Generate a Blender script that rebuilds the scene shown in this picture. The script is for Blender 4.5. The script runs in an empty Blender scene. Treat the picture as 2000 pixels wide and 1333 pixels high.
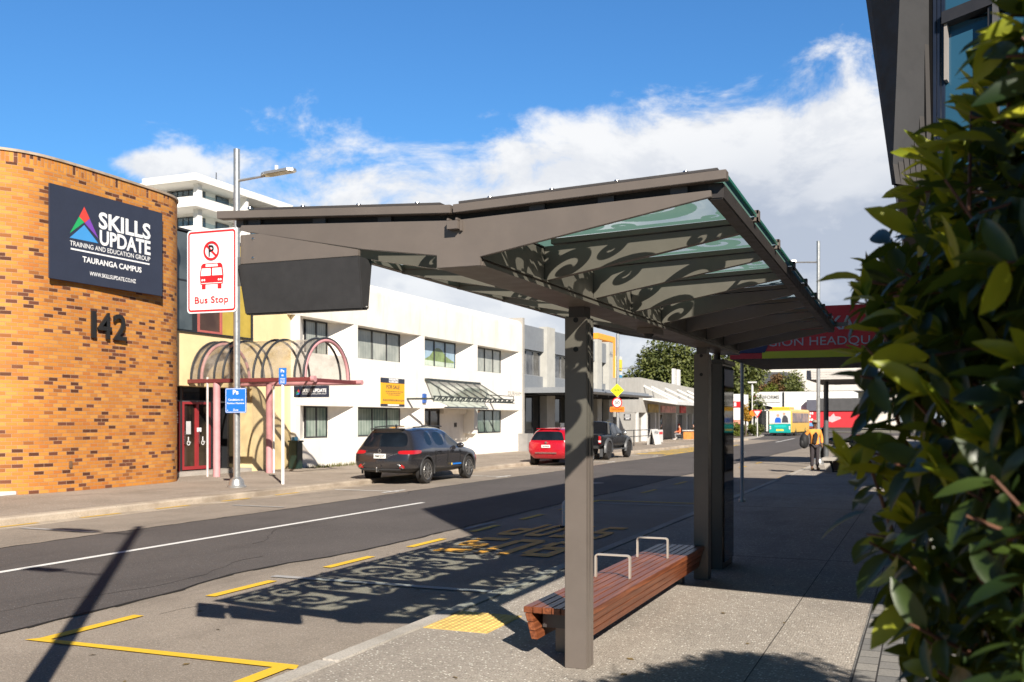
import bpy, bmesh, math, random
import numpy as np
from mathutils import Vector, Matrix

R = math.radians
SC = bpy.context.scene
COL = SC.collection
random.seed(7)

# ------------------------------------------------------------------ camera
cam_data = bpy.data.cameras.new("camera")
cam = bpy.data.objects.new("camera", cam_data)
COL.objects.link(cam)
cam.location = (0, 0, 1.7)
cam.rotation_euler = (R(90), 0, math.atan(808 / 1944.0))
cam_data.lens = 35.0
cam_data.sensor_width = 36.0
cam_data.shift_y = 0.0768
cam_data.clip_start = 0.05
cam_data.clip_end = 3000
cam_data.dof.use_dof = True
cam_data.dof.focus_distance = 7.0
cam_data.dof.aperture_fstop = 6.3
SC.camera = cam

# ------------------------------------------------------------------ light
SUN_EL, SUN_AZ = R(32.3), R(140.5)          # azimuth clockwise from +Y
sun_data = bpy.data.lights.new("sun", 'SUN')
sun_data.energy = 5.0
sun_data.angle = R(0.55)
sun_data.color = (1.0, 0.925, 0.82)
sun = bpy.data.objects.new("sun", sun_data)
COL.objects.link(sun)
sdir = Vector((math.sin(SUN_AZ) * math.cos(SUN_EL), math.cos(SUN_AZ) * math.cos(SUN_EL), math.sin(SUN_EL)))
sun.rotation_euler = sdir.to_track_quat('Z', 'Y').to_euler()
sun.location = (20, -30, 40)

SC.view_settings.view_transform = 'Standard'
SC.view_settings.look = 'None'
SC.view_settings.gamma = 1.0
SC.view_settings.exposure = 0.80
SC.render.engine = 'CYCLES'
SC.cycles.use_denoising = True
SC.cycles.max_bounces = 8
SC.cycles.transparent_max_bounces = 24
SC.cycles.caustics_reflective = False
SC.cycles.caustics_refractive = False
SC.cycles.sample_clamp_indirect = 6


def lin(r, g, b):
    def f(c):
        c /= 255.0
        return c / 12.92 if c <= 0.04045 else ((c + 0.055) / 1.055) ** 2.4
    return (f(r), f(g), f(b))


class NT:
    """tiny node-tree helper"""
    def __init__(self, tree):
        self.t = tree
        tree.nodes.clear()

    def n(self, typ, ins=None, **props):
        nd = self.t.nodes.new(typ)
        for k, v in props.items():
            setattr(nd, k, v)
        for k, v in (ins or {}).items():
            self.set(nd, k, v)
        return nd

    def set(self, nd, k, v):
        s = nd.inputs[k]
        if isinstance(v, bpy.types.NodeSocket):
            self.t.links.new(v, s)
        elif isinstance(v, bpy.types.Node):
            self.t.links.new(v.outputs[0], s)
        else:
            if isinstance(v, tuple) and len(v) == 3 and s.type == 'RGBA':
                v = (*v, 1)
            s.default_value = v

    def m(self, op, a, b=0.0, c=None, clamp=False):
        nd = self.n('ShaderNodeMath', operation=op, use_clamp=clamp)
        self.set(nd, 0, a)
        self.set(nd, 1, b)
        if c is not None:
            self.set(nd, 2, c)
        return nd.outputs[0]

    def mix(self, f, a, b, blend='MIX'):
        nd = self.n('ShaderNodeMix', data_type='RGBA', blend_type=blend)
        self.set(nd, 0, f)
        self.set(nd, 6, a)
        self.set(nd, 7, b)
        return nd.outputs[2]

    def step(self, v, a, b, lo=0.0, hi=1.0):
        nd = self.n('ShaderNodeMapRange', interpolation_type='SMOOTHSTEP')
        self.set(nd, 0, v)
        self.set(nd, 1, a)
        self.set(nd, 2, b)
        self.set(nd, 3, lo)
        self.set(nd, 4, hi)
        return nd.outputs[0]

    def noise(self, vec, scale, detail=5, rough=0.55, out=0, dist=0.0):
        nd = self.n('ShaderNodeTexNoise', {'Scale': scale, 'Detail': detail, 'Roughness': rough, 'Distortion': dist})
        if vec is not None:
            self.set(nd, 'Vector', vec)
        return nd.outputs[out]


# ------------------------------------------------------------------ world: sky with a bank of cloud
world = bpy.data.worlds.new("World")
SC.world = world
world.use_nodes = True
w = NT(world.node_tree)
sky = w.n('ShaderNodeTexSky', sky_type='NISHITA', sun_disc=False, sun_elevation=SUN_EL, sun_rotation=SUN_AZ)
sky.air_density = 1.25
sky.dust_density = 0.0
sky.ozone_density = 3.0
tc = w.n('ShaderNodeTexCoord')
sep = w.n('ShaderNodeSeparateXYZ', {0: tc.outputs['Generated']})
X, Y, Z = sep.outputs
az = w.m('ARCTAN2', X, Y)
hor = w.m('SQRT', w.m('ADD', w.m('MULTIPLY', X, X), w.m('MULTIPLY', Y, Y)))
el = w.m('DIVIDE', Z, w.m('MAXIMUM', hor, 0.02))
pv = w.n('ShaderNodeCombineXYZ', {0: w.m('MULTIPLY', az, 1.0), 1: w.m('MULTIPLY', el, 1.7), 2: 4.9}).outputs[0]
pv2 = w.n('ShaderNodeCombineXYZ', {0: w.m('ADD', az, 0.025), 1: w.m('ADD', w.m('MULTIPLY', el, 1.7), 0.05), 2: 4.9}).outputs[0]
bound = w.m('ADD', w.m('ADD', 0.270, w.step(az, -0.50, -0.2, 0, 0.060)), w.step(az, -0.70, -0.86, 0, -0.15))
thick = w.step(az, -0.42, -0.16)            # the bank is heavier to the right


def cloud(p):
    a = w.noise(p, 9.0, 12, 0.62, dist=0.35)
    b = w.noise(p, 3.3, 4, 0.5)
    a = w.m('ADD', w.m('MULTIPLY', a, 0.68), w.m('MULTIPLY', b, 0.32))
    d = w.m('SUBTRACT', bound, el)
    gain = w.m('ADD', 2.5, w.m('MULTIPLY', thick, 1.9))
    lift = w.m('MULTIPLY', w.m('MINIMUM', d, 0.12), gain)
    return w.m('ADD', a, lift)


c1 = cloud(pv)
c2 = cloud(pv2)


def bump(a0, e0, sa, se, amp):
    da = w.m('DIVIDE', w.m('SUBTRACT', az, a0), sa)
    de = w.m('DIVIDE', w.m('SUBTRACT', el, e0), se)
    q = w.m('ADD', w.m('MULTIPLY', da, da), w.m('MULTIPLY', de, de))
    return w.m('MULTIPLY', w.m('EXPONENT', w.m('MULTIPLY', q, -1.0)), amp)


wisps = w.m('ADD', bump(-0.525, 0.384, 0.024, 0.005, 0.20), bump(-0.095, 0.375, 0.04, 0.03, 0.20))
wisps = w.m('ADD', wisps, bump(-0.745, 0.240, 0.06, 0.014, 0.22))
front = w.m('MULTIPLY', w.step(az, -1.4, -1.05), w.step(az, 0.9, 0.4))
dens = w.step(w.m('ADD', c1, w.m('MULTIPLY', wisps, w.m('MULTIPLY', w.noise(pv, 18, 4), 1.5))), 0.485, 0.65)
dens = w.m('MULTIPLY', dens, front)
lit = w.step(w.m('SUBTRACT', c1, c2), -0.07, 0.07)
depth = w.step(w.m('SUBTRACT', bound, el), 0.03, 0.17)
shade = w.m('MULTIPLY', depth, w.m('ADD', 0.25, w.m('MULTIPLY', thick, 0.75)))
body = w.noise(pv, 4.2, 5, 0.5)
shade = w.m('MULTIPLY', shade, w.step(body, 0.36, 0.62, 0.25, 1.0))
shade = w.m('ADD', shade, w.m('MULTIPLY', w.m('SUBTRACT', 1.0, lit), 0.28), clamp=True)
ccol = w.mix(shade, (5.6, 5.62, 5.65), (2.9, 3.2, 3.8))
skyc = w.n('ShaderNodeMix', data_type='RGBA', blend_type='MULTIPLY')
w.set(skyc, 0, 1.0)
w.set(skyc, 6, sky.outputs[0])
w.set(skyc, 7, (0.60, 1.16, 1.72))
# the sky deepens overhead and away from the bright bank of cloud
deep = w.m('MULTIPLY', w.step(el, 0.45, 1.1, 1.0, 0.40), w.m('ADD', 0.44, w.m('MULTIPLY', w.m('MULTIPLY', w.step(az, -1.6, -0.95), w.step(az, 0.9, 0.25)), 0.56)))
skyd = w.n('ShaderNodeVectorMath', {0: skyc.outputs[2], 'Scale': deep}, operation='SCALE')
bg1 = w.n('ShaderNodeBackground', {'Color': skyd.outputs[0], 'Strength': 0.0475})
bg2 = w.n('ShaderNodeBackground', {'Color': ccol, 'Strength': 0.1})
up = w.step(el, -0.02, 0.0)
mx = w.n('ShaderNodeMixShader', {0: w.m('MULTIPLY', w.m('MULTIPLY', dens, up), 0.96), 1: bg1.outputs[0], 2: bg2.outputs[0]})
w.n('ShaderNodeOutputWorld', {0: mx.outputs[0]})


# ------------------------------------------------------------------ materials
MATS = {}


def M(name, c, rough=0.6, metal=0.0, var=0.10, scale=2.0, bump=0.0, bscale=80.0, c2=None, spec=0.5,
      coat=0.0, grime=0.0, trans=0.0):
    """painted / cast / coated surface with two scales of colour variation"""
    if name in MATS:
        return MATS[name]
    mt = bpy.data.materials.new(name)
    mt.use_nodes = True
    t = NT(mt.node_tree)
    oc = t.n('ShaderNodeTexCoord').outputs['Object']
    a = t.noise(oc, scale, 6, 0.6)
    hi = tuple(min(1, x * (1 + var)) for x in c)
    lo = c2 if c2 else tuple(x * (1 - var) for x in c)
    col = t.mix(t.step(a, 0.32, 0.68), lo, hi)
    if var:
        b = t.noise(oc, scale * 14, 3, 0.6)
        col = t.mix(t.m('MULTIPLY', t.step(b, 0.35, 0.7), min(0.5, var * 1.5)), col, tuple(x * 0.75 for x in c))
    if grime:
        g = t.noise(t.n('ShaderNodeMapping', {'Vector': oc, 'Scale': (1.0, 1.0, 0.18)}).outputs[0], 1.7, 7, 0.65)
        col = t.mix(t.m('MULTIPLY', t.step(g, 0.50, 0.78), grime), col, (0.16, 0.13, 0.10))
    p = t.n('ShaderNodeBsdfPrincipled', {'Base Color': col, 'Metallic': metal, 'Specular IOR Level': spec, 'Coat Weight': coat})
    rv = t.noise(oc, scale * 5, 4)
    t.set(p, 'Roughness', t.step(rv, 0.3, 0.7, max(0.02, rough * 0.85), min(1, rough * 1.15)))
    if bump:
        bn = t.n('ShaderNodeBump', {'Strength': bump, 'Distance': 0.01, 'Height': t.noise(oc, bscale, 4, 0.7)})
        t.set(p, 'Normal', bn.outputs[0])
    sh = p.outputs[0]
    if trans:
        tr = t.n('ShaderNodeBsdfTranslucent', {'Color': col})
        sh = t.n('ShaderNodeMixShader', {0: trans, 1: sh, 2: tr.outputs[0]}).outputs[0]
    t.n('ShaderNodeOutputMaterial', {0: sh})
    MATS[name] = mt
    return mt


def newmat(name):
    mt = bpy.data.materials.new(name)
    mt.use_nodes = True
    MATS[name] = mt
    return mt, NT(mt.node_tree)


def facing_fresnel(t):
    fc = t.n('ShaderNodeLayerWeight', {'Blend': 0.5}).outputs['Facing']
    return t.m('ADD', 0.04, t.m('MULTIPLY', t.m('POWER', fc, 5.0), 0.9))


def glassy(name, tint, base=0.0, rough=0.02, refl=1.0):
    """clear sheet: tinted see-through with Fresnel gloss"""
    mt, t = newmat(name)
    tr = t.n('ShaderNodeBsdfTransparent', {'Color': tint})
    gl = t.n('ShaderNodeBsdfGlossy', {'Color': (1, 1, 1), 'Roughness': rough})
    fr = facing_fresnel(t)
    sh = t.n('ShaderNodeMixShader', {0: t.m('MULTIPLY', fr, refl), 1: tr.outputs[0], 2: gl.outputs[0]}).outputs[0]
    if base:
        oc = t.n('ShaderNodeTexCoord').outputs['Object']
        df = t.n('ShaderNodeBsdfDiffuse', {'Color': (0.55, 0.5, 0.45)})
        f = t.m('MULTIPLY', t.step(t.noise(oc, 2.2, 6, 0.65), 0.3, 0.75), base)
        sh = t.n('ShaderNodeMixShader', {0: f, 1: sh, 2: df.outputs[0]}).outputs[0]
    t.n('ShaderNodeOutputMaterial', {0: sh})
    return mt


def pane_mat(name, c1, c2, stripes=0.0, axis=1, rough=0.04, spec=0.5):
    """window pane seen from outside: glossy, the room or blind behind it dim"""
    mt, t = newmat(name)
    oc = t.n('ShaderNodeTexCoord').outputs['Object']
    f = t.step(t.noise(oc, 0.9, 3), 0.35, 0.65)
    if stripes:
        s = t.n('ShaderNodeSeparateXYZ', {0: oc}).outputs[axis]
        wv = t.m('SINE', t.m('MULTIPLY', s, stripes))
        f = t.m('ADD', t.m('MULTIPLY', f, 0.65), t.m('MULTIPLY', t.step(wv, -0.9, 0.9), 0.35))
    col = t.mix(f, c1, c2)
    p = t.n('ShaderNodeBsdfPrincipled', {'Base Color': col, 'Roughness': rough, 'Specular IOR Level': spec})
    t.n('ShaderNodeOutputMaterial', {0: p.outputs[0]})
    return mt


def ground_mat(name, base, dark, speck=0.0, speck_col=(0.7, 0.68, 0.62), patch=0.3, fine=110.0, bump=0.4, stain=0.0, cell=85.0, rough=0.9):
    mt, t = newmat(name)
    oc = t.n('ShaderNodeTexCoord').outputs['Object']
    big = t.noise(oc, patch, 6, 0.62)
    col = t.mix(t.step(big, 0.3, 0.7), dark, base)
    fi = t.noise(oc, fine, 3, 0.75)
    col = t.mix(t.m('MULTIPLY', t.step(fi, 0.42, 0.7), 0.55), col, tuple(x * 0.38 for x in base))
    h = fi
    if speck:
        vo = t.n('ShaderNodeTexVoronoi', {'Vector': oc, 'Scale': cell}, feature='F1')
        rnd = t.n('ShaderNodeSeparateColor', {0: vo.outputs['Color']}).outputs[0]
        stone = t.mix(rnd, tuple(x * 0.45 for x in base), tuple(min(1, x * 1.35) for x in base))
        near = t.step(vo.outputs['Distance'], 0.55, 0.25)
        col = t.mix(t.m('MULTIPLY', near, 0.75), col, stone)
        wh = t.m('MULTIPLY', t.step(rnd, 1.0 - speck, 1.0 - speck + 0.03), near)
        col = t.mix(wh, col, speck_col)
        h = t.m('ADD', t.m('MULTIPLY', near, 0.8), t.m('MULTIPLY', fi, 0.4))
    if stain:
        st = t.noise(t.n('ShaderNodeMapping', {'Vector': oc, 'Scale': (1.0, 0.25, 1.0)}).outputs[0], 1.3, 7, 0.6)
        col = t.mix(t.m('MULTIPLY', t.step(st, 0.5, 0.8), stain), col, tuple(x * 0.45 for x in dark))
    p = t.n('ShaderNodeBsdfPrincipled', {'Base Color': col, 'Roughness': rough, 'Specular IOR Level': 0.25})
    bn = t.n('ShaderNodeBump', {'Strength': bump, 'Distance': 0.006, 'Height': h})
    t.set(p, 'Normal', bn.outputs[0])
    t.n('ShaderNodeOutputMaterial', {0: p.outputs[0]})
    return mt


def paint_mat(name, c, wear=0.35):
    """road paint, worn through in specks"""
    mt, t = newmat(name)
    oc = t.n('ShaderNodeTexCoord').outputs['Object']
    f = t.m('MULTIPLY', t.step(t.noise(oc, 45, 5, 0.7), 0.52, 0.72), wear)
    col = t.mix(f, c, (0.12, 0.10, 0.08))
    col = t.mix(t.m('MULTIPLY', t.step(t.noise(oc, 2.5, 5), 0.4, 0.8), 0.25), col, tuple(x * 0.6 for x in c))
    p = t.n('ShaderNodeBsdfPrincipled', {'Base Color': col, 'Roughness': 0.75})
    t.n('ShaderNodeOutputMaterial', {0: p.outputs[0]})
    return mt


# ------------------------------------------------------------------ object helpers
def root_of(o):
    while o is not None and o.parent is not None:
        o = o.parent
    return o


def setp(o, label=None, cat=None, group=None, kind=None):
    if label: o["label"] = label
    if cat: o["category"] = cat
    if group: o["group"] = group
    if kind: o["kind"] = kind
    return o


def thing(name, label, cat, loc=(0, 0, 0), group=None):
    o = bpy.data.objects.new(name, None)
    o.empty_display_size = 0.2
    COL.objects.link(o)
    o.location = loc
    return setp(o, label, cat, group)


def copy_tree(o, parent=None):
    c = o.copy()
    COL.objects.link(c)
    if parent is not None:
        c.parent = parent
    for ch in list(o.children):
        copy_tree(ch, c)
    return c


class MB:
    """collects shapes in world coordinates and links them as one mesh object"""
    def __init__(self):
        self.v = []
        self.f = []
        self.uv = None
        self.mi = []

    def add(self, vs, fs, mi=0):
        k = len(self.v)
        self.v += [tuple(p) for p in vs]
        self.f += [tuple(i + k for i in f) for f in fs]
        self.mi += [mi] * len(fs)
        return self

    def box(self, x0, x1, y0, y1, z0, z1, mi=0):
        if x0 > x1: x0, x1 = x1, x0
        if y0 > y1: y0, y1 = y1, y0
        if z0 > z1: z0, z1 = z1, z0
        vs = [(x0, y0, z0), (x1, y0, z0), (x1, y1, z0), (x0, y1, z0), (x0, y0, z1), (x1, y0, z1), (x1, y1, z1), (x0, y1, z1)]
        return self.add(vs, [(0, 3, 2, 1), (4, 5, 6, 7), (0, 1, 5, 4), (1, 2, 6, 5), (2, 3, 7, 6), (3, 0, 4, 7)], mi)

    def prism(self, poly, axis, a, b, mi=0):
        """extrude a 2-D polygon along an axis; for 'x' the polygon is (y,z), 'y' (x,z), 'z' (x,y)"""
        def P(q, h):
            return {'x': (h, q[0], q[1]), 'y': (q[0], h, q[1]), 'z': (q[0], q[1], h)}[axis]
        n = len(poly)
        vs = [P(q, a) for q in poly] + [P(q, b) for q in poly]
        fs = [tuple(range(n)), tuple(range(2 * n - 1, n - 1, -1))]
        fs += [(i, i + n, (i + 1) % n + n, (i + 1) % n) for i in range(n)]
        return self.add(vs, fs, mi)

    def bar(self, p0, p1, wd, ht, up=(0, 0, 1), mi=0):
        p0, p1 = Vector(p0), Vector(p1)
        d = (p1 - p0).normalized()
        upv = Vector(up)
        if abs(d.dot(upv)) > 0.98: upv = Vector((1, 0, 0))
        s = d.cross(upv).normalized()
        u = s.cross(d).normalized()
        vs = [p + s * (wd / 2 * a) + u * (ht / 2 * b) for p in (p0, p1) for a, b in ((-1, -1), (1, -1), (1, 1), (-1, 1))]
        return self.add(vs, [(0, 3, 2, 1), (4, 5, 6, 7), (0, 1, 5, 4), (1, 2, 6, 5), (2, 3, 7, 6), (3, 0, 4, 7)], mi)

    def cyl(self, p0, p1, r0, r1=None, n=16, mi=0, caps=True):
        r1 = r0 if r1 is None else r1
        return self.tube([p0, p1], [r0, r1], n, mi, caps)

    def tube(self, pts, rad, n=10, mi=0, caps=True):
        pts = [Vector(p) for p in pts]
        if not isinstance(rad, (list, tuple)): rad = [rad] * len(pts)
        vs, fs = [], []
        ref = None
        for i, p in enumerate(pts):
            d = (pts[min(i + 1, len(pts) - 1)] - pts[max(i - 1, 0)]).normalized()
            if ref is None:
                ref = Vector((0, 0, 1)) if abs(d.z) < 0.9 else Vector((1, 0, 0))
            s = d.cross(ref)
            if s.length < 1e-4:
                s = d.cross(Vector((0.3, 1, 0.2)))
            s.normalize()
            u = s.cross(d).normalized()
            ref = u
            for k in range(n):
                a = 2 * math.pi * k / n
                vs.append(p + (s * math.cos(a) + u * math.sin(a)) * rad[i])
        for i in range(len(pts) - 1):
            for k in range(n):
                fs.append((i * n + k, i * n + (k + 1) % n, (i + 1) * n + (k + 1) % n, (i + 1) * n + k))
        if caps:
            fs.append(tuple(range(n - 1, -1, -1)))
            fs.append(tuple(range((len(pts) - 1) * n, len(pts) * n)))
        return self.add(vs, fs, mi)

    def lathe(self, prof, o, axis=(0, 0, 1), n=24, mi=0):
        o, ax = Vector(o), Vector(axis).normalized()
        s = ax.cross(Vector((0, 0, 1)) if abs(ax.z) < 0.9 else Vector((1, 0, 0))).normalized()
        u = ax.cross(s)
        vs, fs = [], []
        for r, h in prof:
            for k in range(n):
                a = 2 * math.pi * k / n
                vs.append(o + ax * h + (s * math.cos(a) + u * math.sin(a)) * r)
        for i in range(len(prof) - 1):
            for k in range(n):
                fs.append((i * n + k, i * n + (k + 1) % n, (i + 1) * n + (k + 1) % n, (i + 1) * n + k))
        if prof[0][0] > 1e-4: fs.append(tuple(range(n - 1, -1, -1)))
        if prof[-1][0] > 1e-4: fs.append(tuple(range((len(prof) - 1) * n, len(prof) * n)))
        return self.add(vs, fs, mi)

    def ball(self, c, r, sc=(1, 1, 1), n=10, mi=0):
        vs, fs = [], []
        for i in range(n + 1):
            th = math.pi * i / n
            for k in range(2 * n):
                a = math.pi * k / n
                vs.append((c[0] + r * sc[0] * math.sin(th) * math.cos(a), c[1] + r * sc[1] * math.sin(th) * math.sin(a), c[2] + r * sc[2] * math.cos(th)))
        for i in range(n):
            for k in range(2 * n):
                fs.append((i * 2 * n + k, (i + 1) * 2 * n + k, (i + 1) * 2 * n + (k + 1) % (2 * n), i * 2 * n + (k + 1) % (2 * n)))
        return self.add(vs, fs, mi)

    def build(self, name, mat, parent=None, bevel=0.0, smooth=False, origin=None, uv=None, recalc=True):
        me = bpy.data.meshes.new(name)
        if parent is not None:
            o0 = Vector(root_of(parent).location)
        elif origin is not None:
            o0 = Vector(origin)
        else:
            a = np.array(self.v)
            o0 = Vector(((a[:, 0].min() + a[:, 0].max()) / 2, (a[:, 1].min() + a[:, 1].max()) / 2, a[:, 2].min()))
        me.from_pydata([(x - o0.x, y - o0.y, z - o0.z) for x, y, z in self.v], [], self.f)
        for mm in (mat if isinstance(mat, (list, tuple)) else [mat]):
            me.materials.append(mm)
        if any(self.mi):
            me.polygons.foreach_set('material_index', self.mi)
        if uv is not None:
            l = me.uv_layers.new(name='UVMap')
            for lp in me.loops:
                l.data[lp.index].uv = uv[lp.vertex_index]
        if bevel or recalc:
            bm = bmesh.new()
            bm.from_mesh(me)
            if recalc:
                bmesh.ops.recalc_face_normals(bm, faces=bm.faces)
            if bevel:
                es = [e for e in bm.edges if len(e.link_faces) == 2 and e.calc_face_angle(0) > 0.6]
                bmesh.ops.bevel(bm, geom=es, offset=bevel, segments=2, affect='EDGES', clamp_overlap=True)
            bm.to_mesh(me)
            bm.free()
        if smooth:
            for p in me.polygons: p.use_smooth = True
            try:
                me.set_sharp_from_angle(angle=R(38))
            except Exception:
                pass
        ob = bpy.data.objects.new(name, me)
        COL.objects.link(ob)
        if parent is not None:
            ob.parent = parent
        else:
            ob.location = o0
        return ob


def struct(name, mb, mat, **kw):
    o = mb.build(name, mat, **kw)
    o["kind"] = "structure"
    return o


def text(name, s, o, rv, uv, mat, parent, w=None, h=None, align='l', bold=0.0, ext=0.002, spacing=1.0):
    """lettering as a mesh on the plane (rv, uv) with its lower-left (or lower-centre) at o"""
    cu = bpy.data.curves.new(name, 'FONT')
    cu.body = s
    cu.size = 1.0
    cu.offset = bold
    cu.resolution_u = 3
    cu.extrude = 0.0
    cu.space_character = spacing
    tmp = bpy.data.objects.new(name + "_tmp", cu)
    COL.objects.link(tmp)
    dg = bpy.context.evaluated_depsgraph_get()
    me = bpy.data.meshes.new_from_object(tmp.evaluated_get(dg))
    bpy.data.objects.remove(tmp)
    bpy.data.curves.remove(cu)
    a = np.array([tuple(v.co) for v in me.vertices])
    mn, mxx = a.min(0), a.max(0)
    sx = (w / (mxx[0] - mn[0])) if w else None
    sy = (h / (mxx[1] - mn[1])) if h else None
    if sx is None: sx = sy
    if sy is None: sy = sx
    o, rv, uv = Vector(o), Vector(rv).normalized(), Vector(uv).normalized()
    nv = rv.cross(uv)
    wd = (mxx[0] - mn[0]) * sx
    sh = -wd / 2 if align == 'c' else 0.0
    mb = MB()
    fr, bk, fs = [], [], [tuple(p.vertices) for p in me.polygons]
    for x, y, z in a:
        p = o + rv * ((x - mn[0]) * sx + sh) + uv * ((y - mn[1]) * sy)
        fr.append(p + nv * ext)
        bk.append(p)
    n = len(fr)
    mb.add(fr, fs)
    if ext > 0.01:
        cnt = {}
        for f in fs:
            for i in range(len(f)):
                e = (f[i], f[(i + 1) % len(f)])
                cnt[e] = 1
        side = [(e[1], e[0], e[0] + n, e[1] + n) for e in cnt if (e[1], e[0]) not in cnt]
        mb.add(fr + bk, side)
    bpy.data.meshes.remove(me)
    return mb.build(name, mat, parent, recalc=False)


def disc(mb, c, nv, r, n=28, r_in=0.0, th=0.003):
    """flat disc or ring facing nv"""
    nv = Vector(nv).normalized()
    s = nv.cross(Vector((0, 0, 1)) if abs(nv.z) < 0.9 else Vector((1, 0, 0))).normalized()
    u = nv.cross(s)
    c = Vector(c)
    vs, fs = [], []
    if r_in <= 0:
        vs = [c + nv * th + (s * math.cos(2 * math.pi * k / n) + u * math.sin(2 * math.pi * k / n)) * r for k in range(n)]
        fs = [tuple(range(n))]
    else:
        for rr in (r_in, r):
            vs += [c + nv * th + (s * math.cos(2 * math.pi * k / n) + u * math.sin(2 * math.pi * k / n)) * rr for k in range(n)]
        fs = [(k, k + n, (k + 1) % n + n, (k + 1) % n) for k in range(n)]
    return mb.add(vs, fs)


def flat(mb, o, rv, uv, poly, th=0.0):
    """polygon given in (right, up) metres on the plane at o"""
    o, rv, uv = Vector(o), Vector(rv).normalized(), Vector(uv).normalized()
    nv = rv.cross(uv)
    vs = [o + rv * a + uv * b + nv * th for a, b in poly]
    return mb.add(vs, [tuple(range(len(vs)))])


def rrect(w, h, r, n=6):
    pts = []
    for cx, cy, a0 in ((w - r, h - r, 0), (r, h - r, 90), (r, r, 180), (w - r, r, 270)):
        for k in range(n + 1):
            a = R(a0 + 90.0 * k / n)
            pts.append((cx + r * math.cos(a), cy + r * math.sin(a)))
    return pts


def plate(mb, o, rv, uv, poly, th):
    """polygon plate with thickness th towards the back"""
    o, rv, uv = Vector(o), Vector(rv).normalized(), Vector(uv).normalized()
    nv = rv.cross(uv)
    n = len(poly)
    vs = [o + rv * a + uv * b for a, b in poly] + [o + rv * a + uv * b - nv * th for a, b in poly]
    fs = [tuple(range(n)), tuple(range(2 * n - 1, n - 1, -1))] + [(i + n, (i + 1) % n + n, (i + 1) % n, i) for i in range(n)]
    return mb.add(vs, fs)
# ------------------------------------------------------------------ shared materials
m_asphalt = ground_mat("asphalt", (0.128, 0.114, 0.108), (0.094, 0.084, 0.080), speck=0.05, speck_col=(0.22, 0.21, 0.20), patch=0.35, fine=90, cell=60, bump=0.5, stain=0.35)
m_chip = ground_mat("chip_seal", (0.365, 0.310, 0.255), (0.265, 0.225, 0.185), speck=0.05, speck_col=(0.46, 0.42, 0.37), patch=0.5, fine=80, cell=70, bump=0.6, stain=0.55)
m_foot = ground_mat("exposed_aggregate", (0.430, 0.380, 0.325), (0.315, 0.278, 0.238), speck=0.13, speck_col=(0.80, 0.76, 0.68), patch=0.6, fine=55, cell=52, bump=0.9, stain=0.45)
m_foot2 = ground_mat("far_aggregate", (0.40, 0.335, 0.275), (0.28, 0.235, 0.19), speck=0.06, patch=0.6, fine=60, cell=50, bump=0.6, stain=0.5)
m_conc = ground_mat("kerb_concrete", (0.50, 0.46, 0.41), (0.36, 0.33, 0.29), patch=1.6, fine=60, bump=0.35, stain=0.5)
m_conc2 = ground_mat("old_kerb_concrete", (0.52, 0.44, 0.35), (0.32, 0.26, 0.20), patch=1.2, fine=50, bump=0.35, stain=0.7)
m_dirt = ground_mat("joint_dirt", (0.11, 0.098, 0.085), (0.07, 0.062, 0.055), patch=3, fine=60)
m_yellow = paint_mat("yellow_road_paint", (0.80, 0.50, 0.025), 0.30)
m_yellow2 = paint_mat("worn_yellow_paint", (0.66, 0.40, 0.045), 0.55)
m_white = paint_mat("white_road_paint", (0.78, 0.77, 0.74), 0.25)
m_ghost = paint_mat("scraped_off_paint", (0.40, 0.39, 0.38), 0.8)
m_land = ground_mat("open_ground", (0.22, 0.20, 0.16), (0.14, 0.14, 0.10), patch=0.05, fine=8)

# ------------------------------------------------------------------ ground, road, footpaths
struct("ground", MB().box(-420, 420, -120, 900, -1.0, -0.30), m_land)
struct("road_shoulder", MB().box(-14.75, -3.9, -30, 112, -0.32, -0.124), m_chip)

rr = random.Random(3)
edge_r = [(-7.27 + 0.05 * math.sin(y * 0.55) + rr.uniform(-0.025, 0.025) - (0.22 if 8.2 < y < 11.5 else 0.0) * math.sin((y - 8.2) / 3.3 * math.pi), y) for y in np.arange(-30, 100, 0.35)]
edge_l = [(-12.05 + 0.06 * math.sin(y * 0.4 + 1) + rr.uniform(-0.03, 0.03), y) for y in np.arange(99.8, -30.1, -0.35)]
mb = MB()
nn = min(len(edge_r), len(edge_l))
for i in range(nn - 1):
    a, b = edge_r[i], edge_r[i + 1]
    c, d = edge_l[-1 - i], edge_l[-2 - i]
    mb.add([(c[0], a[1], -0.118), (a[0], a[1], -0.118), (b[0], b[1], -0.118), (d[0], b[1], -0.118)], [(0, 1, 2, 3)])
struct("road", mb, m_asphalt)
eb = MB()  # jagged dark strip drawn in as the seal edge's shadow line
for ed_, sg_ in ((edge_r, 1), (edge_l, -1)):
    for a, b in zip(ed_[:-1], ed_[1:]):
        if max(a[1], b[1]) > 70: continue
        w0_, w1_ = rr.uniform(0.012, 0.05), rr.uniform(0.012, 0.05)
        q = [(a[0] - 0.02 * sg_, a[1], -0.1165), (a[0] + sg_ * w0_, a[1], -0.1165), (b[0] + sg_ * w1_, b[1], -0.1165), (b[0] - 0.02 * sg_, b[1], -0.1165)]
        eb.add(q, [(0, 1, 2, 3)])
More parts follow.
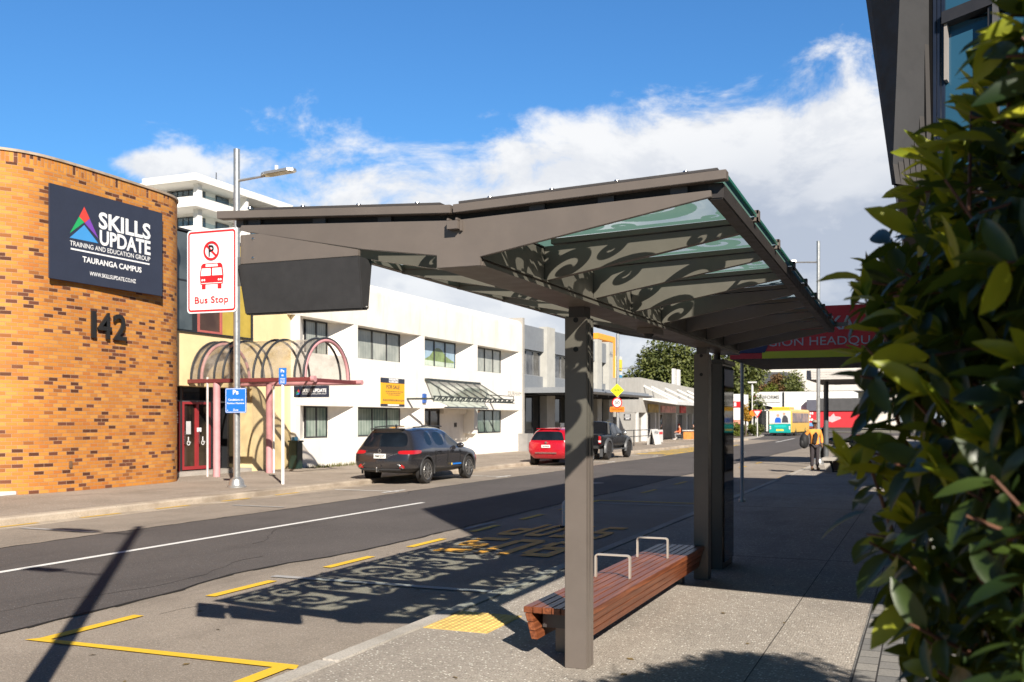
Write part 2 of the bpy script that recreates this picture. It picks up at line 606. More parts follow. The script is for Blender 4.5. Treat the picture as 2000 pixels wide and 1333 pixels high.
# sealed cracks wandering along and across the carriageway
for x, y, a, n_ in ((-8.3, 6.0, 1.45, 16), (-9.1, 12.0, 1.7, 14), (-11.3, 18.0, 1.5, 18), (-5.2, 8.4, 2.7, 7), (-6.2, 18.0, 1.2, 9)):
    for i in range(n_):
        x2, y2 = x + 0.32 * math.cos(a), y + 0.32 * math.sin(a)
        w_ = rr.uniform(0.003, 0.010)
        zc = -0.1163 if -12 < x < -7.35 else -0.1225
        eb.add([(x - w_, y, zc), (x + w_, y, zc), (x2 + w_, y2, zc), (x2 - w_, y2, zc)], [(0, 1, 2, 3)])
        x, y, a = x2, y2, a + rr.uniform(-0.45, 0.45)
struct("edge_shadow_and_cracks", eb, ground_mat("bitumen_and_shade", (0.030, 0.027, 0.025), (0.016, 0.015, 0.014), patch=2.0, fine=60), recalc=False)
struct("road_junction", MB().add([(-15.0, 92, -0.114), (-3.9, 92, -0.114), (-3.9, 112, -0.114), (40, 112, -0.114), (40, 143, -0.114), (-70, 143, -0.114), (-70, 118, -0.114), (-17.0, 117, -0.114)], [tuple(range(8))]), m_asphalt)

rr_k = random.Random(9)
struct("footpath", MB().box(-3.80, 14, -12, 112, -0.32, 0.0), m_foot)
kb = MB()
for k in range(41):
    j = rr_k.uniform(-0.004, 0.004)
    kb.box(-3.98 + j, -3.806, -12 + k * 3.0, -12 + k * 3.0 + 2.99, -0.31, 0.004 + j * 0.4)
struct("kerb", kb, m_conc, bevel=0.018)
struct("far_footpath", MB().box(-60, -14.86, -30, 92, -0.31, 0.0), m_foot2)
kb = MB()
yy = -30.0
k = 0
while yy < 88:
    j = rr.uniform(-0.012, 0.012)
    kb.prism([(-14.86, -0.3), (-14.56 + j, -0.3), (-14.585 + j, -0.02), (-14.62 + j, 0.012), (-14.86, 0.012)], 'y', yy, yy + 2.985)
    yy += 3.0
struct("far_kerb", kb, m_conc2)
struct("far_channel", MB().box(-14.57, -14.22, -30, 88, -0.31, -0.117), m_conc2)

jb = MB()
for y in (2.2, 12.55, 19.8, 27.2, 34.6):
    jb.box(-3.80, -0.46, y, y + 0.006, -0.05, 0.002)
jb.box(-1.09, -1.083, -10, 60, -0.05, 0.0025)
struct("footpath_joint", jb, m_dirt)

# strip of pavers beside the building
mt, t = newmat("grey_pavers")
oc = t.n('ShaderNodeTexCoord').outputs['Object']
mp = t.n('ShaderNodeMapping', {'Vector': oc, 'Rotation': (0, 0, R(90))})
br = t.n('ShaderNodeTexBrick', {'Vector': mp.outputs[0], 'Color1': (0.0, 0.0, 0.0), 'Color2': (1, 1, 1), 'Mortar': (0, 0, 0), 'Scale': 1.0, 'Mortar Size': 0.006, 'Brick Width': 0.21, 'Row Height': 0.145}, offset=0.5)
cr = t.mix(br.outputs[0], (0.14, 0.14, 0.14), (0.30, 0.28, 0.25))
cr = t.mix(t.m('MULTIPLY', t.step(t.noise(oc, 60, 4, 0.7), 0.4, 0.7), 0.4), cr, (0.09, 0.088, 0.085))
cr = t.mix(br.outputs['Fac'], cr, (0.035, 0.032, 0.03))
p = t.n('ShaderNodeBsdfPrincipled', {'Base Color': cr, 'Roughness': 0.85})
t.set(p, 'Normal', t.n('ShaderNodeBump', {'Strength': 0.6, 'Distance': 0.008, 'Height': t.m('SUBTRACT', 1.0, br.outputs['Fac'])}).outputs[0])
t.n('ShaderNodeOutputMaterial', {0: p.outputs[0]})
struct("paver_strip", MB().box(-0.46, 1.6, -6, 40, -0.1, 0.004), mt)

# ------------------------------------------------------------------ road markings
Zm = -0.113


def rect(mb, x0, x1, y0, y1, z=Zm):
    return mb.add([(x0, y0, z), (x1, y0, z), (x1, y1, z), (x0, y1, z)], [(0, 1, 2, 3)])


mb = MB()
for y in (8.26, 10.42, 12.55, 14.66, 16.8, 18.9):
    rect(mb, -6.86, -6.735, y, y + 1.07)
rect(mb, -6.80, -6.68, 6.13, 7.2)
mb.add([(-6.80, 6.13, Zm), (-6.87, 6.04, Zm), (-4.22, 6.07, Zm), (-4.28, 6.19, Zm)], [(0, 1, 2, 3)])
mb.add([(-4.42, 6.062, Zm + .002), (-4.42, 4.6, Zm + .002), (-4.29, 4.6, Zm + .002), (-4.29, 6.10, Zm + .002)], [(0, 1, 2, 3)])
rect(mb, -6.86, -4.35, 21.38, 21.5)
rect(mb, -6.86, -6.735, 20.4, 21.37)
struct("bus_bay_line", mb, m_yellow, recalc=False)

mb = MB()
for y in (12.0, 13.95, 15.9, 17.95, 19.9):
    rect(mb, -14.50, -14.38, y, y + 0.98, -0.112)
struct("no_stopping_line", mb, m_yellow2, recalc=False)

mb = MB()
rect(mb, -10.23, -10.11, -20, 19.4)
mb.add([(-11.2, 82, Zm), (-11.06, 82, Zm), (-11.7, 100, Zm), (-11.84, 100, Zm)], [(0, 1, 2, 3)])
struct("centre_line", mb, m_white, recalc=False)
mb = MB()
for y in (22.1, 29.2, 35.4, 41.0, 48.5):
    rect(mb, -14.2, -12.3, y, y + 0.1)
    rect(mb, -12.5, -12.4, y - 0.5, y + 0.6, Zm + .002)
struct("parking_bay_line", mb, m_white, recalc=False)
mb = MB()
for y in (51, 53.5, 56, 58.5, 61, 63.5, 66):
    mb.add([(-14.2, y, Zm), (-14.2, y + 0.9, Zm), (-12.5, y + 2.0, Zm), (-12.5, y + 1.1, Zm)], [(0, 1, 2, 3)])
rect(mb, -12.45, -12.3, 50, 72)
struct("yellow_hatching", mb, m_yellow, recalc=False)
mb = MB()
for y in (24.0, 27.5, 31.0, 34.5, 38.0, 42.0, 46.0):
    rect(mb, -6.55, -6.43, y, y + 1.4)
    rect(mb, -4.25, -4.13, y + 0.5, y + 1.5)
struct("dashed_bay_line", mb, m_yellow2, recalc=False)
mb = MB()
rect(mb, -7.0, -3.99, 20.7, 20.83)
rect(mb, -7.0, -3.99, 9.55, 9.68)
rect(mb, -7.12, -7.02, 15.0, 16.2)
rect(mb, -14.0, -12.4, 12.2, 12.34)
rect(mb, -13.6, -12.3, 17.2, 17.32)
struct("scraped_line", mb, m_ghost, recalc=False)

m_letter = paint_mat("orange_yellow_road_paint", (0.95, 0.42, 0.04), 0.25)
GLYPH = {   # block letters on a 0..1 grid
    "B": [(0, 0, .3, 1), (.3, .82, .85, 1), (.3, .41, .85, .59), (.3, 0, .85, .18), (.70, .57, 1, .86), (.70, .14, 1, .43)],
    "U": [(0, .1, .3, 1), (.70, .1, 1, 1), (.12, 0, .88, .19)],
    "S": [(.1, .82, 1, 1), (0, .5, .3, .9), (.1, .41, .9, .59), (.70, .1, 1, .5), (0, 0, .9, .18)],
    "T": [(0, .82, 1, 1), (.35, 0, .65, .82)],
    "O": [(0, .1, .3, .9), (.70, .1, 1, .9), (.1, .82, .9, 1), (.1, 0, .9, .18)],
    "P": [(0, 0, .3, 1), (.3, .82, .9, 1), (.3, .41, .9, .59), (.70, .5, 1, .91)],
}
for s, y in (("BUS", 12.32), ("STOP", 14.45)):
    mb = MB()
    n_ = len(s)
    wl = 1.72 / (n_ + (n_ - 1) * 0.28)
    for i, ch in enumerate(s):
        xr_ = -4.60 - i * wl * 1.28
        for k_, (a, b, c, d) in enumerate(GLYPH[ch]):
            rect(mb, xr_ - c * wl, xr_ - a * wl, y + 1.72 * (1 - d), y + 1.72 * (1 - b), Zm + 0.0005 * k_)
    struct("road_lettering", mb, m_letter, recalc=False)

# far-side bus bay manhole
struct("manhole_cover", disc(MB(), (-8.9, 27.2, -0.114), (0, 0, 1), 0.42, 32), m_conc)

# tactile paving pad
m_tact = M("tactile_yellow", (0.62, 0.43, 0.13), 0.75, var=0.16, scale=6, bump=0.2)
mb = MB().box(-3.79, -3.22, 7.23, 7.97, -0.05, 0.006)
for i in range(10):
    for j in range(13):
        mb.lathe([(0.018, 0), (0.013, 0.005), (0.0, 0.006)], (-3.762 + i * 0.0572, 7.258 + j * 0.0570, 0.006), n=8)
o = mb.build("tactile_pad", m_tact, smooth=True)
setp(o, "yellow studded tactile pad set in the footpath by the kerb", "tactile paving")

# leaves and litter on the ground
lb = MB()
for i in range(34):
    x, y = rr.uniform(-7.2, -1.0), rr.uniform(4.6, 12.0)
    z = 0.004 if x > -3.98 else -0.118
    a, s = rr.uniform(0, 6.3), rr.uniform(0.008, 0.02)
    c_, s_ = math.cos(a), math.sin(a)
    lb.add([(x + c_ * s * 2, y + s_ * s * 2, z), (x - s_ * s, y + c_ * s, z + 0.006), (x - c_ * s * 2, y - s_ * s * 2, z + 0.002), (x + s_ * s, y - c_ * s, z + 0.001)], [(0, 1, 2, 3)])
o = lb.build("leaf_litter", M("dry_leaf", (0.16, 0.11, 0.04), 0.8, var=0.4), recalc=False)
setp(o, "small dry leaves and crumbs lying about the bus bay", "litter", kind="stuff")
# ------------------------------------------------------------------ bus shelter
m_steel = M("shelter_paint", (0.178, 0.149, 0.129), 0.40, metal=0.25, var=0.07, scale=1.5, spec=0.5, grime=0.12)
m_steel_d = M("shelter_dark_paint", (0.075, 0.068, 0.066), 0.4, metal=0.2, var=0.08)
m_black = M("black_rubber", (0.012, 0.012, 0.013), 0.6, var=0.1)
m_chrome = M("stainless", (0.62, 0.61, 0.59), 0.25, metal=1.0, var=0.05)
m_glass_edge = M("glass_edge", (0.05, 0.30, 0.24), 0.1, var=0.1, trans=0.4)
m_box = M("display_case_paint", (0.034, 0.033, 0.034), 0.5, var=0.08, scale=4, bump=0.05, bscale=300)

sh = thing("bus_shelter", "grey steel bus shelter with butterfly roof of patterned glass above the wooden bench", "bus shelter", (-2.2, 8.2, 0))
NEAR, FAR, PITCH = 4.53, 11.99, 0.9325


def zl(x):   # glass underside height, left wing
    return 2.752 + (x + 2.19) / (-3.63 + 2.19) * 0.083


def zr(x):   # right wing
    return 2.752 + (x + 2.19) / (-0.83 + 2.19) * 0.045


def xr(y):   # the right eave draws in slightly towards the far end
    return -0.0165 * (y - 4.5)


# columns
for y in (6.44, 10.55):
    prof = [(-2.285, y), (-2.13, y), (-2.13, y + 0.035), (-2.142, y + 0.035), (-2.142, y + 0.05), (-2.13, y + 0.05), (-2.13, y + 0.11), (-2.142, y + 0.11), (-2.142, y + 0.125), (-2.13, y + 0.125), (-2.13, y + 0.16), (-2.285, y + 0.16)]
    c = MB().prism(prof, 'z', 0.0, 2.40).build("column", m_steel, sh, bevel=0.003)
    for z in (2.38, 2.18):
        MB().cyl((-2.205, y - 0.003, z), (-2.205, y + 0.02, z), 0.018, n=16).build("bolt_hole", m_black, c)
    MB().box(-2.26, -2.15, y + 0.01, y + 0.15, 2.395, 2.475).build("column_head", m_steel_d, sh)
# longitudinal beam
MB().prism([(-2.30, 2.472), (-2.045, 2.472), (-2.045, 2.492), (-2.06, 2.492), (-2.06, 2.506), (-2.045, 2.506), (-2.045, 2.515), (-2.30, 2.515)], 'y', NEAR + 0.012, FAR).build("beam_flange", m_steel, sh)
MB().box(-2.275, -2.065, NEAR + 0.012, FAR, 2.515, 2.70).build("beam", m_steel, sh)

# rafters
RF = [(-2.062, 2.515), (-0.90, 2.715), (-0.90, 2.757), (-2.062, 2.715)]
LF = [(-2.278, 2.535), (-3.53, 2.765), (-3.53, 2.803), (-2.278, 2.715)]
for i in range(9):
    y = NEAR + i * PITCH
    if i == 0:
        continue
    y0, y1 = (y, y + 0.05) if i < 8 else (FAR - 0.02, FAR + 0.03)
    q = xr(y)
    MB().prism([(a + (q if a > -1 else 0), b) for a, b in RF], 'y', y0, y1).build("rafter", m_steel, sh)
    MB().prism(LF, 'y', y0, y1).build("rafter", m_steel, sh)
    g = MB()
    g.prism([(-2.02, zr(-2.02) - 0.032), (-0.93 + q, zr(-0.93) - 0.030), (-0.93 + q, zr(-0.93) - 0.002), (-2.02, zr(-2.02) - 0.002)], 'y', y0 - 0.012, y1 + 0.012)
    g.build("glazing_bar", m_steel, sh)
    g = MB()
    g.prism([(-2.33, zl(-2.33) - 0.030), (-3.52, zl(-3.52) - 0.030), (-3.52, zl(-3.52) - 0.002), (-2.33, zl(-2.33) - 0.002)], 'y', y0 - 0.012, y1 + 0.012)
    g.build("glazing_bar", m_steel, sh)
# end plate at the near end
fp = [(-3.50, 2.778), (-3.52, 2.752), (-3.47, 2.738), (-2.72, 2.592), (-2.292, 2.533), (-2.292, 2.468), (-2.05, 2.468), (-2.05, 2.512), (-0.90, 2.712), (-0.90, 2.742), (-2.19, 2.705)]
MB().prism(fp, 'y', NEAR - 0.012, NEAR + 0.012).build("end_plate", m_steel, sh, bevel=0.002)
MB().prism([(-3.49, 2.772), (-2.19, 2.70), (-0.91, 2.738), (-0.91, 2.785), (-2.19, 2.742), (-3.49, 2.828)], 'y', NEAR + 0.013, NEAR + 0.045).build("gap_shade_rail", m_black, sh)  # recessed rail, coloured black to stand in for the gap's shade
# spacer blocks in the shadow gap and the edge channel that carries the glass
for x in (-3.42, -3.0, -2.6, -1.75, -1.4, -1.05):
    zz = (zl if x < -2.19 else zr)(x)
    MB().box(x - 0.04, x + 0.04, NEAR - 0.004, NEAR + 0.012, zz - 0.05, zz - 0.019).build("spacer", m_steel_d, sh)
for (x0, x1, zf) in ((-3.64, -2.197, zl), (-2.183, -0.825, zr)):
    for (ya, yb, nm) in ((NEAR - 0.05, NEAR + 0.01, "edge_channel"), (FAR + 0.02, FAR + 0.07, "edge_channel")):
        g = MB()
        g.prism([(x0, zf(x0) - 0.018), (x1, zf(x1) - 0.018), (x1, zf(x1) + 0.024), (x0, zf(x0) + 0.024)], 'y', ya, yb)
        ech = g.build(nm, m_steel, sh, bevel=0.002)
    cx0, cx1 = (x0 + 0.25, x1 - 0.06) if x0 < -3 else (x0 + 0.03, x1 - 0.04)
    MB().prism([(cx0, zf(cx0) + 0.026), (cx1, zf(cx1) + 0.026), (cx1, zf(cx1) + 0.037), (cx0, zf(cx0) + 0.037)], 'y', NEAR - 0.045, NEAR + 0.02).build("cover_strip", m_steel_d, sh)
    for k in range(4):
        x = x0 + (x1 - x0) * (0.14 + 0.24 * k)
        MB().lathe([(0.014, 0), (0.012, 0.01), (0.0, 0.015)], (x, NEAR - 0.02, zf(x) + 0.036), n=12).build("bolt", m_chrome, sh, smooth=True)
# small bracket at the valley
b = MB().box(-2.215, -2.155, NEAR - 0.055, NEAR - 0.012, 2.652, 2.695)
b.box(-2.215, -2.203, NEAR - 0.055, NEAR - 0.012, 2.695, 2.708).box(-2.167, -2.155, NEAR - 0.055, NEAR - 0.012, 2.695, 2.708)
b.box(-2.155, -2.143, NEAR - 0.03, NEAR - 0.012, 2.645, 2.70)
b.build("valley_bracket", m_steel, sh, bevel=0.002)
MB().box(-2.30, -2.08, NEAR + 0.03, FAR - 0.03, 2.716, 2.724).build("valley_gutter", m_steel_d, sh)
# eave tubes and clips
MB().bar((-0.885, NEAR + 0.013, 2.742), (-0.885 + xr(FAR), FAR + 0.02, 2.742), 0.075, 0.075).build("eave_tube", M("eave_paint", (0.035, 0.03, 0.028), 0.45, var=0.1), sh, bevel=0.006)
MB().box(-3.56, -3.505, NEAR + 0.013, FAR + 0.02, 2.775, 2.822).build("eave_tube", m_steel, sh, bevel=0.004)
for i in range(8):
    y = NEAR + PITCH * (i + 1.04)
    for x, zf, sg in ((-0.83, zr, 1), (-3.63, zl, -1)):
        x += xr(y) if sg > 0 else 0
        b = MB().box(x - 0.03 * sg, x + 0.012 * sg, y - 0.028, y + 0.028, zf(x) - 0.022, zf(x) - 0.003)
        b.box(x + 0.002 * sg, x + 0.014 * sg, y - 0.028, y + 0.028, zf(x) - 0.022, zf(x) + 0.036)
        b.box(x - 0.03 * sg, x + 0.012 * sg, y - 0.028, y + 0.028, zf(x) + 0.016, zf(x) + 0.036)
        b.build("glass_clip", m_steel, sh)
# sensor box below the beam
sb = MB().box(-2.235, -2.095, 8.10, 8.46, 2.425, 2.472).build("light_box", m_steel, sh, bevel=0.006)
MB().lathe([(0.0, -0.03), (0.03, -0.022), (0.045, 0.0), (0.045, 0.01)], (-2.165, 8.22, 2.420), n=16).build("camera_dome", m_black, sb, smooth=True)

# ---- patterned glass: scroll print stored as a distance field on a fine grid
mt, t = newmat("printed_glass")
at = t.n('ShaderNodeAttribute', attribute_name="print")
f = t.step(at.outputs['Fac'], -0.0035, 0.0035, 1.0, 0.0)
tr = t.n('ShaderNodeBsdfTransparent', {'Color': (0.78, 0.88, 0.84)})
gl = t.n('ShaderNodeBsdfGlossy', {'Color': (1, 1, 1), 'Roughness': 0.02})
fr = facing_fresnel(t)
clear = t.n('ShaderNodeMixShader', {0: t.m('MULTIPLY', fr, 0.8), 1: tr.outputs[0], 2: gl.outputs[0]})
tl = t.n('ShaderNodeBsdfTranslucent', {'Color': (0.15, 0.28, 0.235)})
df = t.n('ShaderNodeBsdfPrincipled', {'Base Color': (0.16, 0.24, 0.21), 'Roughness': 0.12})
frit = t.n('ShaderNodeMixShader', {0: 0.35, 1: tl.outputs[0], 2: df.outputs[0]})
t.n('ShaderNodeOutputMaterial', {0: t.n('ShaderNodeMixShader', {0: f, 1: clear.outputs[0], 2: frit.outputs[0]}).outputs[0]})
m_print = mt

NA, NB = 84, 116
PA, PB = PITCH - 0.012, 1.40
ga, gb = np.meshgrid(np.linspace(0, PA, NA), np.linspace(0, PB, NB), indexing='ij')


def chain(pts, rads):
    d = np.full(ga.shape, 9.0)
    for (p, q, r0, r1) in zip(pts[:-1], pts[1:], rads[:-1], rads[1:]):
        vx, vy = q[0] - p[0], q[1] - p[1]
        L = vx * vx + vy * vy + 1e-9
        h = np.clip(((ga - p[0]) * vx + (gb - p[1]) * vy) / L, 0, 1)
        d = np.minimum(d, np.hypot(ga - p[0] - vx * h, gb - p[1] - vy * h) - (r0 + (r1 - r0) * h))
    return d


def koru(c, r0, a0, turns, th0, th1, bulb, sgn=1, tail=0.5):
    """tapering spiral that ends in a bulb, with a sweeping tail"""
    pts, rad = [], []
    n = 46
    for i in range(n):
        u = i / (n - 1)
        a = a0 + sgn * turns * 2 * math.pi * u
        r = r0 * (1 - u) ** 0.8 + 0.02
        if u < 0.12:
            r += tail * r0 * ((0.12 - u) / 0.12) ** 2
        pts.append((c[0] + r * math.cos(a), c[1] + r * math.sin(a)))
        rad.append(th0 * (u / 0.25 if u < 0.25 else 1.0) * (1 - u) + th1 * u + 0.003)
    d = chain(pts, rad)
    e = pts[-1]
    return np.minimum(d, np.hypot(ga - e[0], gb - e[1]) - bulb)


def frit_field(kind):
    """scrollwork: a few large tapering spirals, a scatter of small ones, thin tendrils and a solid border"""
    g = random.Random(40 + kind)
    U = lambda *x: np.minimum.reduce(x)
    big = {0: [((0.47, 0.92), 0.30, 2.6, 1.5, 1), ((0.30, 0.42), 0.20, 0.4, 1.2, -1), ((0.70, 0.46), 0.15, 2.2, 1.2, 1)],
           1: [((0.42, 0.62), 0.29, 5.6, 1.5, -1), ((0.68, 1.05), 0.19, 3.4, 1.2, 1), ((0.24, 1.10), 0.15, 0.9, 1.2, -1)],
           2: [((0.54, 0.74), 0.28, 0.7, 1.5, 1), ((0.25, 1.04), 0.19, 4.9, 1.2, -1), ((0.66, 1.16), 0.14, 2.6, 1.2, -1)]}[kind]
    d = None
    spots = []
    for c, r, a, tn, sg_ in big:
        k = koru(c, r, a, tn, r * 0.23, r * 0.07, r * 0.22, sg_, 0.7)
        d = k if d is None else U(d, k)
        spots.append((c, r))
    tries = 0
    while len(spots) < 13 and tries < 400:
        tries += 1
        c = (g.uniform(0.1, 0.82), g.uniform(0.2, 1.30))
        r = g.uniform(0.05, 0.095)
        if all(math.hypot(c[0] - q[0][0], c[1] - q[0][1]) > 0.86 * (r + q[1]) for q in spots):
            spots.append((c, r))
            d = U(d, koru(c, r, g.uniform(0, 6.28), g.uniform(0.9, 1.3), r * 0.34, r * 0.12, r * 0.30, g.choice((-1, 1)), 1.3))
    for k in range(7):    # tendrils
        x, y, a = g.uniform(0.1, 0.8), g.uniform(0.2, 1.2), g.uniform(0, 6.28)
        pts, rad = [], []
        for i in range(14):
            pts.append((x, y))
            rad.append(0.016 * math.sin(math.pi * (i + 0.5) / 14) + 0.002)
            x += 0.022 * math.cos(a)
            y += 0.022 * math.sin(a)
            a += g.uniform(0.0, 0.28) * (1 if k % 2 else -1)
        d = U(d, chain(pts, rad))
    edge = 0.05 + 0.018 * np.sin(ga * 21.0)
    return U(d - 0.011, gb - 0.13 - 0.03 * np.cos(ga * 13.5), ga - 0.04, PA - 0.085 - ga, PB - edge - gb)


FR = [frit_field(k) for k in range(3)]


def glass_sheet(kind, x_in, x_out, y0, zf, flip):
    bs = np.linspace(0, 1, NB)
    V, F, A = [], [], []
    fld = FR[kind]
    for i in range(NA):
        for j in range(NB):
            yq = y0 + PA * i / (NA - 1)
            x = x_in + (x_out + (xr(yq) if x_out > -2 else 0) - x_in) * bs[j]
            V.append((x, y0 + PA * i / (NA - 1), zf(x)))
            A.append(fld[i, j])
    for i in range(NA - 1):
        for j in range(NB - 1):
            a = i * NB + j
            F.append((a, a + 1, a + NB + 1, a + NB))
    mb = MB().add(V, F)
    ob = mb.build("roof_glass", m_print, sh, recalc=False)
    at = ob.data.attributes.new("print", 'FLOAT', 'POINT')
    at.data.foreach_set("value", np.array(A, dtype=np.float32))
    # clear body of the pane above the print, with its green edge
    return ob


for i in range(8):
    y = NEAR + PITCH * i + 0.006
    for (xi, xo, zf, off) in ((-2.21, -3.61, zl, 1), (-2.17, -0.84, zr, 0)):
        pane = glass_sheet((i + off) % 3, xi, xo, y, lambda x, zf=zf: zf(x) + 0.001, (i // 3 + off) % 2 == 1)
        e = MB()
        xa, xb = (xo - 0.02, xo) if xo < -2 else (xo, xo + 0.012)
        q0, q1 = (xr(y), xr(y + PA)) if xo > -2 else (0, 0)
        zz = zf(xo)
        e.add([(xa + q0, y, zz), (xb + q0, y, zz), (xb + q0, y, zz + 0.015), (xa + q0, y, zz + 0.015), (xa + q1, y + PA, zz), (xb + q1, y + PA, zz), (xb + q1, y + PA, zz + 0.015), (xa + q1, y + PA, zz + 0.015)],
              [(0, 1, 2, 3), (7, 6, 5, 4), (0, 4, 5, 1), (1, 5, 6, 2), (2, 6, 7, 3), (3, 7, 4, 0)])
        e.build("glass_edge", m_glass_edge, pane)

# display case hung under the left wing
bd = thing("display_case", "dark grey empty display case hung under the left wing of the bus shelter", "display case", (-3.1, 4.5, 2.27))
vs = [(-3.50, 4.48, 2.553), (-2.725, 4.48, 2.553), (-2.725, 4.62, 2.553), (-3.50, 4.62, 2.553), (-3.475, 4.515, 2.280), (-2.722, 4.51, 2.280), (-2.722, 4.575, 2.280), (-3.475, 4.575, 2.280)]
MB().add(vs, [(0, 1, 2, 3), (7, 6, 5, 4), (0, 4, 5, 1), (1, 5, 6, 2), (2, 6, 7, 3), (3, 7, 4, 0)]).build("case", m_box, bd, bevel=0.006)
for y, z in ((4.60, 2.53), (4.56, 2.295)):
    MB().cyl((-2.724, y, z), (-2.717, y, z), 0.006, n=10).build("screw", m_chrome, bd)
pl = [(-3.485, 2.555), (-2.735, 2.555), (-2.735, 2.588), (-3.36, 2.716), (-3.485, 2.716)]
hp = MB().prism(pl, 'y', 4.487, 4.512).build("hanger_plate", m_steel, bd, bevel=0.002)
for x, z in ((-3.40, 2.69), (-3.40, 2.585)):
    MB().lathe([(0.009, 0), (0.006, 0.004), (0, 0.005)], (x, 4.487, z), axis=(0, -1, 0), n=10).build("screw", m_chrome, hp)

# bus stop sign
m_signw = M("sign_white", (0.82, 0.81, 0.80), 0.35, var=0.02)
m_red = M("sign_red", (0.70, 0.018, 0.022), 0.35, var=0.03)
m_signb = M("sign_black", (0.015, 0.014, 0.014), 0.4, var=0.05)
m_alu = M("bare_aluminium", (0.45, 0.45, 0.45), 0.4, metal=0.8, var=0.05)
sg = thing("bus_stop_sign", "white bus stop sign with red border, red bus and a crossed-out P", "sign", (-3.65, 4.44, 2.29))
SO, SR, SU = (-3.815, 4.445, 2.292), (1, 0.03, 0), (0, 0, 1)
W_, H_ = 0.332, 0.462
plate(MB(), SO, SR, SU, rrect(W_, H_, 0.022), 0.006).build("sign_plate", m_signw, sg)
SOv, SRv = Vector(SO), Vector(SR).normalized()
SN = SRv.cross(Vector(SU))


def sp(a, b, d=0.002):
    return SOv + SRv * a + Vector(SU) * b + SN * d


def ringpoly(mb, o, rv, uv, w, h, r, th, inset, lift):
    a = [(x + inset, y + inset) for x, y in rrect(w - 2 * inset, h - 2 * inset, r)]
    b = [(x + inset + th, y + inset + th) for x, y in rrect(w - 2 * inset - 2 * th, h - 2 * inset - 2 * th, max(0.003, r - th))]
    o, rv, uv = Vector(o), Vector(rv).normalized(), Vector(uv).normalized()
    nv = rv.cross(uv)
    n = len(a)
    vs = [o + rv * x + uv * y + nv * lift for x, y in a + b]
    return mb.add(vs, [(i, (i + 1) % n, (i + 1) % n + n, i + n) for i in range(n)])


ringpoly(MB(), SO, SR, SU, W_, H_, 0.02, 0.010, 0.008, 0.0015).build("border", m_red, sg, recalc=False)
text("lettering", "P", sp(0.147, 0.312), SR, SU, m_signb, sg, w=0.036, h=0.062, bold=0.012)
mb = disc(MB(), sp(0.166, 0.343), SN, 0.053, r_in=0.041, th=0.0025)
flat(mb, sp(0.166, 0.343, 0), SR, SU, [(-0.036, 0.026), (-0.028, 0.034), (0.036, -0.026), (0.028, -0.034)], 0.0035)
mb.build("prohibition_ring", m_red, sg, recalc=False)
text("lettering", "Bus Stop", sp(0.054, 0.043), SR, SU, m_red, sg, w=0.225, h=0.048, bold=0.008)
bu = MB()
flat(bu, sp(0, 0, 0), SR, SU, [(0.092, 0.158), (0.240, 0.158), (0.246, 0.205), (0.238, 0.262), (0.226, 0.274), (0.108, 0.274), (0.096, 0.262), (0.086, 0.205)], 0.0015)
for x in (0.100, 0.206):
    flat(bu, sp(0, 0, 0), SR, SU, [(x, 0.132), (x + 0.026, 0.132), (x + 0.026, 0.158), (x, 0.158)], 0.0015)
bup = bu.build("bus_symbol", m_red, sg, recalc=False)
wb = MB()
flat(wb, sp(0, 0, 0), SR, SU, [(0.126, 0.255), (0.208, 0.255), (0.206, 0.269), (0.128, 0.269)], 0.0025)
flat(wb, sp(0, 0, 0), SR, SU, [(0.094, 0.206), (0.161, 0.206), (0.161, 0.247), (0.101, 0.247)], 0.0025)
flat(wb, sp(0, 0, 0), SR, SU, [(0.171, 0.206), (0.238, 0.206), (0.231, 0.247), (0.171, 0.247)], 0.0025)
flat(wb, sp(0, 0, 0), SR, SU, [(0.097, 0.162), (0.235, 0.162), (0.235, 0.166), (0.097, 0.166)], 0.0025)
for x in (0.104, 0.118, 0.214, 0.228):
    disc(wb, sp(x, 0.182, 0), SN, 0.006, 12, th=0.0025)
wb.build("bus_window", m_signw, bup, recalc=False)
b = MB()
for x in (-3.70, -3.58):
    b.box(x - 0.015, x + 0.015, 4.455, 4.52, 2.56, 2.60).box(x - 0.015, x + 0.015, 4.455, 4.52, 2.44, 2.47)
b.box(-3.72, -3.49, 4.505, 4.52, 2.44, 2.60)
b.build("sign_bracket", m_alu, sg)

# ------------------------------------------------------------------ bench
mt, t = newmat("oiled_hardwood")
oc = t.n('ShaderNodeTexCoord').outputs['Object']
oi = t.n('ShaderNodeObjectInfo').outputs['Random']
gx = t.n('ShaderNodeMapping', {'Vector': oc, 'Scale': (38, 1.6, 38)}).outputs[0]
off = t.n('ShaderNodeCombineXYZ', {0: t.m('MULTIPLY', oi, 37.0), 1: t.m('MULTIPLY', oi, 11.0), 2: 0.0}).outputs[0]
gv = t.n('ShaderNodeVectorMath', {0: gx, 1: off}, operation='ADD').outputs[0]
g1 = t.noise(gv, 1.0, 6, 0.65)
col = t.mix(t.step(g1, 0.3, 0.72), (0.095, 0.027, 0.011), (0.330, 0.108, 0.042))
col = t.mix(t.m('MULTIPLY', oi, 0.75), col, (0.15, 0.042, 0.017))
wet = t.step(t.noise(t.n('ShaderNodeMapping', {'Vector': oc, 'Scale': (3, 3.5, 2.5)}).outputs[0], 1.6, 6, 0.6), 0.52, 0.7)
col = t.mix(t.m('MULTIPLY', wet, 0.45), col, (0.075, 0.028, 0.016))
p = t.n('ShaderNodeBsdfPrincipled', {'Base Color': col, 'Roughness': 0.42, 'Specular IOR Level': 0.45})
t.set(p, 'Normal', t.n('ShaderNodeBump', {'Strength': 0.25, 'Distance': 0.004, 'Height': g1}).outputs[0])
t.n('ShaderNodeOutputMaterial', {0: p.outputs[0]})
m_wood = mt

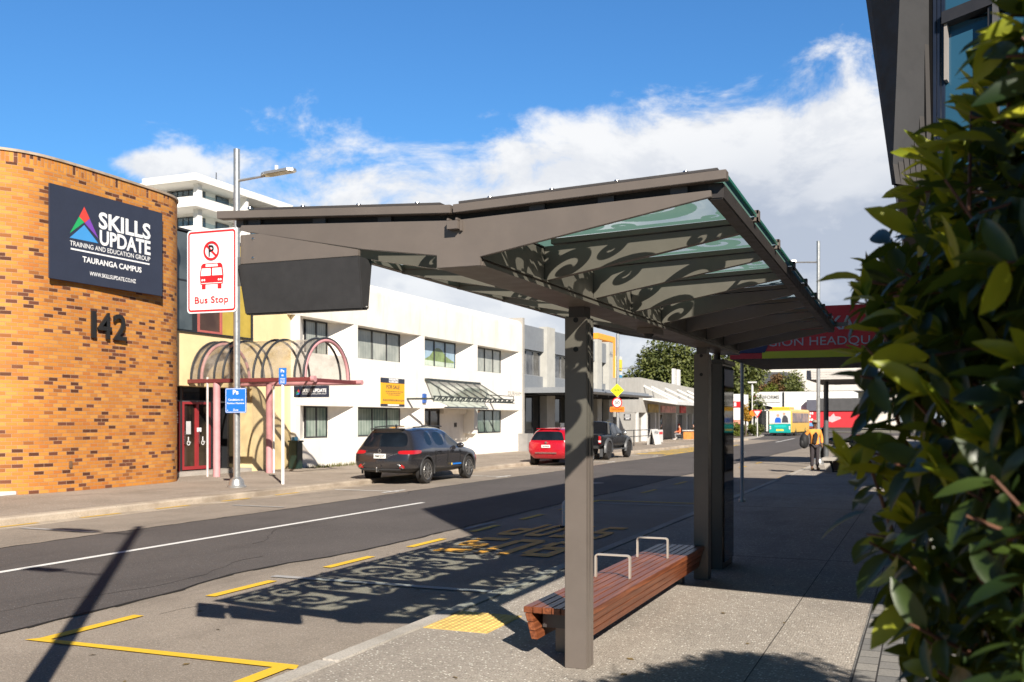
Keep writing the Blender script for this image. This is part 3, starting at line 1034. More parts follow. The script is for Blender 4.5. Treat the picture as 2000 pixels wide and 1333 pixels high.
bn = thing("slatted_bench", "reddish hardwood slatted bench with two steel armrests between the shelter columns", "bench", (-2.42, 8.5, 0))
BY0, BY1, ZT = 6.62, 10.53, 0.363
xs = np.linspace(-2.665, -2.165, 8)
for i in range(7):
    MB().box(xs[i] + 0.003, xs[i + 1] - 0.003, BY0 + (0.0 if i else 0.0), BY1, ZT - 0.045, ZT).build("seat_slat", m_wood, bn, bevel=0.004)
for side in (-1, 1):
    xo = -2.665 if side < 0 else -2.165
    for k in range(3):
        z1, z0 = ZT - 0.048 - k * 0.062, ZT - 0.048 - k * 0.062 - 0.058
        s1, s0 = (ZT - z1) * 0.27, (ZT - z0) * 0.27
        a = [(xo - side * s1, z1), (xo - side * s0, z0), (xo - side * (s0 + 0.05), z0), (xo - side * (s1 + 0.05), z1)]
        MB().prism(a, 'y', BY0, BY1).build("skirt_slat", m_wood, bn, bevel=0.003)
MB().box(-2.56, -2.27, BY0 + 0.12, BY1 - 0.08, 0.20, ZT - 0.05).build("bench_frame", m_steel_d, bn)
for y in (6.9, 10.25):
    MB().box(-2.50, -2.33, y - 0.06, y + 0.06, 0.0, 0.21).build("leg", m_steel, bn, bevel=0.004)
for y in (8.12, 9.45):
    pts = [(-2.60, y, ZT - 0.01), (-2.60, y, ZT + 0.155)]
    for k in range(5):
        a = R(180 - 22.5 * k)
        pts.append((-2.575 + 0.025 * math.cos(a), y, ZT + 0.165 + 0.025 * math.sin(a)))
    for k in range(5):
        a = R(90 - 22.5 * k)
        pts.append((-2.325 + 0.025 * math.cos(a), y, ZT + 0.165 + 0.025 * math.sin(a)))
    pts += [(-2.30, y, ZT + 0.155), (-2.30, y, ZT - 0.01)]
    mbr = MB()
    for q, r_ in zip(pts[:-1], pts[1:]):
        mbr.bar(q, r_, 0.034, 0.012, up=(0, 1, 0.0))
    vs, fs = [], []
    n = len(pts)
    for i, q in enumerate(pts):
        d = (Vector(pts[min(i + 1, n - 1)]) - Vector(pts[max(i - 1, 0)])).normalized()
        nrm = d.cross(Vector((0, 1, 0)))
        for a, b2 in ((-1, -1), (1, -1), (1, 1), (-1, 1)):
            vs.append(Vector(q) + Vector((0, 1, 0)) * 0.018 * a + nrm * 0.007 * b2)
    for i in range(n - 1):
        for k2 in range(4):
            fs.append((i * 4 + k2, i * 4 + (k2 + 1) % 4, (i + 1) * 4 + (k2 + 1) % 4, (i + 1) * 4 + k2))
    MB().add(vs, fs).build("armrest", M("armrest_steel", (0.60, 0.54, 0.47), 0.42, metal=0.5, var=0.05), bn)

# ------------------------------------------------------------------ information totem behind the second column
kt = thing("information_totem", "tall dark information totem with glossy black screen behind the far shelter column", "information totem", (-2.24, 11.6, 0))
MB().box(-2.375, -2.13, 11.33, 11.98, 0.0, 2.34).build("housing", M("totem_paint", (0.10, 0.088, 0.08), 0.35, metal=0.3, var=0.06), kt, bevel=0.004)
MB().box(-2.39, -2.10, 11.31, 12.02, 2.341, 2.385).build("cap", m_steel_d, kt, bevel=0.004)
MB().box(-2.258, -2.246, 11.322, 11.333, 0.0, 2.33).build("seam", m_black, kt)
MB().box(-2.131, -2.112, 11.37, 11.95, 0.08, 2.31).build("screen", M("totem_screen", (0.006, 0.006, 0.008), 0.03, var=0.0, spec=0.9), kt)
MB().cyl((-2.25, 11.65, 2.385), (-2.25, 11.65, 2.475), 0.04, n=14).build("top_stub", m_steel_d, kt)
# ------------------------------------------------------------------ brick building on the far side
mt, t = newmat("orange_brick")
uvn = t.n('ShaderNodeUVMap').outputs[0]
br = t.n('ShaderNodeTexBrick', {'Vector': uvn, 'Color1': (0, 0, 0), 'Color2': (1, 1, 1), 'Mortar': (0.5, 0.5, 0.5), 'Scale': 1.0, 'Mortar Size': 0.0065,
                                'Mortar Smooth': 0.3, 'Bias': 0.0, 'Brick Width': 0.242, 'Row Height': 0.0865}, offset=0.5)
rnd = t.n('ShaderNodeSeparateColor', {0: br.outputs[0]}).outputs[0]
ramp = t.n('ShaderNodeValToRGB', {0: rnd})
cr = ramp.color_ramp
cr.interpolation = 'CONSTANT'
stops = [(0.0, (0.10, 0.035, 0.018)), (0.05, (0.16, 0.055, 0.030)), (0.135, (0.34, 0.12, 0.03)), (0.19, (0.55, 0.21, 0.040)), (0.34, (0.61, 0.245, 0.042)),
         (0.52, (0.66, 0.275, 0.048)), (0.68, (0.59, 0.225, 0.038)), (0.82, (0.68, 0.31, 0.065)), (0.93, (0.56, 0.19, 0.035))]
cr.elements[0].position, cr.elements[0].color = 0.0, (*stops[0][1], 1)
cr.elements[1].position, cr.elements[1].color = stops[1][0], (*stops[1][1], 1)
for ps, c in stops[2:]:
    e = cr.elements.new(ps)
    e.color = (*c, 1)
col = t.mix(br.outputs['Fac'], t.mix(1.0, ramp.outputs[0], (0.88, 0.88, 0.92), 'MULTIPLY'), (0.40, 0.26, 0.165))
gr = t.noise(uvn, 1.1, 7, 0.6)
col = t.mix(t.m('MULTIPLY', t.step(gr, 0.5, 0.75), 0.30), col, (0.30, 0.12, 0.04))
col = t.mix(t.m('MULTIPLY', t.step(t.noise(uvn, 40, 3, 0.7), 0.45, 0.75), 0.25), col, (0.22, 0.085, 0.03))
p = t.n('ShaderNodeBsdfPrincipled', {'Base Color': col, 'Roughness': 0.75, 'Specular IOR Level': 0.3})
hh = t.m('ADD', t.m('SUBTRACT', 1.0, br.outputs['Fac']), t.m('MULTIPLY', rnd, 0.25))
t.set(p, 'Normal', t.n('ShaderNodeBump', {'Strength': 0.7, 'Distance': 0.012, 'Height': hh}).outputs[0])
t.n('ShaderNodeOutputMaterial', {0: p.outputs[0]})
m_brick = mt
m_coping = M("coping_stone", (0.42, 0.33, 0.25), 0.8, var=0.2, scale=3, grime=0.4)

ctrl = [(-26.0, 13.9), (-23.0, 14.1), (-21.0, 14.7), (-19.85, 15.4), (-19.15, 16.15), (-18.83, 16.75), (-18.72, 17.6), (-18.73, 18.8), (-18.78, 20.0), (-18.84, 21.0),
        (-18.98, 21.6), (-19.35, 22.12), (-19.95, 22.42), (-20.8, 22.55), (-22.5, 22.6)]


def catmull(P, n):
    out = []
    for i in range(len(P) - 1):
        p0, p1, p2, p3 = P[max(i - 1, 0)], P[i], P[i + 1], P[min(i + 2, len(P) - 1)]
        for k in range(n):
            u = k / n
            out.append(tuple(0.5 * (2 * b + (c - a) * u + (2 * a - 5 * b + 4 * c - d) * u * u + (3 * b - a - 3 * c + d) * u ** 3) for a, b, c, d in zip(p0, p1, p2, p3)))
    out.append(P[-1])
    return out


cv = catmull(ctrl, 8)
arc = [0.0]
for a, b in zip(cv[:-1], cv[1:]):
    arc.append(arc[-1] + math.hypot(b[0] - a[0], b[1] - a[1]))
bb = thing("brick_building", "orange brick building with a curved corner wall and dark speckled bricks", "building", (-20, 19, 0))


def band(z0, z1, off=0.0, vert=False):
    V, F, UV = [], [], []
    for i, (x, y) in enumerate(cv):
        a, b = cv[max(i - 1, 0)], cv[min(i + 1, len(cv) - 1)]
        d = Vector((b[0] - a[0], b[1] - a[1], 0)).normalized()
        nx, ny = d.y, -d.x
        for z in (z0, z1):
            V.append((x + nx * off, y + ny * off, z))
            UV.append((z - z0 + 7.0, arc[i]) if vert else (arc[i], z))
        if i:
            k = 2 * i
            F.append((k - 2, k, k + 1, k - 1))
    return MB().add(V, F), UV


m_, uv = band(-0.05, 7.50)
m_.build("wall", m_brick, bb, smooth=True, uv=uv, recalc=False)
m_, uv = band(7.5, 7.742, 0.0, True)
m_.build("soldier_course", m_brick, bb, smooth=True, uv=uv, recalc=False)
V, F = [], []
for i, (x, y) in enumerate(cv):
    a, b = cv[max(i - 1, 0)], cv[min(i + 1, len(cv) - 1)]
    d = Vector((b[0] - a[0], b[1] - a[1], 0)).normalized()
    nx, ny = d.y, -d.x
    for o_, z in ((0.035, 7.742), (0.035, 7.80), (-0.30, 7.82), (-0.30, 7.742)):
        V.append((x + nx * o_, y + ny * o_, z))
    if i:
        k = 4 * i
        for q in range(4):
            F.append((k - 4 + q, k + q, k + (q + 1) % 4, k - 4 + (q + 1) % 4))
MB().add(V, F).build("coping", m_coping, bb)
MB().add([(x, y, 7.6) for x, y in cv] + [(-32, 22.6, 7.6), (-32, 13.9, 7.6)], [tuple(range(len(cv) + 2))]).build("roof", M("flat_roof", (0.25, 0.25, 0.25), 0.9), bb)
for y, z in ((17.72, 0.55), (21.42, 0.62)):
    xw = np.interp(y, [q[1] for q in cv[32:]][::1], [q[0] for q in cv[32:]])
    b = MB().box(xw - 0.02, xw + 0.03, y, y + 0.09, z, z + 0.17)
    b.build("wall_vent", M("rusty_vent", (0.20, 0.11, 0.06), 0.7, var=0.3), bb, bevel=0.008)
o = MB().box(-20.6, -18.95, 14.9, 17.0, 0.0, 0.09).build("white_slab", M("white_slab", (0.75, 0.74, 0.72), 0.7), None, bevel=0.01)
setp(o, "low white painted slab at the foot of the brick wall", "slab")

# campus billboard
m_navy = M("billboard_navy", (0.030, 0.036, 0.060), 0.45, var=0.05)
m_bw = M("lettering_white", (0.84, 0.84, 0.84), 0.5, var=0.02)
sb = thing("campus_billboard", "big navy training campus billboard with triangle logo on the brick wall", "billboard", (-18.62, 18.9, 4.96))
BY, BZ, BW, BH, BX = 17.06, 4.955, 3.66, 2.195, -18.60
MB().box(BX - 0.05, BX, BY, BY + BW, BZ, BZ + BH).build("board", m_navy, sb, bevel=0.004)
bp = lambda s, q: (BX + 0.002, BY + s * BW, BZ + q * BH)
YV, ZV = (0, 1, 0), (0, 0, 1)


def sq(pts):
    out = []
    for x, y in pts:
        top = 350 + 200 / 742 * (x - 303)
        bot = 985 + 118 / 742 * (x - 303)
        out.append(((x - 303) / 742 * BW, (bot - y) / (bot - top) * BH))
    return out


for nm, c, pts in (("logo_red", (0.72, 0.06, 0.045), [(508, 505), (542, 582), (511, 612), (477, 570)]), ("logo_green", (0.02, 0.38, 0.12), [(476, 571), (510, 607), (420, 682)]),
                   ("logo_purple", (0.20, 0.06, 0.42), [(542, 583), (598, 716), (511, 613)]), ("logo_blue", (0.06, 0.30, 0.66), [(508, 626), (597, 747), (419, 712)])):
    f_ = sq(pts)
    flat(MB(), (BX, BY, BZ), YV, ZV, f_, 0.003).build(nm, M(nm, c, 0.5, var=0.02), sb, recalc=False)
for s, a, b, q0, q1, bo in (("SKILLS", .400, .879, .640, .828, .030), ("UPDATE", .408, .879, .458, .628, .030), ("TRAINING AND EDUCATION GROUP", .158, .876, .388, .440, .006),
                            ("TAURANGA CAMPUS", .262, .791, .234, .298, .028), ("WWW.SKILLSUPDATE.CO.NZ", .322, .737, .100, .145, .012)):
    text("lettering", s, bp(a, q0), YV, ZV, m_bw, sb, w=(b - a) * BW, h=(q1 - q0) * BH, bold=bo)
flat(MB(), (BX, BY, BZ), YV, ZV, [(.165 * BW, .345 * BH), (.870 * BW, .345 * BH), (.870 * BW, .362 * BH), (.165 * BW, .362 * BH)], 0.003).build("rule_line", m_bw, sb, recalc=False)

hn = thing("house_number", "black standing-off numerals 142 on the orange brick wall", "house number", (-18.7, 18.9, 3.68))
m_num = M("numeral_black", (0.018, 0.016, 0.015), 0.35, var=0.1)
for s, a, b in (("1", 0.0, 0.12), ("4", .18, .56), ("2", .62, 1.0)):
    text("numeral", s, (-18.70, 18.37 + a * 1.14, 3.69), YV, ZV, m_num, hn, w=(b - a) * 1.14, h=0.65, bold=0.008, ext=0.05)

# ------------------------------------------------------------------ yellow reception building
m_yel = M("cream_yellow_plaster", (0.82, 0.65, 0.36), 0.8, var=0.07, scale=1.2, grime=0.12, bump=0.1)
m_frame = M("dark_window_frame", (0.022, 0.023, 0.026), 0.4, var=0.05)
m_redf = M("red_door_frame", (0.30, 0.028, 0.032), 0.45, var=0.08)
m_curt = pane_mat("tinted_glass", (0.05, 0.06, 0.065), (0.09, 0.105, 0.11), rough=0.05, spec=0.9)
m_dark = pane_mat("dark_shop_glass", (0.006, 0.007, 0.008), (0.02, 0.02, 0.022), rough=0.03, spec=0.5)
m_door = pane_mat("door_glass", (0.008, 0.008, 0.008), (0.05, 0.038, 0.024), rough=0.04, spec=0.5)
m_ochre = M("ochre_panel", (0.50, 0.36, 0.06), 0.35, var=0.1)
m_brnp = pane_mat("brown_pane", (0.06, 0.03, 0.02), (0.11, 0.06, 0.04))
yb = thing("yellow_building", "cream yellow two-storey building with dark glazed upper floor behind the barrel canopy", "building", (-22, 25.5, 0))
MB().box(-30, -20.5, 27.02, 29.17, 0.0, 7.35).build("wall", m_yel, yb)
MB().box(-30, -20.5, 22.4, 27.017, 2.72, 4.34).build("spandrel", m_yel, yb)
MB().box(-30, -20.62, 22.4, 27.016, 4.343, 7.34).build("upper_core", m_frame, yb)
MB().box(-30, -20.47, 22.4, 29.2, 7.353, 7.42).build("parapet_cap", m_frame, yb)
MB().box(-30, -21.15, 22.4, 27.016, 0.0, 2.717).build("entrance_core", m_dark, yb)
MB().box(-20.62, -20.49, 22.4, 24.10, 4.40, 5.85).build("upper_pane", m_curt, yb)
MB().box(-20.62, -20.49, 22.4, 24.10, 5.90, 7.30).build("upper_pane", m_curt, yb)
MB().box(-20.62, -20.47, 24.10, 24.30, 4.343, 7.35).build("mullion", m_frame, yb)
MB().box(-20.62, -20.48, 22.4, 24.10, 5.85, 5.90).build("mullion", m_frame, yb)
wf = MB()
for a in ((24.33, 24.41, 4.36, 7.3), (25.38, 25.46, 4.36, 7.3), (24.41, 25.38, 4.36, 4.44), (24.41, 25.38, 5.9, 6.0)):
    wf.box(-20.61, -20.46, *a)
wf = wf.build("window_frame", M("faded_red_frame", (0.46, 0.12, 0.10), 0.5), yb)
MB().box(-20.6, -20.5, 24.41, 25.38, 4.44, 7.3).build("pane", m_brnp, wf)
MB().box(-20.61, -20.48, 25.46, 26.90, 4.36, 7.3).build("upper_panel", m_ochre, yb)
MB().box(-20.62, -20.46, 26.90, 27.01, 4.343, 7.35).build("mullion", m_frame, yb)
MB().box(-20.55, -20.44, 22.4, 27.0, 4.335, 4.375).build("sill", m_frame, yb)
# entrance glazing in its recess
MB().box(-21.15, -20.95, 22.4, 27.0, 2.25, 2.30).build("transom", M("transom_grey", (0.10, 0.10, 0.105), 0.4), yb)
for y in (24.13, 25.52, 26.35):
    MB().box(-21.15, -20.94, y - 0.06, y + 0.05, 0.12, 2.717).build("mullion", m_frame, yb)
MB().box(-21.15, -20.93, 24.02, 24.07, 0.12, 2.25).build("mullion", m_redf, yb)
for y0, y1 in ((24.20, 24.86), (24.86, 25.47)):
    d = MB()
    d.box(-21.12, -20.93, y0, y0 + 0.06, 0.16, 2.25).box(-21.12, -20.93, y1 - 0.06, y1, 0.16, 2.25)
    d.box(-21.12, -20.93, y0 + 0.06, y1 - 0.06, 0.16, 0.26).box(-21.12, -20.93, y0 + 0.06, y1 - 0.06, 2.18, 2.25)
    d = d.build("door", m_redf, yb)
    MB().box(-21.10, -21.0, y0 + 0.06, y1 - 0.06, 0.26, 2.18).build("pane", m_door, d)
    MB().box(-20.93, -20.89, y0 + 0.03, y0 + 0.06, 0.95, 1.35).build("handle", m_chrome, d)
    st = MB()
    disc(st, (-20.995, y0 + 0.32, 0.98), (1, 0, 0), 0.075, 18, 0.05)
    st.box(-21.0, -20.992, y0 + 0.30, y0 + 0.335, 1.02, 1.17)
    st.box(-21.0, -20.992, y0 + 0.335, y0 + 0.42, 0.99, 1.02)
    st.build("access_sticker", m_bw, d, recalc=False)
MB().box(-21.0, -20.99, 24.42, 24.62, 1.25, 1.65).build("notice", M("paper_notice", (0.55, 0.55, 0.55), 0.8), yb)
MB().box(-20.93, -20.92, 24.83, 25.02, 1.32, 1.45).build("notice", m_bw, yb)
for s, z in (("SKILLS", 1.80), ("UPDATE", 1.60)):
    text("lettering", s, (-20.945, 23.28, z), YV, ZV, m_bw, yb, w=0.72, h=0.15, bold=0.03)
MB().box(-21.15, -20.5, 22.0, 27.0, 0.0, 0.12).build("entrance_step", m_conc, yb)

# ------------------------------------------------------------------ barrel vault canopy over the entrance
m_pink = M("faded_pink_paint", (0.56, 0.27, 0.28), 0.55, var=0.14, scale=2.5, grime=0.2)
m_maroon = M("maroon_paint", (0.16, 0.035, 0.035), 0.45, var=0.15)
m_rib = M("rib_black", (0.03, 0.032, 0.036), 0.45, var=0.1)
m_vault = glassy("cloudy_vault_sheet", (0.84, 0.82, 0.79), base=0.34, rough=0.12, refl=0.5)
cn = thing("barrel_canopy", "barrel vaulted entrance canopy with dark ribs on faded pink posts", "canopy", (-18.5, 25.2, 0))
YA, YB_, ZS = 23.98, 26.42, 2.92
MB().box(-20.9, -16.15, YA - 0.09, YA + 0.09, ZS - 0.13, ZS - 0.01).build("gutter_beam", m_maroon, cn, bevel=0.01)
MB().cyl((-20.9, YB_, ZS - 0.08), (-15.95, YB_, ZS - 0.08), 0.075).build("edge_beam", m_pink, cn, smooth=True)
MB().box(-16.2, -16.13, YA - 0.1, YB_, ZS - 0.14, ZS - 0.03).build("end_beam", m_maroon, cn)
MB().cyl((-16.15, YA, ZS - 0.06), (-16.02, YA, ZS - 0.06), 0.09).build("gutter_stop", m_pink, cn, smooth=True)


def arch_pts(x, r=1.22, k=22, a0=0, a1=180):
    yc = (YA + YB_) / 2
    return [(x, yc - r * math.cos(R(a0 + (a1 - a0) * i / k)), ZS + r * 0.98 * math.sin(R(a0 + (a1 - a0) * i / k))) for i in range(k + 1)]


for x in (-20.44, -20.16, -19.58, -19.26, -18.17, -17.86, -16.73, -16.42):
    MB().tube(arch_pts(x), 0.036, 8).build("rib", m_rib, cn, smooth=True)
MB().tube(arch_pts(-16.42, 1.15), 0.05, 10).build("end_hoop", m_pink, cn, smooth=True)
MB().tube(arch_pts(-20.10, 1.15), 0.05, 10).build("end_hoop", m_pink, cn, smooth=True)
V, F = [], []
for i, x in enumerate((-20.46, -16.42)):
    V += arch_pts(x, 1.2)
n = len(V) // 2
MB().add(V, [(i, i + 1, i + 1 + n, i + n) for i in range(n - 1)]).build("vault_sheet", m_vault, cn, smooth=True, recalc=False)
V = arch_pts(-20.46, 1.19)
MB().add(V, [tuple(range(len(V)))]).build("end_sheet", m_vault, cn, recalc=False)
for x, y in ((-19.5, 24.0), (-19.36, 26.38)):
    MB().cyl((x, y, 0.0), (x, y, ZS - 0.1), 0.105, n=18).build("post", m_pink, cn, smooth=True)
MB().cyl((-19.78, 23.93, 0.0), (-19.78, 23.93, ZS + 0.05), 0.035).build("downpipe", M("downpipe_grey", (0.55, 0.5, 0.48), 0.5), cn, smooth=True)
MB().cyl((-19.2, 26.40, 0.0), (-19.2, 26.40, ZS - 0.1), 0.03).build("downpipe", m_signw, cn, smooth=True)
# hanging sign under its edge
hs = thing("hanging_sign", "small dark training sign hung from the edge beam of the barrel canopy", "sign", (-17.8, 26.42, 2.4))
MB().box(-18.44, -17.16, 26.40, 26.45, 2.40, 2.76).build("board", m_navy, hs)
for x in (-18.25, -17.35):
    MB().cyl((x, 26.425, 2.76), (x, 26.425, 2.84), 0.012, n=8).build("hanger", m_chrome, hs)
text("lettering", "SKILLS UPDATE", (-18.13, 26.399, 2.555), (1, 0, 0), ZV, m_bw, hs, w=0.90, h=0.115, bold=0.03)
text("lettering", "TRAINING AND EDUCATION GROUP", (-18.13, 26.399, 2.49), (1, 0, 0), ZV, m_bw, hs, w=0.90, h=0.04)
for nm, pts in (("logo_red", [(.18, .26), (.13, .20), (.18, .16), (.22, .20)]), ("logo_green", [(.13, .20), (.17, .16), (.08, .11)]), ("logo_purple", [(.22, .20), (.28, .10), (.18, .16)]), ("logo_blue", [(.18, .145), (.28, .09), (.08, .09)])):
    flat(MB(), (-18.44, 26.40, 2.40), (1, 0, 0), ZV, pts[::-1], 0.003).build(nm, MATS[nm], hs, recalc=False)

# ------------------------------------------------------------------ white office building
m_wht = M("white_plaster", (0.83, 0.79, 0.72), 0.8, var=0.05, scale=0.8, grime=0.16, bump=0.08)
m_blind = pane_mat("blind_pane", (0.20, 0.22, 0.20), (0.44, 0.45, 0.40), stripes=48.0, rough=0.04, spec=0.6)
m_green = pane_mat("green_pane", (0.10, 0.15, 0.13), (0.33, 0.38, 0.33), stripes=30.0, rough=0.04, spec=0.6)
wbd = thing("white_building", "white plastered two-storey office with recessed dark-framed windows and rounded parapet", "building", (-24, 39.5, 0))
XF, XR, Y0, Y1 = -20.3, -20.88, 29.18, 50.25
MB().box(-34, XR, Y0, Y1, 0, 6.9).build("core", m_wht, wbd)
pr = [(XR, 5.36), (XF, 5.36), (XF, 6.72)]
for k in range(1, 9):
    a = R(90 * k / 8)
    pr.append((XF - 0.42 + 0.42 * math.cos(a), 6.72 + 0.40 * math.sin(a)))
pr += [(-21.6, 7.15), (-21.6, 6.9), (XR, 6.9)]
MB().prism(pr, 'y', Y0 - 0.25, Y1).build("parapet_band", M("stained_white_plaster", (0.80, 0.75, 0.67), 0.8, var=0.06, scale=0.8, grime=0.34, bump=0.08), wbd, smooth=True)
MB().box(XR, XF, Y0, Y1, 2.20, 4.09).build("middle_band", m_wht, wbd)
MB().box(XR, XF, Y0, 38.75, 0.0, 1.02).build("base_band", m_wht, wbd)
MB().box(XR, XF, 44.3, Y1, 0.0, 1.02).build("base_band", m_wht, wbd)
bays = [(29.45, 33.06, 30.5, 31.95), (33.30, 38.52, 33.35, 37.55), (38.86, 44.05, 39.0, 43.0), (44.45, 49.9, 44.75, 48.5)]
for (z0, z1, up) in ((4.093, 5.357, True), (1.023, 2.197, False)):
    prev = Y0
    for i, (b0, b1, w0, w1) in enumerate(bays):
        MB().box(XR, XF - 0.002, prev, b0, z0, z1).build("pier", m_wht, wbd)
        prev = b1
        if not up and i == 2:
            continue
        pw = MB().prism([(XR, w1 + 0.04), (XF - 0.002, b1), (XR, b1)], 'z', z0, z1)
        pw.build("splay", m_wht, wbd)
        if i == 0:
            MB().prism([(XR, w0 - 0.04), (XR, b0), (XF - 0.002, b0)], 'z', z0, z1).build("splay", m_wht, wbd)
    MB().box(XR, XF - 0.002, prev, Y1, z0, z1).build("pier", m_wht, wbd)


def win(par, x, y0, y1, z0, z1, n, mf, mg, d=0.07, fw=0.05, split=None):
    f_ = MB()
    f_.box(x, x + d, y0, y1, z0, z0 + fw).box(x, x + d, y0, y1, z1 - fw, z1)
    ys = split or [y0 + (y1 - y0) * k / n for k in range(n + 1)]
    for y in ys:
        yy0 = min(max(y - fw / 2, y0), y1 - fw)
        f_.box(x, x + d, yy0, yy0 + fw, z0 + fw, z1 - fw)
    f_ = f_.build("window", mf, par)
    MB().box(x, x + d * 0.45, y0 + 0.01, y1 - 0.01, z0 + 0.01, z1 - 0.01).build("pane", mg, f_)
    return f_


for i, (b0, b1, w0, w1) in enumerate(bays):
    n = 2 if i == 0 else 4
    sp_ = None if i == 0 else [w0, w0 + (w1 - w0) * .16, w0 + (w1 - w0) * .45, w0 + (w1 - w0) * .73, w1]
    wn = win(wbd, XR + 0.012, w0, w1, 4.10, 5.35, n, m_frame, m_blind, split=sp_)
    if i == 2:   # a hill picture behind the glass
        y0, z0 = w0 + 0.68, 4.16
        g = MB().box(XR + 0.046, XR + 0.05, y0, w1 - 0.06, z0, 5.28)
        pc = g.build("picture", M("picture_sky", (0.30, 0.42, 0.52), 0.2, var=0.15, spec=0.8), wn)
        hill = [(0.2, 0.28), (0.7, 0.45), (1.0, 0.68), (1.3, 0.83), (1.6, 0.86), (1.9, 0.78), (2.3, 0.52), (2.9, 0.36), (3.2, 0.30), (3.2, 0.22), (0.2, 0.2)]
        flat(MB(), (XR + 0.051, y0, z0), YV, ZV, hill, 0.002).build("picture_hill", M("picture_hill", (0.20, 0.27, 0.10), 0.2, var=0.3, scale=4), pc)
        flat(MB(), (XR + 0.051, y0, z0), YV, ZV, [(0, 0), (3.2, 0), (3.2, 0.2), (0, 0.25)], 0.003).build("picture_shore", M("picture_shore", (0.45, 0.52, 0.42), 0.2, var=0.2), pc)
        b = MB()
        for q in (1.16, 2.29):
            b.box(XR + 0.05, XR + 0.085, w0 + q * 1.0 + 0.6 - 0.02, w0 + q + 0.6 + 0.03, 4.15, 5.30)
        b.build("mullion", m_frame, wn)
    if i != 2:
        win(wbd, XR + 0.012, w0, w1, 1.03, 2.19, n, m_frame, m_green, split=sp_)
# entrance bay
MB().box(XR, XF - 0.3, 38.78, 44.28, 0.0, 0.12).build("entrance_step", m_conc, wbd)
win(wbd, XR + 0.02, 39.4, 41.3, 0.12, 2.19, 2, m_frame, pane_mat("entry_glass", (0.05, 0.045, 0.04), (0.22, 0.19, 0.15)), fw=0.10)
MB().box(XR, XR + 0.25, 41.4, 43.9, 1.98, 2.19).build("soffit_drop", m_wht, wbd)
MB().box(XR + 0.0, XR + 0.03, 43.0, 43.25, 1.35, 1.55).build("intercom", m_frame, wbd)
MB().box(XF, XF + 0.09, 38.6, 38.9, 2.42, 2.84).build("alarm_box", M("alarm_blue", (0.04, 0.12, 0.40), 0.4), wbd, bevel=0.02)
text("lettering", "DURHAM", (XF + 0.002, 48.3, 2.98), YV, ZV, M("letter_grey", (0.20, 0.19, 0.17), 0.5), wbd, w=1.85, h=0.22)
MB().box(-21.6, -20.25, Y1, Y1 + 0.26, 0, 7.25).build("party_wall", M("party_wall_grey", (0.36, 0.34, 0.31), 0.8, var=0.08), wbd)
MB().box(-20.3, -19.75, Y1 - 0.55, Y1 + 0.3, 0, 0.95).build("plinth", M("plinth_grey", (0.26, 0.25, 0.24), 0.85, var=0.1), wbd)

# steel and glass awning over its entrance
aw = thing("glass_awning", "raked steel and glass awning over the white building's entrance", "awning", (-19.8, 42, 2.5))
m_aws = M("awning_steel", (0.055, 0.065, 0.062), 0.45, metal=0.3, var=0.1)
ys = np.linspace(38.9, 44.5, 7)
MB().box(-20.3, -20.2, 38.85, 44.6, 3.40, 3.52).build("wall_rail", m_aws, aw)
for y in ys:
    MB().bar((-20.25, y, 3.45), (-19.0, y + 0.2, 2.66), 0.05, 0.07).build("rafter", m_aws, aw)
MB().add([(-20.24, 38.95, 3.47), (-20.24, 44.5, 3.47), (-19.02, 44.7, 2.69), (-19.02, 39.15, 2.69)], [(0, 1, 2, 3)]).build("glass", glassy("awning_glass", (0.55, 0.62, 0.60), base=0.10), aw, recalc=False)
fb = MB()
fb.box(-19.06, -18.98, 37.2, 46.0, 2.66, 2.71).box(-19.06, -18.98, 37.2, 46.0, 2.50, 2.54)
for i in range(30):
    y = 37.2 + i * 0.293
    fb.bar((-19.02, y, 2.54), (-19.02, y + 0.29, 2.66) if i % 2 else (-19.02, y + 0.15, 2.66), 0.05, 0.035)
fb.build("edge_truss", m_aws, aw)
for y in (37.25, 45.95):
    MB().box(-20.3, -19.06, y - 0.04, y + 0.04, 2.54, 2.62).build("side_arm", m_aws, aw)
MB().tube([(-19.0, 42.6, 2.72), (-19.0, 42.6, 2.86), (-19.0, 45.9, 2.86), (-19.0, 45.9, 2.72)], 0.02, 8).build("hand_rail", m_aws, aw)
o = MB()
MB_can = [(XF, 2.50), (-19.9, 2.46), (-19.55, 2.34), (-19.45, 2.22), (-20.3, 2.20)]
MB().prism(MB_can, 'y', 39.2, 43.9).build("canvas_roll", m_wht, aw, smooth=True)

# for sale sign
fs_ = thing("for_sale_sign", "yellow and navy for sale board on the white building", "sign", (-20.28, 36, 2.26))
MB().box(XF, XF + 0.03, 35.02, 36.98, 2.26, 3.40).build("board", M("sale_yellow", (0.86, 0.42, 0.02), 0.45, var=0.03), fs_)
MB().box(XF + 0.002, XF + 0.034, 35.02, 36.98, 3.20, 3.40).build("top_band", m_navy, fs_)
MB().box(XF + 0.002, XF + 0.034, 35.02, 36.98, 2.26, 2.34).build("foot_band", m_navy, fs_)
ringm = MB()
MB().box(XF + 0.03, XF + 0.036, 35.66, 36.42, 3.225, 3.385).build("name_plate", m_bw, fs_)
text("lettering", "BAYLEYS", (XF + 0.037, 35.70, 3.26), YV, ZV, m_navy, fs_, w=0.68, h=0.09, bold=0.02)
text("lettering", "FOR SALE", (XF + 0.031, 35.45, 2.96), YV, ZV, m_navy, fs_, w=1.1, h=0.16, bold=0.015)
MB().box(XF + 0.032, XF + 0.036, 35.55, 36.5, 2.27, 2.33).build("foot_label", m_bw, fs_)
b = MB()
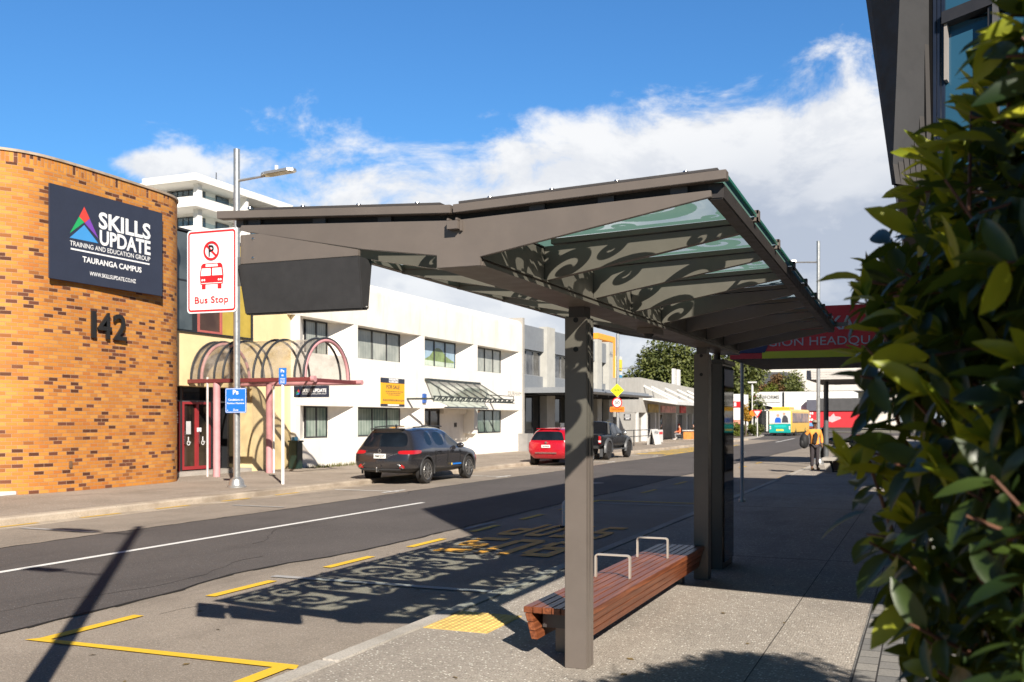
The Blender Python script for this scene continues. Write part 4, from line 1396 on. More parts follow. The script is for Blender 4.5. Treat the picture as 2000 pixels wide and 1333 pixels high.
for k, (z, a, c) in enumerate(((2.84, .18, .9), (2.77, .22, .84), (2.70, .3, .76), (2.50, .08, .34), (2.50, .40, .62), (2.50, .70, .94), (2.46, .08, .34), (2.46, .40, .62), (2.46, .70, .94))):
    yy = 35.02 + 1.96 * a
    while yy < 35.02 + 1.96 * c:
        wd_ = rr.uniform(0.05, 0.16)
        b.box(XF + 0.03, XF + 0.032, yy, yy + wd_, z, z + 0.028)
        yy += wd_ + 0.035
b.build("small_print", M("print_ink", (0.10, 0.07, 0.06), 0.6), fs_)

# bin and weeds at the corner of the white building
bi = thing("rubbish_bin", "slim dark green bin between the yellow and the white building", "bin", (-20.2, 29.0, 0))
m_bin = M("bin_green", (0.012, 0.035, 0.028), 0.4, var=0.1)
MB().prism([(-20.30, 28.75), (-19.95, 28.75), (-19.95, 29.1), (-20.30, 29.1)], 'z', 0, 0.92).build("body", m_bin, bi, bevel=0.02)
MB().box(-20.32, -19.92, 28.72, 29.13, 0.92, 0.98).build("lid", m_bin, bi, bevel=0.015)
MB().box(-20.2, -20.05, 28.80, 28.95, 0.98, 1.10).build("post_stub", M("bin_top_blue", (0.05, 0.2, 0.35), 0.5), bi)
gb = MB()
for i in range(420):
    x, y = rr.uniform(-20.2, -19.6), rr.uniform(29.5, 33.2)
    a, h_ = rr.uniform(0, 6.28), rr.uniform(0.04, 0.17)
    dx, dy = math.cos(a) * 0.012, math.sin(a) * 0.012
    lx, ly = rr.uniform(-.05, .05), rr.uniform(-.05, .05)
    gb.add([(x - dx, y - dy, 0), (x + dx, y + dy, 0), (x + lx, y + ly, h_)], [(0, 1, 2)])
o = gb.build("weeds", M("weed_green", (0.10, 0.10, 0.025), 0.8, var=0.4, scale=6), recalc=False)
setp(o, "thin strip of weeds growing at the foot of the white building", "weeds", kind="stuff")

# ------------------------------------------------------------------ street lamps
m_galv = M("lamp_metal", (0.50, 0.50, 0.49), 0.38, metal=0.75, var=0.07, scale=3)


def street_lamp(loc, label, arm=(1, 0), low_arm=False, r=0.085, h=8.5):
    x, y, z = loc
    L = thing("street_lamp", label, "street lamp", loc, "street lamps along the road")
    MB().cyl((x, y, 0.2), (x, y, h), r, r * 0.92, 20).build("pole", m_galv, L, smooth=True)
    MB().lathe([(0.24, 0.0), (0.24, 0.03), (0.2, 0.06), (0.17, 0.2), (0.11, 0.24), (r, 0.27)], loc, n=24).build("base_cover", m_galv, L, smooth=True)
    ax, ay = arm
    MB().tube([(x, y, h - 0.80), (x + ax * 0.85, y + ay * 0.85, h - 0.755)], [0.034, 0.026], 10).build("arm", m_galv, L, smooth=True)
    hd = MB()
    px_, py_ = -ay, ax
    q = [(0.80, 0.10), (0.95, 0.17), (1.62, 0.17), (1.74, 0.08), (1.74, -0.08), (1.62, -0.17), (0.95, -0.17), (0.80, -0.10)]
    vs = [(x + ax * a + px_ * b, y + ay * a + py_ * b, h - 0.80 + 0.045 * a / 0.85) for a, b in q] + [(x + ax * (a * 0.98 + .02) + px_ * b * .9, y + ay * (a * .98 + .02) + py_ * b * .9, h - 0.735 + 0.045 * a / 0.85) for a, b in q]
    n = len(q)
    hd.add(vs, [tuple(range(n)), tuple(range(2 * n - 1, n - 1, -1))] + [(i + n, (i + 1) % n + n, (i + 1) % n, i) for i in range(n)])
    hd = hd.build("lamp_head", m_galv, L)
    vs = [(x + ax * a + px_ * b * .75, y + ay * a + py_ * b * .75, h - 0.806 + 0.045 * a / 0.85) for a, b in q[1:3] + q[5:7]]
    MB().add(vs, [(0, 1, 2, 3)]).build("lens", M("lamp_lens", (0.16, 0.12, 0.07), 0.3), hd)
    MB().cyl((x + ax * 1.2, y + ay * 1.2, h - 0.68), (x + ax * 1.2, y + ay * 1.2, h - 0.53), 0.045).build("sensor_cap", m_signw, hd, smooth=True)
    if low_arm:
        MB().tube([(x, y, 4.95), (x + ax * 1.0, y + ay * 1.0, 5.0)], 0.02, 8).build("low_arm", m_galv, L)
        MB().prism([(x + ax * 1.0 - 0.25, y - 0.1), (x + ax * 1.0 + 0.25, y - 0.1), (x + ax * 1.0 + 0.25, y + 0.1), (x + ax * 1.0 - 0.25, y + 0.1)], 'z', 4.98, 5.03).build("low_head", m_galv, L)
    return L


street_lamp((-16.0, 20.46, 0), "tall grey street lamp carrying a blue parking sign beside the brick building")
street_lamp((-3.72, 2.72, 0), "tall grey street lamp just outside the left edge, casting the long shadow across the road", arm=(-1, 0), low_arm=True)
street_lamp((-3.78, 39.5, 0), "slender street lamp on the near footpath beyond the red canopy sign", arm=(-1, 0), r=0.075)

m_blue = M("parking_blue", (0.012, 0.17, 0.60), 0.4, var=0.03)
pk = thing("parking_sign", "square blue parking conditions sign clamped to the grey lamp post", "sign", (-15.95, 20.34, 1.87))
plate(MB(), (-16.26, 20.345, 1.87), (1, 0, 0), ZV, rrect(0.64, 0.62, 0.03), 0.006).build("sign_plate", m_blue, pk)
ringpoly(MB(), (-16.26, 20.345, 1.87), (1, 0, 0), ZV, 0.64, 0.62, 0.03, 0.012, 0.012, 0.002).build("border", m_bw, pk, recalc=False)
for s, z, w_, h_, b in (("Ps", 2.33, .17, .115, .03), ("Conditions on", 2.175, .46, .05, .02), ("Parking Machine", 2.08, .52, .05, .02), ("Zone", 1.92, .16, .05, .02)):
    text("lettering", s, (-15.94, 20.343, z), (1, 0, 0), ZV, m_bw, pk, w=w_, h=h_, align='c', bold=b)
disc(MB(), (-16.19, 20.345, 1.935), (0, -1, 0), 0.012, 12).build("dot", m_bw, pk, recalc=False)
MB().box(-16.10, -15.90, 20.352, 20.40, 2.05, 2.10).build("clamp", m_galv, pk)

pp = thing("parking_sign_post", "thin white post with a small blue P sixty sign by the far kerb", "sign post", (-15.64, 21.9, 0))
MB().cyl((-15.64, 21.9, 0), (-15.64, 21.9, 2.7), 0.042, n=14).build("post", m_signw, pp, smooth=True)
plate(MB(), (-15.73, 21.85, 2.63), (1, 0, 0), ZV, rrect(0.235, 0.43, 0.02), 0.006).build("sign_plate", m_blue, pp)
for s, z, w_, h_, b in (("Ps", 2.94, .11, .08, .03), ("60", 2.84, .07, .05, .02)):
    text("lettering", s, (-15.612, 21.848, z), (1, 0, 0), ZV, m_bw, pp, w=w_, h=h_, align='c', bold=b)
for z in (2.775, 2.735, 2.69, 2.66):
    MB().box(-15.69, -15.535, 21.845, 21.848, z, z + 0.012).build("text_line", m_bw, pp)

# ------------------------------------------------------------------ grey building
m_gp = M("grey_cladding", (0.20, 0.215, 0.235), 0.5, var=0.05, scale=1.5)
m_gc = M("pale_grey_column", (0.46, 0.45, 0.41), 0.75, var=0.07, grime=0.1)
gbd = thing("grey_building", "grey clad two-storey building with pale pilasters and a street verandah", "building", (-24, 59, 0))
MB().box(-34, -20.75, 50.52, 67.1, 0, 6.85).build("core", m_gp, gbd)
pils = [(54.0, 55.35), (58.6, 59.9), (63.6, 64.6), (66.2, 67.18)]
prevy = 50.52
for i, (a, b) in enumerate(pils):
    MB().box(-20.75, -20.25, a, b, 0, 7.08).build("pilaster", m_gc, gbd)
    MB().box(-20.75, -20.45, prevy, a, 5.62, 6.95).build("cladding_panel", m_gp, gbd)
    MB().box(-20.75, -20.5, prevy, a, 3.45, 4.18).build("cladding_panel", m_gp, gbd)
    if a - prevy > 1.5:
        win(gbd, -20.74, prevy + 0.15, a - 0.02, 4.19, 5.60, 3, M("alu_frame", (0.35, 0.36, 0.37), 0.4, metal=0.5), pane_mat("grey_bldg_pane", (0.02, 0.02, 0.022), (0.13, 0.13, 0.13)) if "grey_bldg_pane" not in MATS else MATS["grey_bldg_pane"])
    if a - prevy > 1.5:
        win(gbd, -20.74, prevy + 0.1, a - 0.05, 0.15, 3.1, 3, m_frame, m_dark)
    prevy = b
text("lettering", "46", (-20.245, 66.35, 6.05), YV, ZV, M("letter_grey2", (0.16, 0.17, 0.2), 0.5), gbd, w=0.75, h=0.42)
MB().box(-20.75, -17.75, 50.56, 67.3, 3.22, 3.29).build("verandah_soffit", m_gp, gbd)
vf = [(-17.85, 3.18), (-17.5, 3.20), (-17.42, 3.30), (-17.5, 3.36), (-17.7, 3.38), (-17.72, 3.50), (-17.85, 3.50)]
MB().prism(vf, 'y', 50.5, 67.3).build("verandah_fascia", m_gp, gbd)
MB().box(-20.75, -17.85, 50.49, 50.555, 3.16, 3.46).build("verandah_end", m_gp, gbd)
for k in range(7):
    MB().box(-20.7, -17.9, 51.5 + k * 2.3, 51.62 + k * 2.3, 3.07, 3.217).build("verandah_beam", m_frame, gbd)
nb = MB().box(-20.4, -20.36, 56.6, 57.3, 1.1, 1.5).build("notice", m_bw, gbd)
tn = thing("orange_framed_block", "distant pale block with an orange frame and coloured panels over the grey roof", "building", (-26, 84, 0))
MB().box(-34, -25.2, 77, 84, 0, 7.2).build("block", m_gc, tn)
m_or = M("orange_frame", (0.82, 0.36, 0.03), 0.5, var=0.05)
MB().box(-30, -24.2, 76.2, 81.0, 8.2, 8.65).build("frame_top", m_or, tn)
MB().box(-24.9, -24.2, 80.3, 81.0, 4.5, 8.2).build("frame_leg", m_or, tn)
for z, c, nm in ((5.9, (0.8, 0.6, 0.03), "panel_yellow"), (4.6, (0.03, 0.25, 0.45), "panel_blue")):
    MB().box(-25.0, -24.0, 81.05, 82.3, z, z + 0.9).build("panel", M(nm, c, 0.5), tn)
MB().box(-25.2, -24.1, 81.0, 82.6, 0, 7.1).build("end_wall", M("pale_end_wall", (0.62, 0.61, 0.58), 0.7), tn)

# ------------------------------------------------------------------ white apartment tower behind
tw = thing("apartment_tower", "white apartment tower with deep balconies rising behind the brick building", "building", (-78, 92, 0))
m_tw = M("tower_white", (0.82, 0.80, 0.76), 0.7, var=0.03)
m_tg = pane_mat("tower_glass", (0.03, 0.06, 0.09), (0.10, 0.16, 0.21), rough=0.03, spec=0.9)
m_bal = glassy("balustrade_glass", (0.80, 0.88, 0.90))
TX, TY = -71.0, 84.0
tp_ = [(TX, TY), (TX, 101.5), (-92, 101.5), (-92, TY + 1.5), (-79.0, TY + 1.5), (-78.2, TY)]
MB().prism(tp_, 'z', 26.95, 27.72).build("roof_slab", m_tw, tw)
MB().prism([(-78.2, TY + 1.2), (-84, TY + 1.2), (-84, 100), (-78.2, 100)], 'z', 26.6, 27.0).build("roof_slab", m_tw, tw)
MB().box(-90, TX - 2.6, TY + 3.2, 101, 0, 26.95).build("core", m_tw, tw)
for i in range(8):
    z = 24.45 - i * 2.95
    MB().prism([(TX, TY), (TX, 96.5 if i else 92.5), (-90, 96.5), (-90, TY)], 'z', z - 0.22, z + 0.85 if i == 0 else z + 0.68).build("balcony_band", m_tw, tw)
    for (a, b) in ((-77.6, -73.8),):
        wn = MB()
        for k in range(6):
            xk = a + (b - a) * k / 5
            wn.box(xk - 0.05, xk + 0.05, TY + 3.05, TY + 3.2, z + 0.7, z + 2.35)
        wn.box(a, b, TY + 3.05, TY + 3.2, z + 2.3, z + 2.4)
        wn = wn.build("window", m_frame, tw)
        MB().box(a, b, TY + 3.1, TY + 3.2, z + 0.6, z + 2.3).build("pane", m_tg, wn)
    for (a, b) in ((TY + 3.6, TY + 4.6), (TY + 6.4, TY + 8.6), (TY + 10.2, TY + 11.6), (TY + 12.6, TY + 15.6)):
        wn = MB().box(TX - 2.6, TX - 2.5, a, b, z + 0.5, z + 2.4).build("window", m_frame, tw)
        MB().box(TX - 2.55, TX - 2.48, a + 0.08, (a + b) / 2 - 0.04, z + 0.6, z + 2.32).build("pane", m_tg, wn)
        MB().box(TX - 2.55, TX - 2.48, (a + b) / 2 + 0.04, b - 0.08, z + 0.6, z + 2.32).build("pane", m_tg, wn)
    MB().box(TX - 1.3, TX - 0.7, TY + 1.2, TY + 1.9, z + 0.6, z + 2.8).build("balcony_column", m_tw, tw)
    MB().box(TX - 1.0, TX - 0.96, TY + 2.6, TY + 7.5, z + 0.6, z + 1.5).build("balustrade", m_bal, tw)
MB().box(TX - 2.6, TX - 0.4, TY + 9.0, TY + 9.4, 0, 26.95).build("fin_wall", m_tw, tw)
MB().cyl((TX - 3, 91, 27.7), (TX - 3, 91, 29.6), 0.05, n=8).build("aerial", m_frame, tw)

# ------------------------------------------------------------------ low shops further along
m_ss = M("shop_grey_wall", (0.40, 0.385, 0.355), 0.8, var=0.06, grime=0.12)
m_sw = M("shop_white", (0.62, 0.61, 0.59), 0.6, var=0.04)
shp = thing("corner_shops", "low pale grey shop row with a white strutted verandah", "building", (-24, 80, 0))
sl = [(69.0, 4.35), (70.2, 4.66), (74.5, 4.95), (90.6, 4.72), (96.0, 4.65), (96.0, 2.25), (69.0, 2.25)]
MB().prism(sl, 'x', -32, -20.3).build("parapet", m_ss, shp)
MB().box(-32, -20.7, 69.0, 96.0, 0, 2.25).build("core", M("shop_inner", (0.28, 0.26, 0.23), 0.8, var=0.2), shp)
MB().box(-20.7, -20.32, 69.0, 73.3, 0, 2.25).build("side_wall", m_ss, shp)
for y in (73.6, 76.3, 79.0, 80.2, 86.4, 90.5, 93):
    MB().box(-20.7, -20.28, y, y + 0.45, 0, 2.25).build("shop_post", m_sw, shp)
for a, b in ((76.8, 79.0), (80.7, 83.0), (87, 90.4), (91, 93)):
    win(shp, -20.69, a, b, 0.15, 2.2, 2, m_sw, MATS["grey_bldg_pane"])
b = MB()
for (y0, y1, z0, z1, c) in ((76.8, 79.9, 2.28, 2.93, "mural_gold"), (80.9, 86.0, 2.30, 2.86, "mural_red"), (87.8, 90.0, 2.3, 2.9, "shop_red")):
    m0 = {"mural_gold": (0.40, 0.28, 0.06), "mural_red": (0.62, 0.30, 0.28), "shop_red": (0.62, 0.03, 0.03)}[c]
    MB().box(-20.3, -20.2, y0, y1, z0, z1).build("fascia_sign", M(c, m0, 0.5, var=0.45, scale=1.6), shp)
MB().add([(-17.6, 75.4, 2.85), (-17.6, 96, 2.85), (-20.3, 96, 3.25), (-20.3, 75.4, 3.25), (-17.6, 75.4, 3.08), (-17.6, 96, 3.08), (-20.3, 96, 3.45), (-20.3, 75.4, 3.45)],
         [(0, 1, 2, 3), (7, 6, 5, 4), (0, 4, 5, 1), (1, 5, 6, 2), (2, 6, 7, 3), (3, 7, 4, 0)]).build("verandah", m_sw, shp)
for y in (75.6, 78.0, 82.5, 87.0, 91.0):
    MB().bar((-20.3, y, 4.35), (-17.75, y, 3.10), 0.12, 0.14).build("strut", m_sw, shp)
MB().box(-20.35, -20.3, 70.1, 71.9, 1.66, 2.12).build("name_board", m_signb, shp)
for z, y0, y1 in ((2.0, 70.35, 71.6), (1.86, 70.25, 71.7), (1.73, 70.5, 71.5)):
    MB().box(-20.3, -20.285, y0, y1, z, z + 0.07).build("name_line", m_bw, shp)
for y in (88.0, 91.0):
    MB().box(-21.1, -20.9, y * 0.6 + 35.4, y * 0.6 + 36.2, 4.5, 6.3).build("roof_pylon", m_sw, shp)

fo = thing("folding_board", "white folding pavement board with black capitals, left of a smaller board", "sandwich board", (-17.2, 66.5, 0))
MB().prism([(-17.5, 0.0), (-17.46, 0.0), (-17.2, 1.05), (-17.24, 1.05)], 'y', 66.0, 67.6).build("panel", m_sw, fo)
MB().prism([(-16.9, 0.0), (-16.94, 0.0), (-17.2, 1.05), (-17.16, 1.05)], 'y', 66.0, 67.6).build("panel", m_sw, fo)
text("lettering", "FOLK", (-16.99, 66.25, 0.78), (0, 1, 0), (-0.25, 0, 1), m_signb, fo, w=1.1, h=0.16, bold=0.02)
fo2 = thing("small_board", "small white board with red print on the far footpath beside the folding board", "sandwich board", (-18, 72.3, 0))
MB().box(-18.2, -18.1, 71.6, 72.9, 0.0, 0.95).build("panel", m_sw, fo2, bevel=0.02)
MB().box(-18.1, -18.09, 71.75, 72.75, 0.62, 0.8).build("print", m_red, fo2)
rl = thing("pipe_railing", "thin dark pipe railing on the far footpath beyond the black ute", "railing", (-17.2, 62, 0))
for x, y in ((-17.3, 57.5), (-17.3, 62.0), (-17.3, 66.4)):
    MB().cyl((x, y, 0), (x, y, 1.05), 0.035, n=8).build("post", m_frame, rl)
for z in (1.02, 0.62):
    MB().cyl((-17.3, 57.5, z), (-17.3, 66.4, z), 0.025, n=8).build("rail", m_frame, rl)

# warning sign pole
wp = thing("warning_sign_pole", "grey pole with a yellow diamond, a 30 roundel and an orange temporary plate", "sign post", (-16.3, 55, 0))
MB().cyl((-16.3, 55, 0), (-16.3, 55, 8.3), 0.10, 0.08, 14).build("pole", m_galv, wp, smooth=True)
MB().tube([(-16.3, 55, 4.62), (-15.2, 55, 4.68)], 0.02, 8).build("arm", m_galv, wp)
m_fl = M("fluoro_yellow", (0.72, 0.80, 0.02), 0.45, var=0.03)
plate(MB(), (-16.3, 54.88, 2.99), (1, 0, 0), ZV, [(0, 0), (0.40, 0.385), (0, 0.77), (-0.40, 0.385)], 0.01).build("diamond_plate", m_fl, wp)
b = MB()
for k in range(5):
    b.add([(-16.52 + k * .09, 54.875, 3.32), (-16.48 + k * .09, 54.875, 3.32), (-16.44 + k * .09, 54.875, 3.46), (-16.48 + k * .09, 54.875, 3.46)], [(0, 1, 2, 3)])
b.add([(-16.315, 54.875, 3.12), (-16.285, 54.875, 3.12), (-16.285, 54.875, 3.30), (-16.315, 54.875, 3.30)], [(0, 1, 2, 3)])
b.build("diamond_symbol", m_signb, wp, recalc=False)
disc(MB(), (-16.3, 54.88, 2.67), (0, -1, 0), 0.30, 32).build("roundel", m_signw, wp, recalc=False)
disc(MB(), (-16.3, 54.879, 2.67), (0, -1, 0), 0.30, 32, 0.235).build("roundel_ring", m_red, wp, recalc=False)
text("lettering", "30", (-16.3, 54.875, 2.57), (1, 0, 0), ZV, m_signb, wp, w=0.30, h=0.2, align='c', bold=0.015)
m_to = M("temp_orange", (0.85, 0.22, 0.02), 0.5, var=0.04)
plate(MB(), (-16.73, 54.88, 2.14), (1, 0, 0), ZV, rrect(0.86, 0.30, 0.04), 0.01).build("temporary_plate", m_to, wp)
text("lettering", "TEMPORARY", (-16.3, 54.877, 2.23), (1, 0, 0), ZV, m_signb, wp, w=0.72, h=0.11, align='c', bold=0.0)
# ------------------------------------------------------------------ vehicles
m_tyre = M("tyre_rubber", (0.022, 0.020, 0.019), 0.85, var=0.2, scale=8)
m_rim = M("alloy_rim", (0.50, 0.49, 0.47), 0.3, metal=0.9, var=0.05)
m_rimd = M("dark_rim", (0.035, 0.035, 0.036), 0.4, metal=0.5, var=0.1)
m_arch = M("wheel_arch_black", (0.012, 0.012, 0.012), 0.8)
m_clad = M("black_cladding", (0.030, 0.030, 0.031), 0.6, var=0.1)
m_cgl = pane_mat("car_glass", (0.005, 0.007, 0.010), (0.012, 0.017, 0.024), rough=0.02, spec=0.6)
m_tail = M("tail_light_red", (0.42, 0.012, 0.016), 0.12, var=0.1, coat=1.0)
m_tailw = M("lamp_clear", (0.75, 0.70, 0.68), 0.15, var=0.05, coat=0.6)
m_plate = M("number_plate_white", (0.78, 0.77, 0.74), 0.5, var=0.02)


def carpaint(name, c, metal=0.55, rough=0.28):
    return M(name, c, rough, metal=metal, var=0.04, scale=1.2, coat=1.0)


def cage(stations):
    """stations: list of half-sections, each a list of (x, y, z) from the underside centre to the roof centre"""
    n, m = len(stations), len(stations[0])
    V, F, idx = [], [], {}

    def vid(s, k, side):
        x, y, z = stations[s][k]
        key = (s, k, side if abs(x) > 1e-6 else 0)
        if key not in idx:
            idx[key] = len(V)
            V.append((x * side if abs(x) > 1e-6 else 0.0, y, z))
        return idx[key]
    tags = []
    for s in range(n - 1):
        for k in range(m - 1):
            for side in (1, -1):
                q = [vid(s, k, side), vid(s + 1, k, side), vid(s + 1, k + 1, side), vid(s, k + 1, side)]
                q2 = []
                for v in q:
                    if v not in q2: q2.append(v)
                if len(q2) < 3: continue
                F.append(tuple(q2 if side > 0 else q2[::-1]))
                tags.append((s, k, side))
    return V, F, tags


def car_body(root, stations, mats, assign, wheels, wr, sub=3):
    """builds the control cage, subdivides it, cuts the wheel arches and splits it by material into parts"""
    V, F, tags = cage(stations)
    used = sorted({i for f in F for i in f})
    me = bpy.data.meshes.new("cage")
    me.from_pydata(V, [], F)
    for nm, mt_ in mats: me.materials.append(mt_)
    for p, tg in zip(me.polygons, tags):
        p.material_index = assign(*tg)
    bm = bmesh.new()
    bm.from_mesh(me)
    bmesh.ops.remove_doubles(bm, verts=bm.verts, dist=0.0005)
    bmesh.ops.recalc_face_normals(bm, faces=bm.faces)
    cl = bm.edges.layers.float.get('crease_edge') or bm.edges.layers.float.new('crease_edge')
    for e in bm.edges:
        if len(e.link_faces) == 2 and e.link_faces[0].material_index != e.link_faces[1].material_index:
            e[cl] = 0.75
    bm.to_mesh(me)
    bm.free()
    ob = bpy.data.objects.new("cage", me)
    COL.objects.link(ob)
    sm = ob.modifiers.new("s", 'SUBSURF')
    sm.levels = sm.render_levels = sub
    cut = MB()
    for (y, z) in wheels:
        for sx in (1, -1):
            cut.cyl((sx * 0.62, y, z), (sx * 1.4, y, z), wr * 1.13, n=40)
    co = cut.build("cutter", m_arch, None, origin=(0, 0, 0))
    bo = ob.modifiers.new("b", 'BOOLEAN')
    bo.operation = 'DIFFERENCE'
    bo.object = co
    bo.solver = 'EXACT'
    try:
        bo.material_mode = 'TRANSFER'
    except Exception:
        pass
    dg = bpy.context.evaluated_depsgraph_get()
    dg.update()
    ev = bpy.data.meshes.new_from_object(ob.evaluated_get(dg))
    slots = [mm.name if mm else "" for mm in ev.materials]
    names = {mt_.name: nm for nm, mt_ in mats}
    out = {}
    groups = {}
    for p in ev.polygons:
        s_ = slots[p.material_index]
        groups.setdefault(names.get(s_, "wheel_arch"), []).append(tuple(p.vertices))
    co_ = [tuple(v.co) for v in ev.vertices]
    nor = [tuple(v.normal) for v in ev.vertices]
    bpy.data.objects.remove(ob)
    bpy.data.objects.remove(co)
    mdict = dict(mats)
    mdict["wheel_arch"] = m_arch
    for nm, fs in groups.items():
        # loose pieces become parts of their own (each window, each lamp)
        vs_used = {}
        comp = {}
        for f in fs:
            r0 = None
            for i in f:
                while comp.get(i, i) != i: i = comp[i]
                comp.setdefault(i, i)
                if r0 is None: r0 = i
                else: comp[i] = r0
        def find(i):
            while comp[i] != i: i = comp[i]
            return i
        isl = {}
        for f in fs: isl.setdefault(find(f[0]), []).append(f)
        for fl in (isl.values() if nm not in ("body", "wheel_arch", "lower_cladding") else [fs]):
            remap, V2 = {}, []
            for f in fl:
                for i in f:
                    if i not in remap:
                        remap[i] = len(V2)
                        V2.append(co_[i])
            o = MB().add(V2, [tuple(remap[i] for i in f) for f in fl]).build(nm, mdict[nm], root, smooth=True, recalc=False)
            out.setdefault(nm, []).append(o)
    return out


def wheel(root, x, y, z, r, side, wdt=0.23, dark=False, spokes=10):
    h = wdt / 2
    prof = [(r * 0.66, -h * 0.9), (r * 0.80, -h), (r * 0.95, -h * 0.92), (r, -h * 0.55), (r, h * 0.55), (r * 0.95, h * 0.92), (r * 0.80, h), (r * 0.66, h * 0.9)]
    t_ = MB().lathe(prof, (x, y, z), axis=(side, 0, 0), n=32).build("wheel", m_tyre, root, smooth=True)
    rm = MB()
    rm.lathe([(r * 0.69, h * 0.86), (r * 0.66, h * 0.98), (r * 0.62, h * 0.86), (r * 0.60, h * 0.3), (0.0, h * 0.25)], (x, y, z), axis=(side, 0, 0), n=32)
    xs = x + side * h * 0.8
    for k in range(spokes):
        a = 2 * math.pi * k / spokes + (0.12 if k % 2 else -0.12)
        p0 = (xs + side * 0.01, y + math.cos(a) * r * 0.10, z + math.sin(a) * r * 0.10)
        a2 = 2 * math.pi * k / spokes + (0.05 if k % 2 else -0.05)
        p1 = (xs, y + math.cos(a2) * r * 0.64, z + math.sin(a2) * r * 0.64)
        rm.bar(p0, p1, 0.035, 0.03, up=(side, 0, 0))
    rm.lathe([(r * 0.16, h * 0.75), (r * 0.15, h * 0.95), (0, h * 0.97)], (x, y, z), axis=(side, 0, 0), n=16)
    rm.build("rim", m_rimd if dark else m_rim, t_, smooth=False)
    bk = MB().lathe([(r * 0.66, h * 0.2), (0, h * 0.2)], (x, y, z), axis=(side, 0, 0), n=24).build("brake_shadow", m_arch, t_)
    return t_


def sec(y, zs, xs, dy=None):
    """one half-section; zs and xs hold the eight rows from the underside to the roof"""
    dy = dy or [0] * len(zs)
    return [(x, y + d, z) for x, z, d in zip(xs, zs, dy)]


# --- grey SUV: rear at y=0, nose at y=4.85; half width .95
paint_suv = carpaint("graphite_paint", (0.070, 0.067, 0.073), 0.7, 0.24)
suv = thing("grey_suv", "dark grey metallic sport utility car parked nearest on the far side", "car", (0, 0, 0), "cars parked along the far kerb")
rearY = [0.42, 0.20, 0.06, 0.0, 0.05, 0.13, 0.19, 0.45, 0.40, 0.40]     # tail profile by row
Zr = [0.32, 0.33, 0.46, 0.62, 0.86, 0.96, 1.05, 1.46, 1.56, 1.59]
hw = [0, .74, .86, .93, .93, .91, .86, .67, .52, 0]


def st(y, zs, ws, prof=None, k=0.0):
    return [(wx, y + (prof[i] * k if prof else 0), z) for i, (wx, z) in enumerate(zip(ws, zs))]


S = []
S.append([(0.0, 0.0 + d - 0.045, z) for d, z in zip(rearY, Zr)])
S.append([(w_ * 0.55, d - 0.03, z) for w_, d, z in zip(hw, rearY, Zr)])
S.append([(w_ * 0.90, d + 0.02, z) for w_, d, z in zip(hw, rearY, Zr)])
S.append([(w_ * 1.0, d + 0.13, z) for w_, d, z in zip(hw, rearY, Zr)])
S.append([(w_, 0.62 + d * 0.7, z) for w_, d, z in zip([0, .78, .93, .95, .95, .93, .88, .68, .54, 0], rearY, [.28, .3, .46, .62, .86, .97, 1.07, 1.47, 1.575, 1.61])])
S.append([(w_, 1.0 + d * 0.35, z) for w_, d, z in zip([0, .80, .93, .95, .95, .93, .88, .69, .55, 0], rearY, [.26, .28, .46, .62, .86, .97, 1.06, 1.49, 1.60, 1.63])])
S.append([(w_, 1.52, z) for w_, z in zip([0, .80, .90, .93, .94, .92, .88, .69, .55, 0], [.24, .26, .44, .60, .85, .96, 1.045, 1.50, 1.605, 1.635])])
S.append([(w_, 1.60, z) for w_, z in zip([0, .80, .90, .93, .94, .92, .88, .69, .55, 0], [.24, .26, .44, .60, .85, .96, 1.045, 1.50, 1.605, 1.635])])
S.append([(w_, 2.32, z) for w_, z in zip([0, .80, .90, .92, .94, .92, .88, .69, .55, 0], [.24, .26, .42, .60, .84, .95, 1.03, 1.48, 1.60, 1.63])])
S.append([(w_, 2.42, z) for w_, z in zip([0, .80, .90, .92, .94, .92, .88, .69, .55, 0], [.24, .26, .42, .60, .84, .95, 1.03, 1.47, 1.595, 1.625])])
S.append([(w_, y, z) for w_, y, z in zip([0, .80, .90, .92, .94, .92, .88, .72, .58, 0], [3.1] * 6 + [3.18, 2.75, 2.6, 2.55], [.24, .26, .42, .60, .83, .94, 1.01, 1.38, 1.55, 1.60])])
S.append([(w_, y, z) for w_, y, z in zip([0, .80, .92, .94, .94, .92, .88, .86, .60, 0], [3.4] * 6 + [3.45, 3.42, 3.55, 3.62], [.26, .28, .42, .60, .82, .93, .995, 1.02, 1.03, 1.04])])
S.append([(w_, 3.8, z) for w_, z in zip([0, .80, .93, .95, .94, .92, .87, .80, .55, 0], [.27, .29, .42, .60, .82, .90, .955, .985, 1.01, 1.02])])
S.append([(w_, 4.45, z) for w_, z in zip([0, .78, .91, .92, .90, .86, .80, .70, .5, 0], [.28, .30, .42, .58, .76, .84, .88, .91, .93, .94])])
S.append([(w_, 4.75 + d, z) for w_, d, z in zip([0, .66, .76, .76, .72, .70, .64, .55, .4, 0], [-.2, -.1, 0, .03, .02, 0, -.05, -.1, -.12, -.12], [.32, .34, .44, .56, .70, .76, .80, .82, .83, .84])])
S.append([(0, 4.85 + d, z) for d, z in zip([-.2, -.1, 0, .03, .02, 0, -.05, -.1, -.15, -.15], [.34, .36, .44, .56, .70, .76, .79, .80, .82, .83])])


def as_suv(s, k, side):
    if k in (0, 1) : return 2
    if k == 6 and s in (0, 1): return 1           # rear window
    if k == 6 and s in (5, 7, 9): return 1        # side windows
    if k in (6, 7, 8) and s == 10: return 1       # windscreen
    if k == 4 and s in (1, 2, 3): return 3        # tail lamps
    return 0


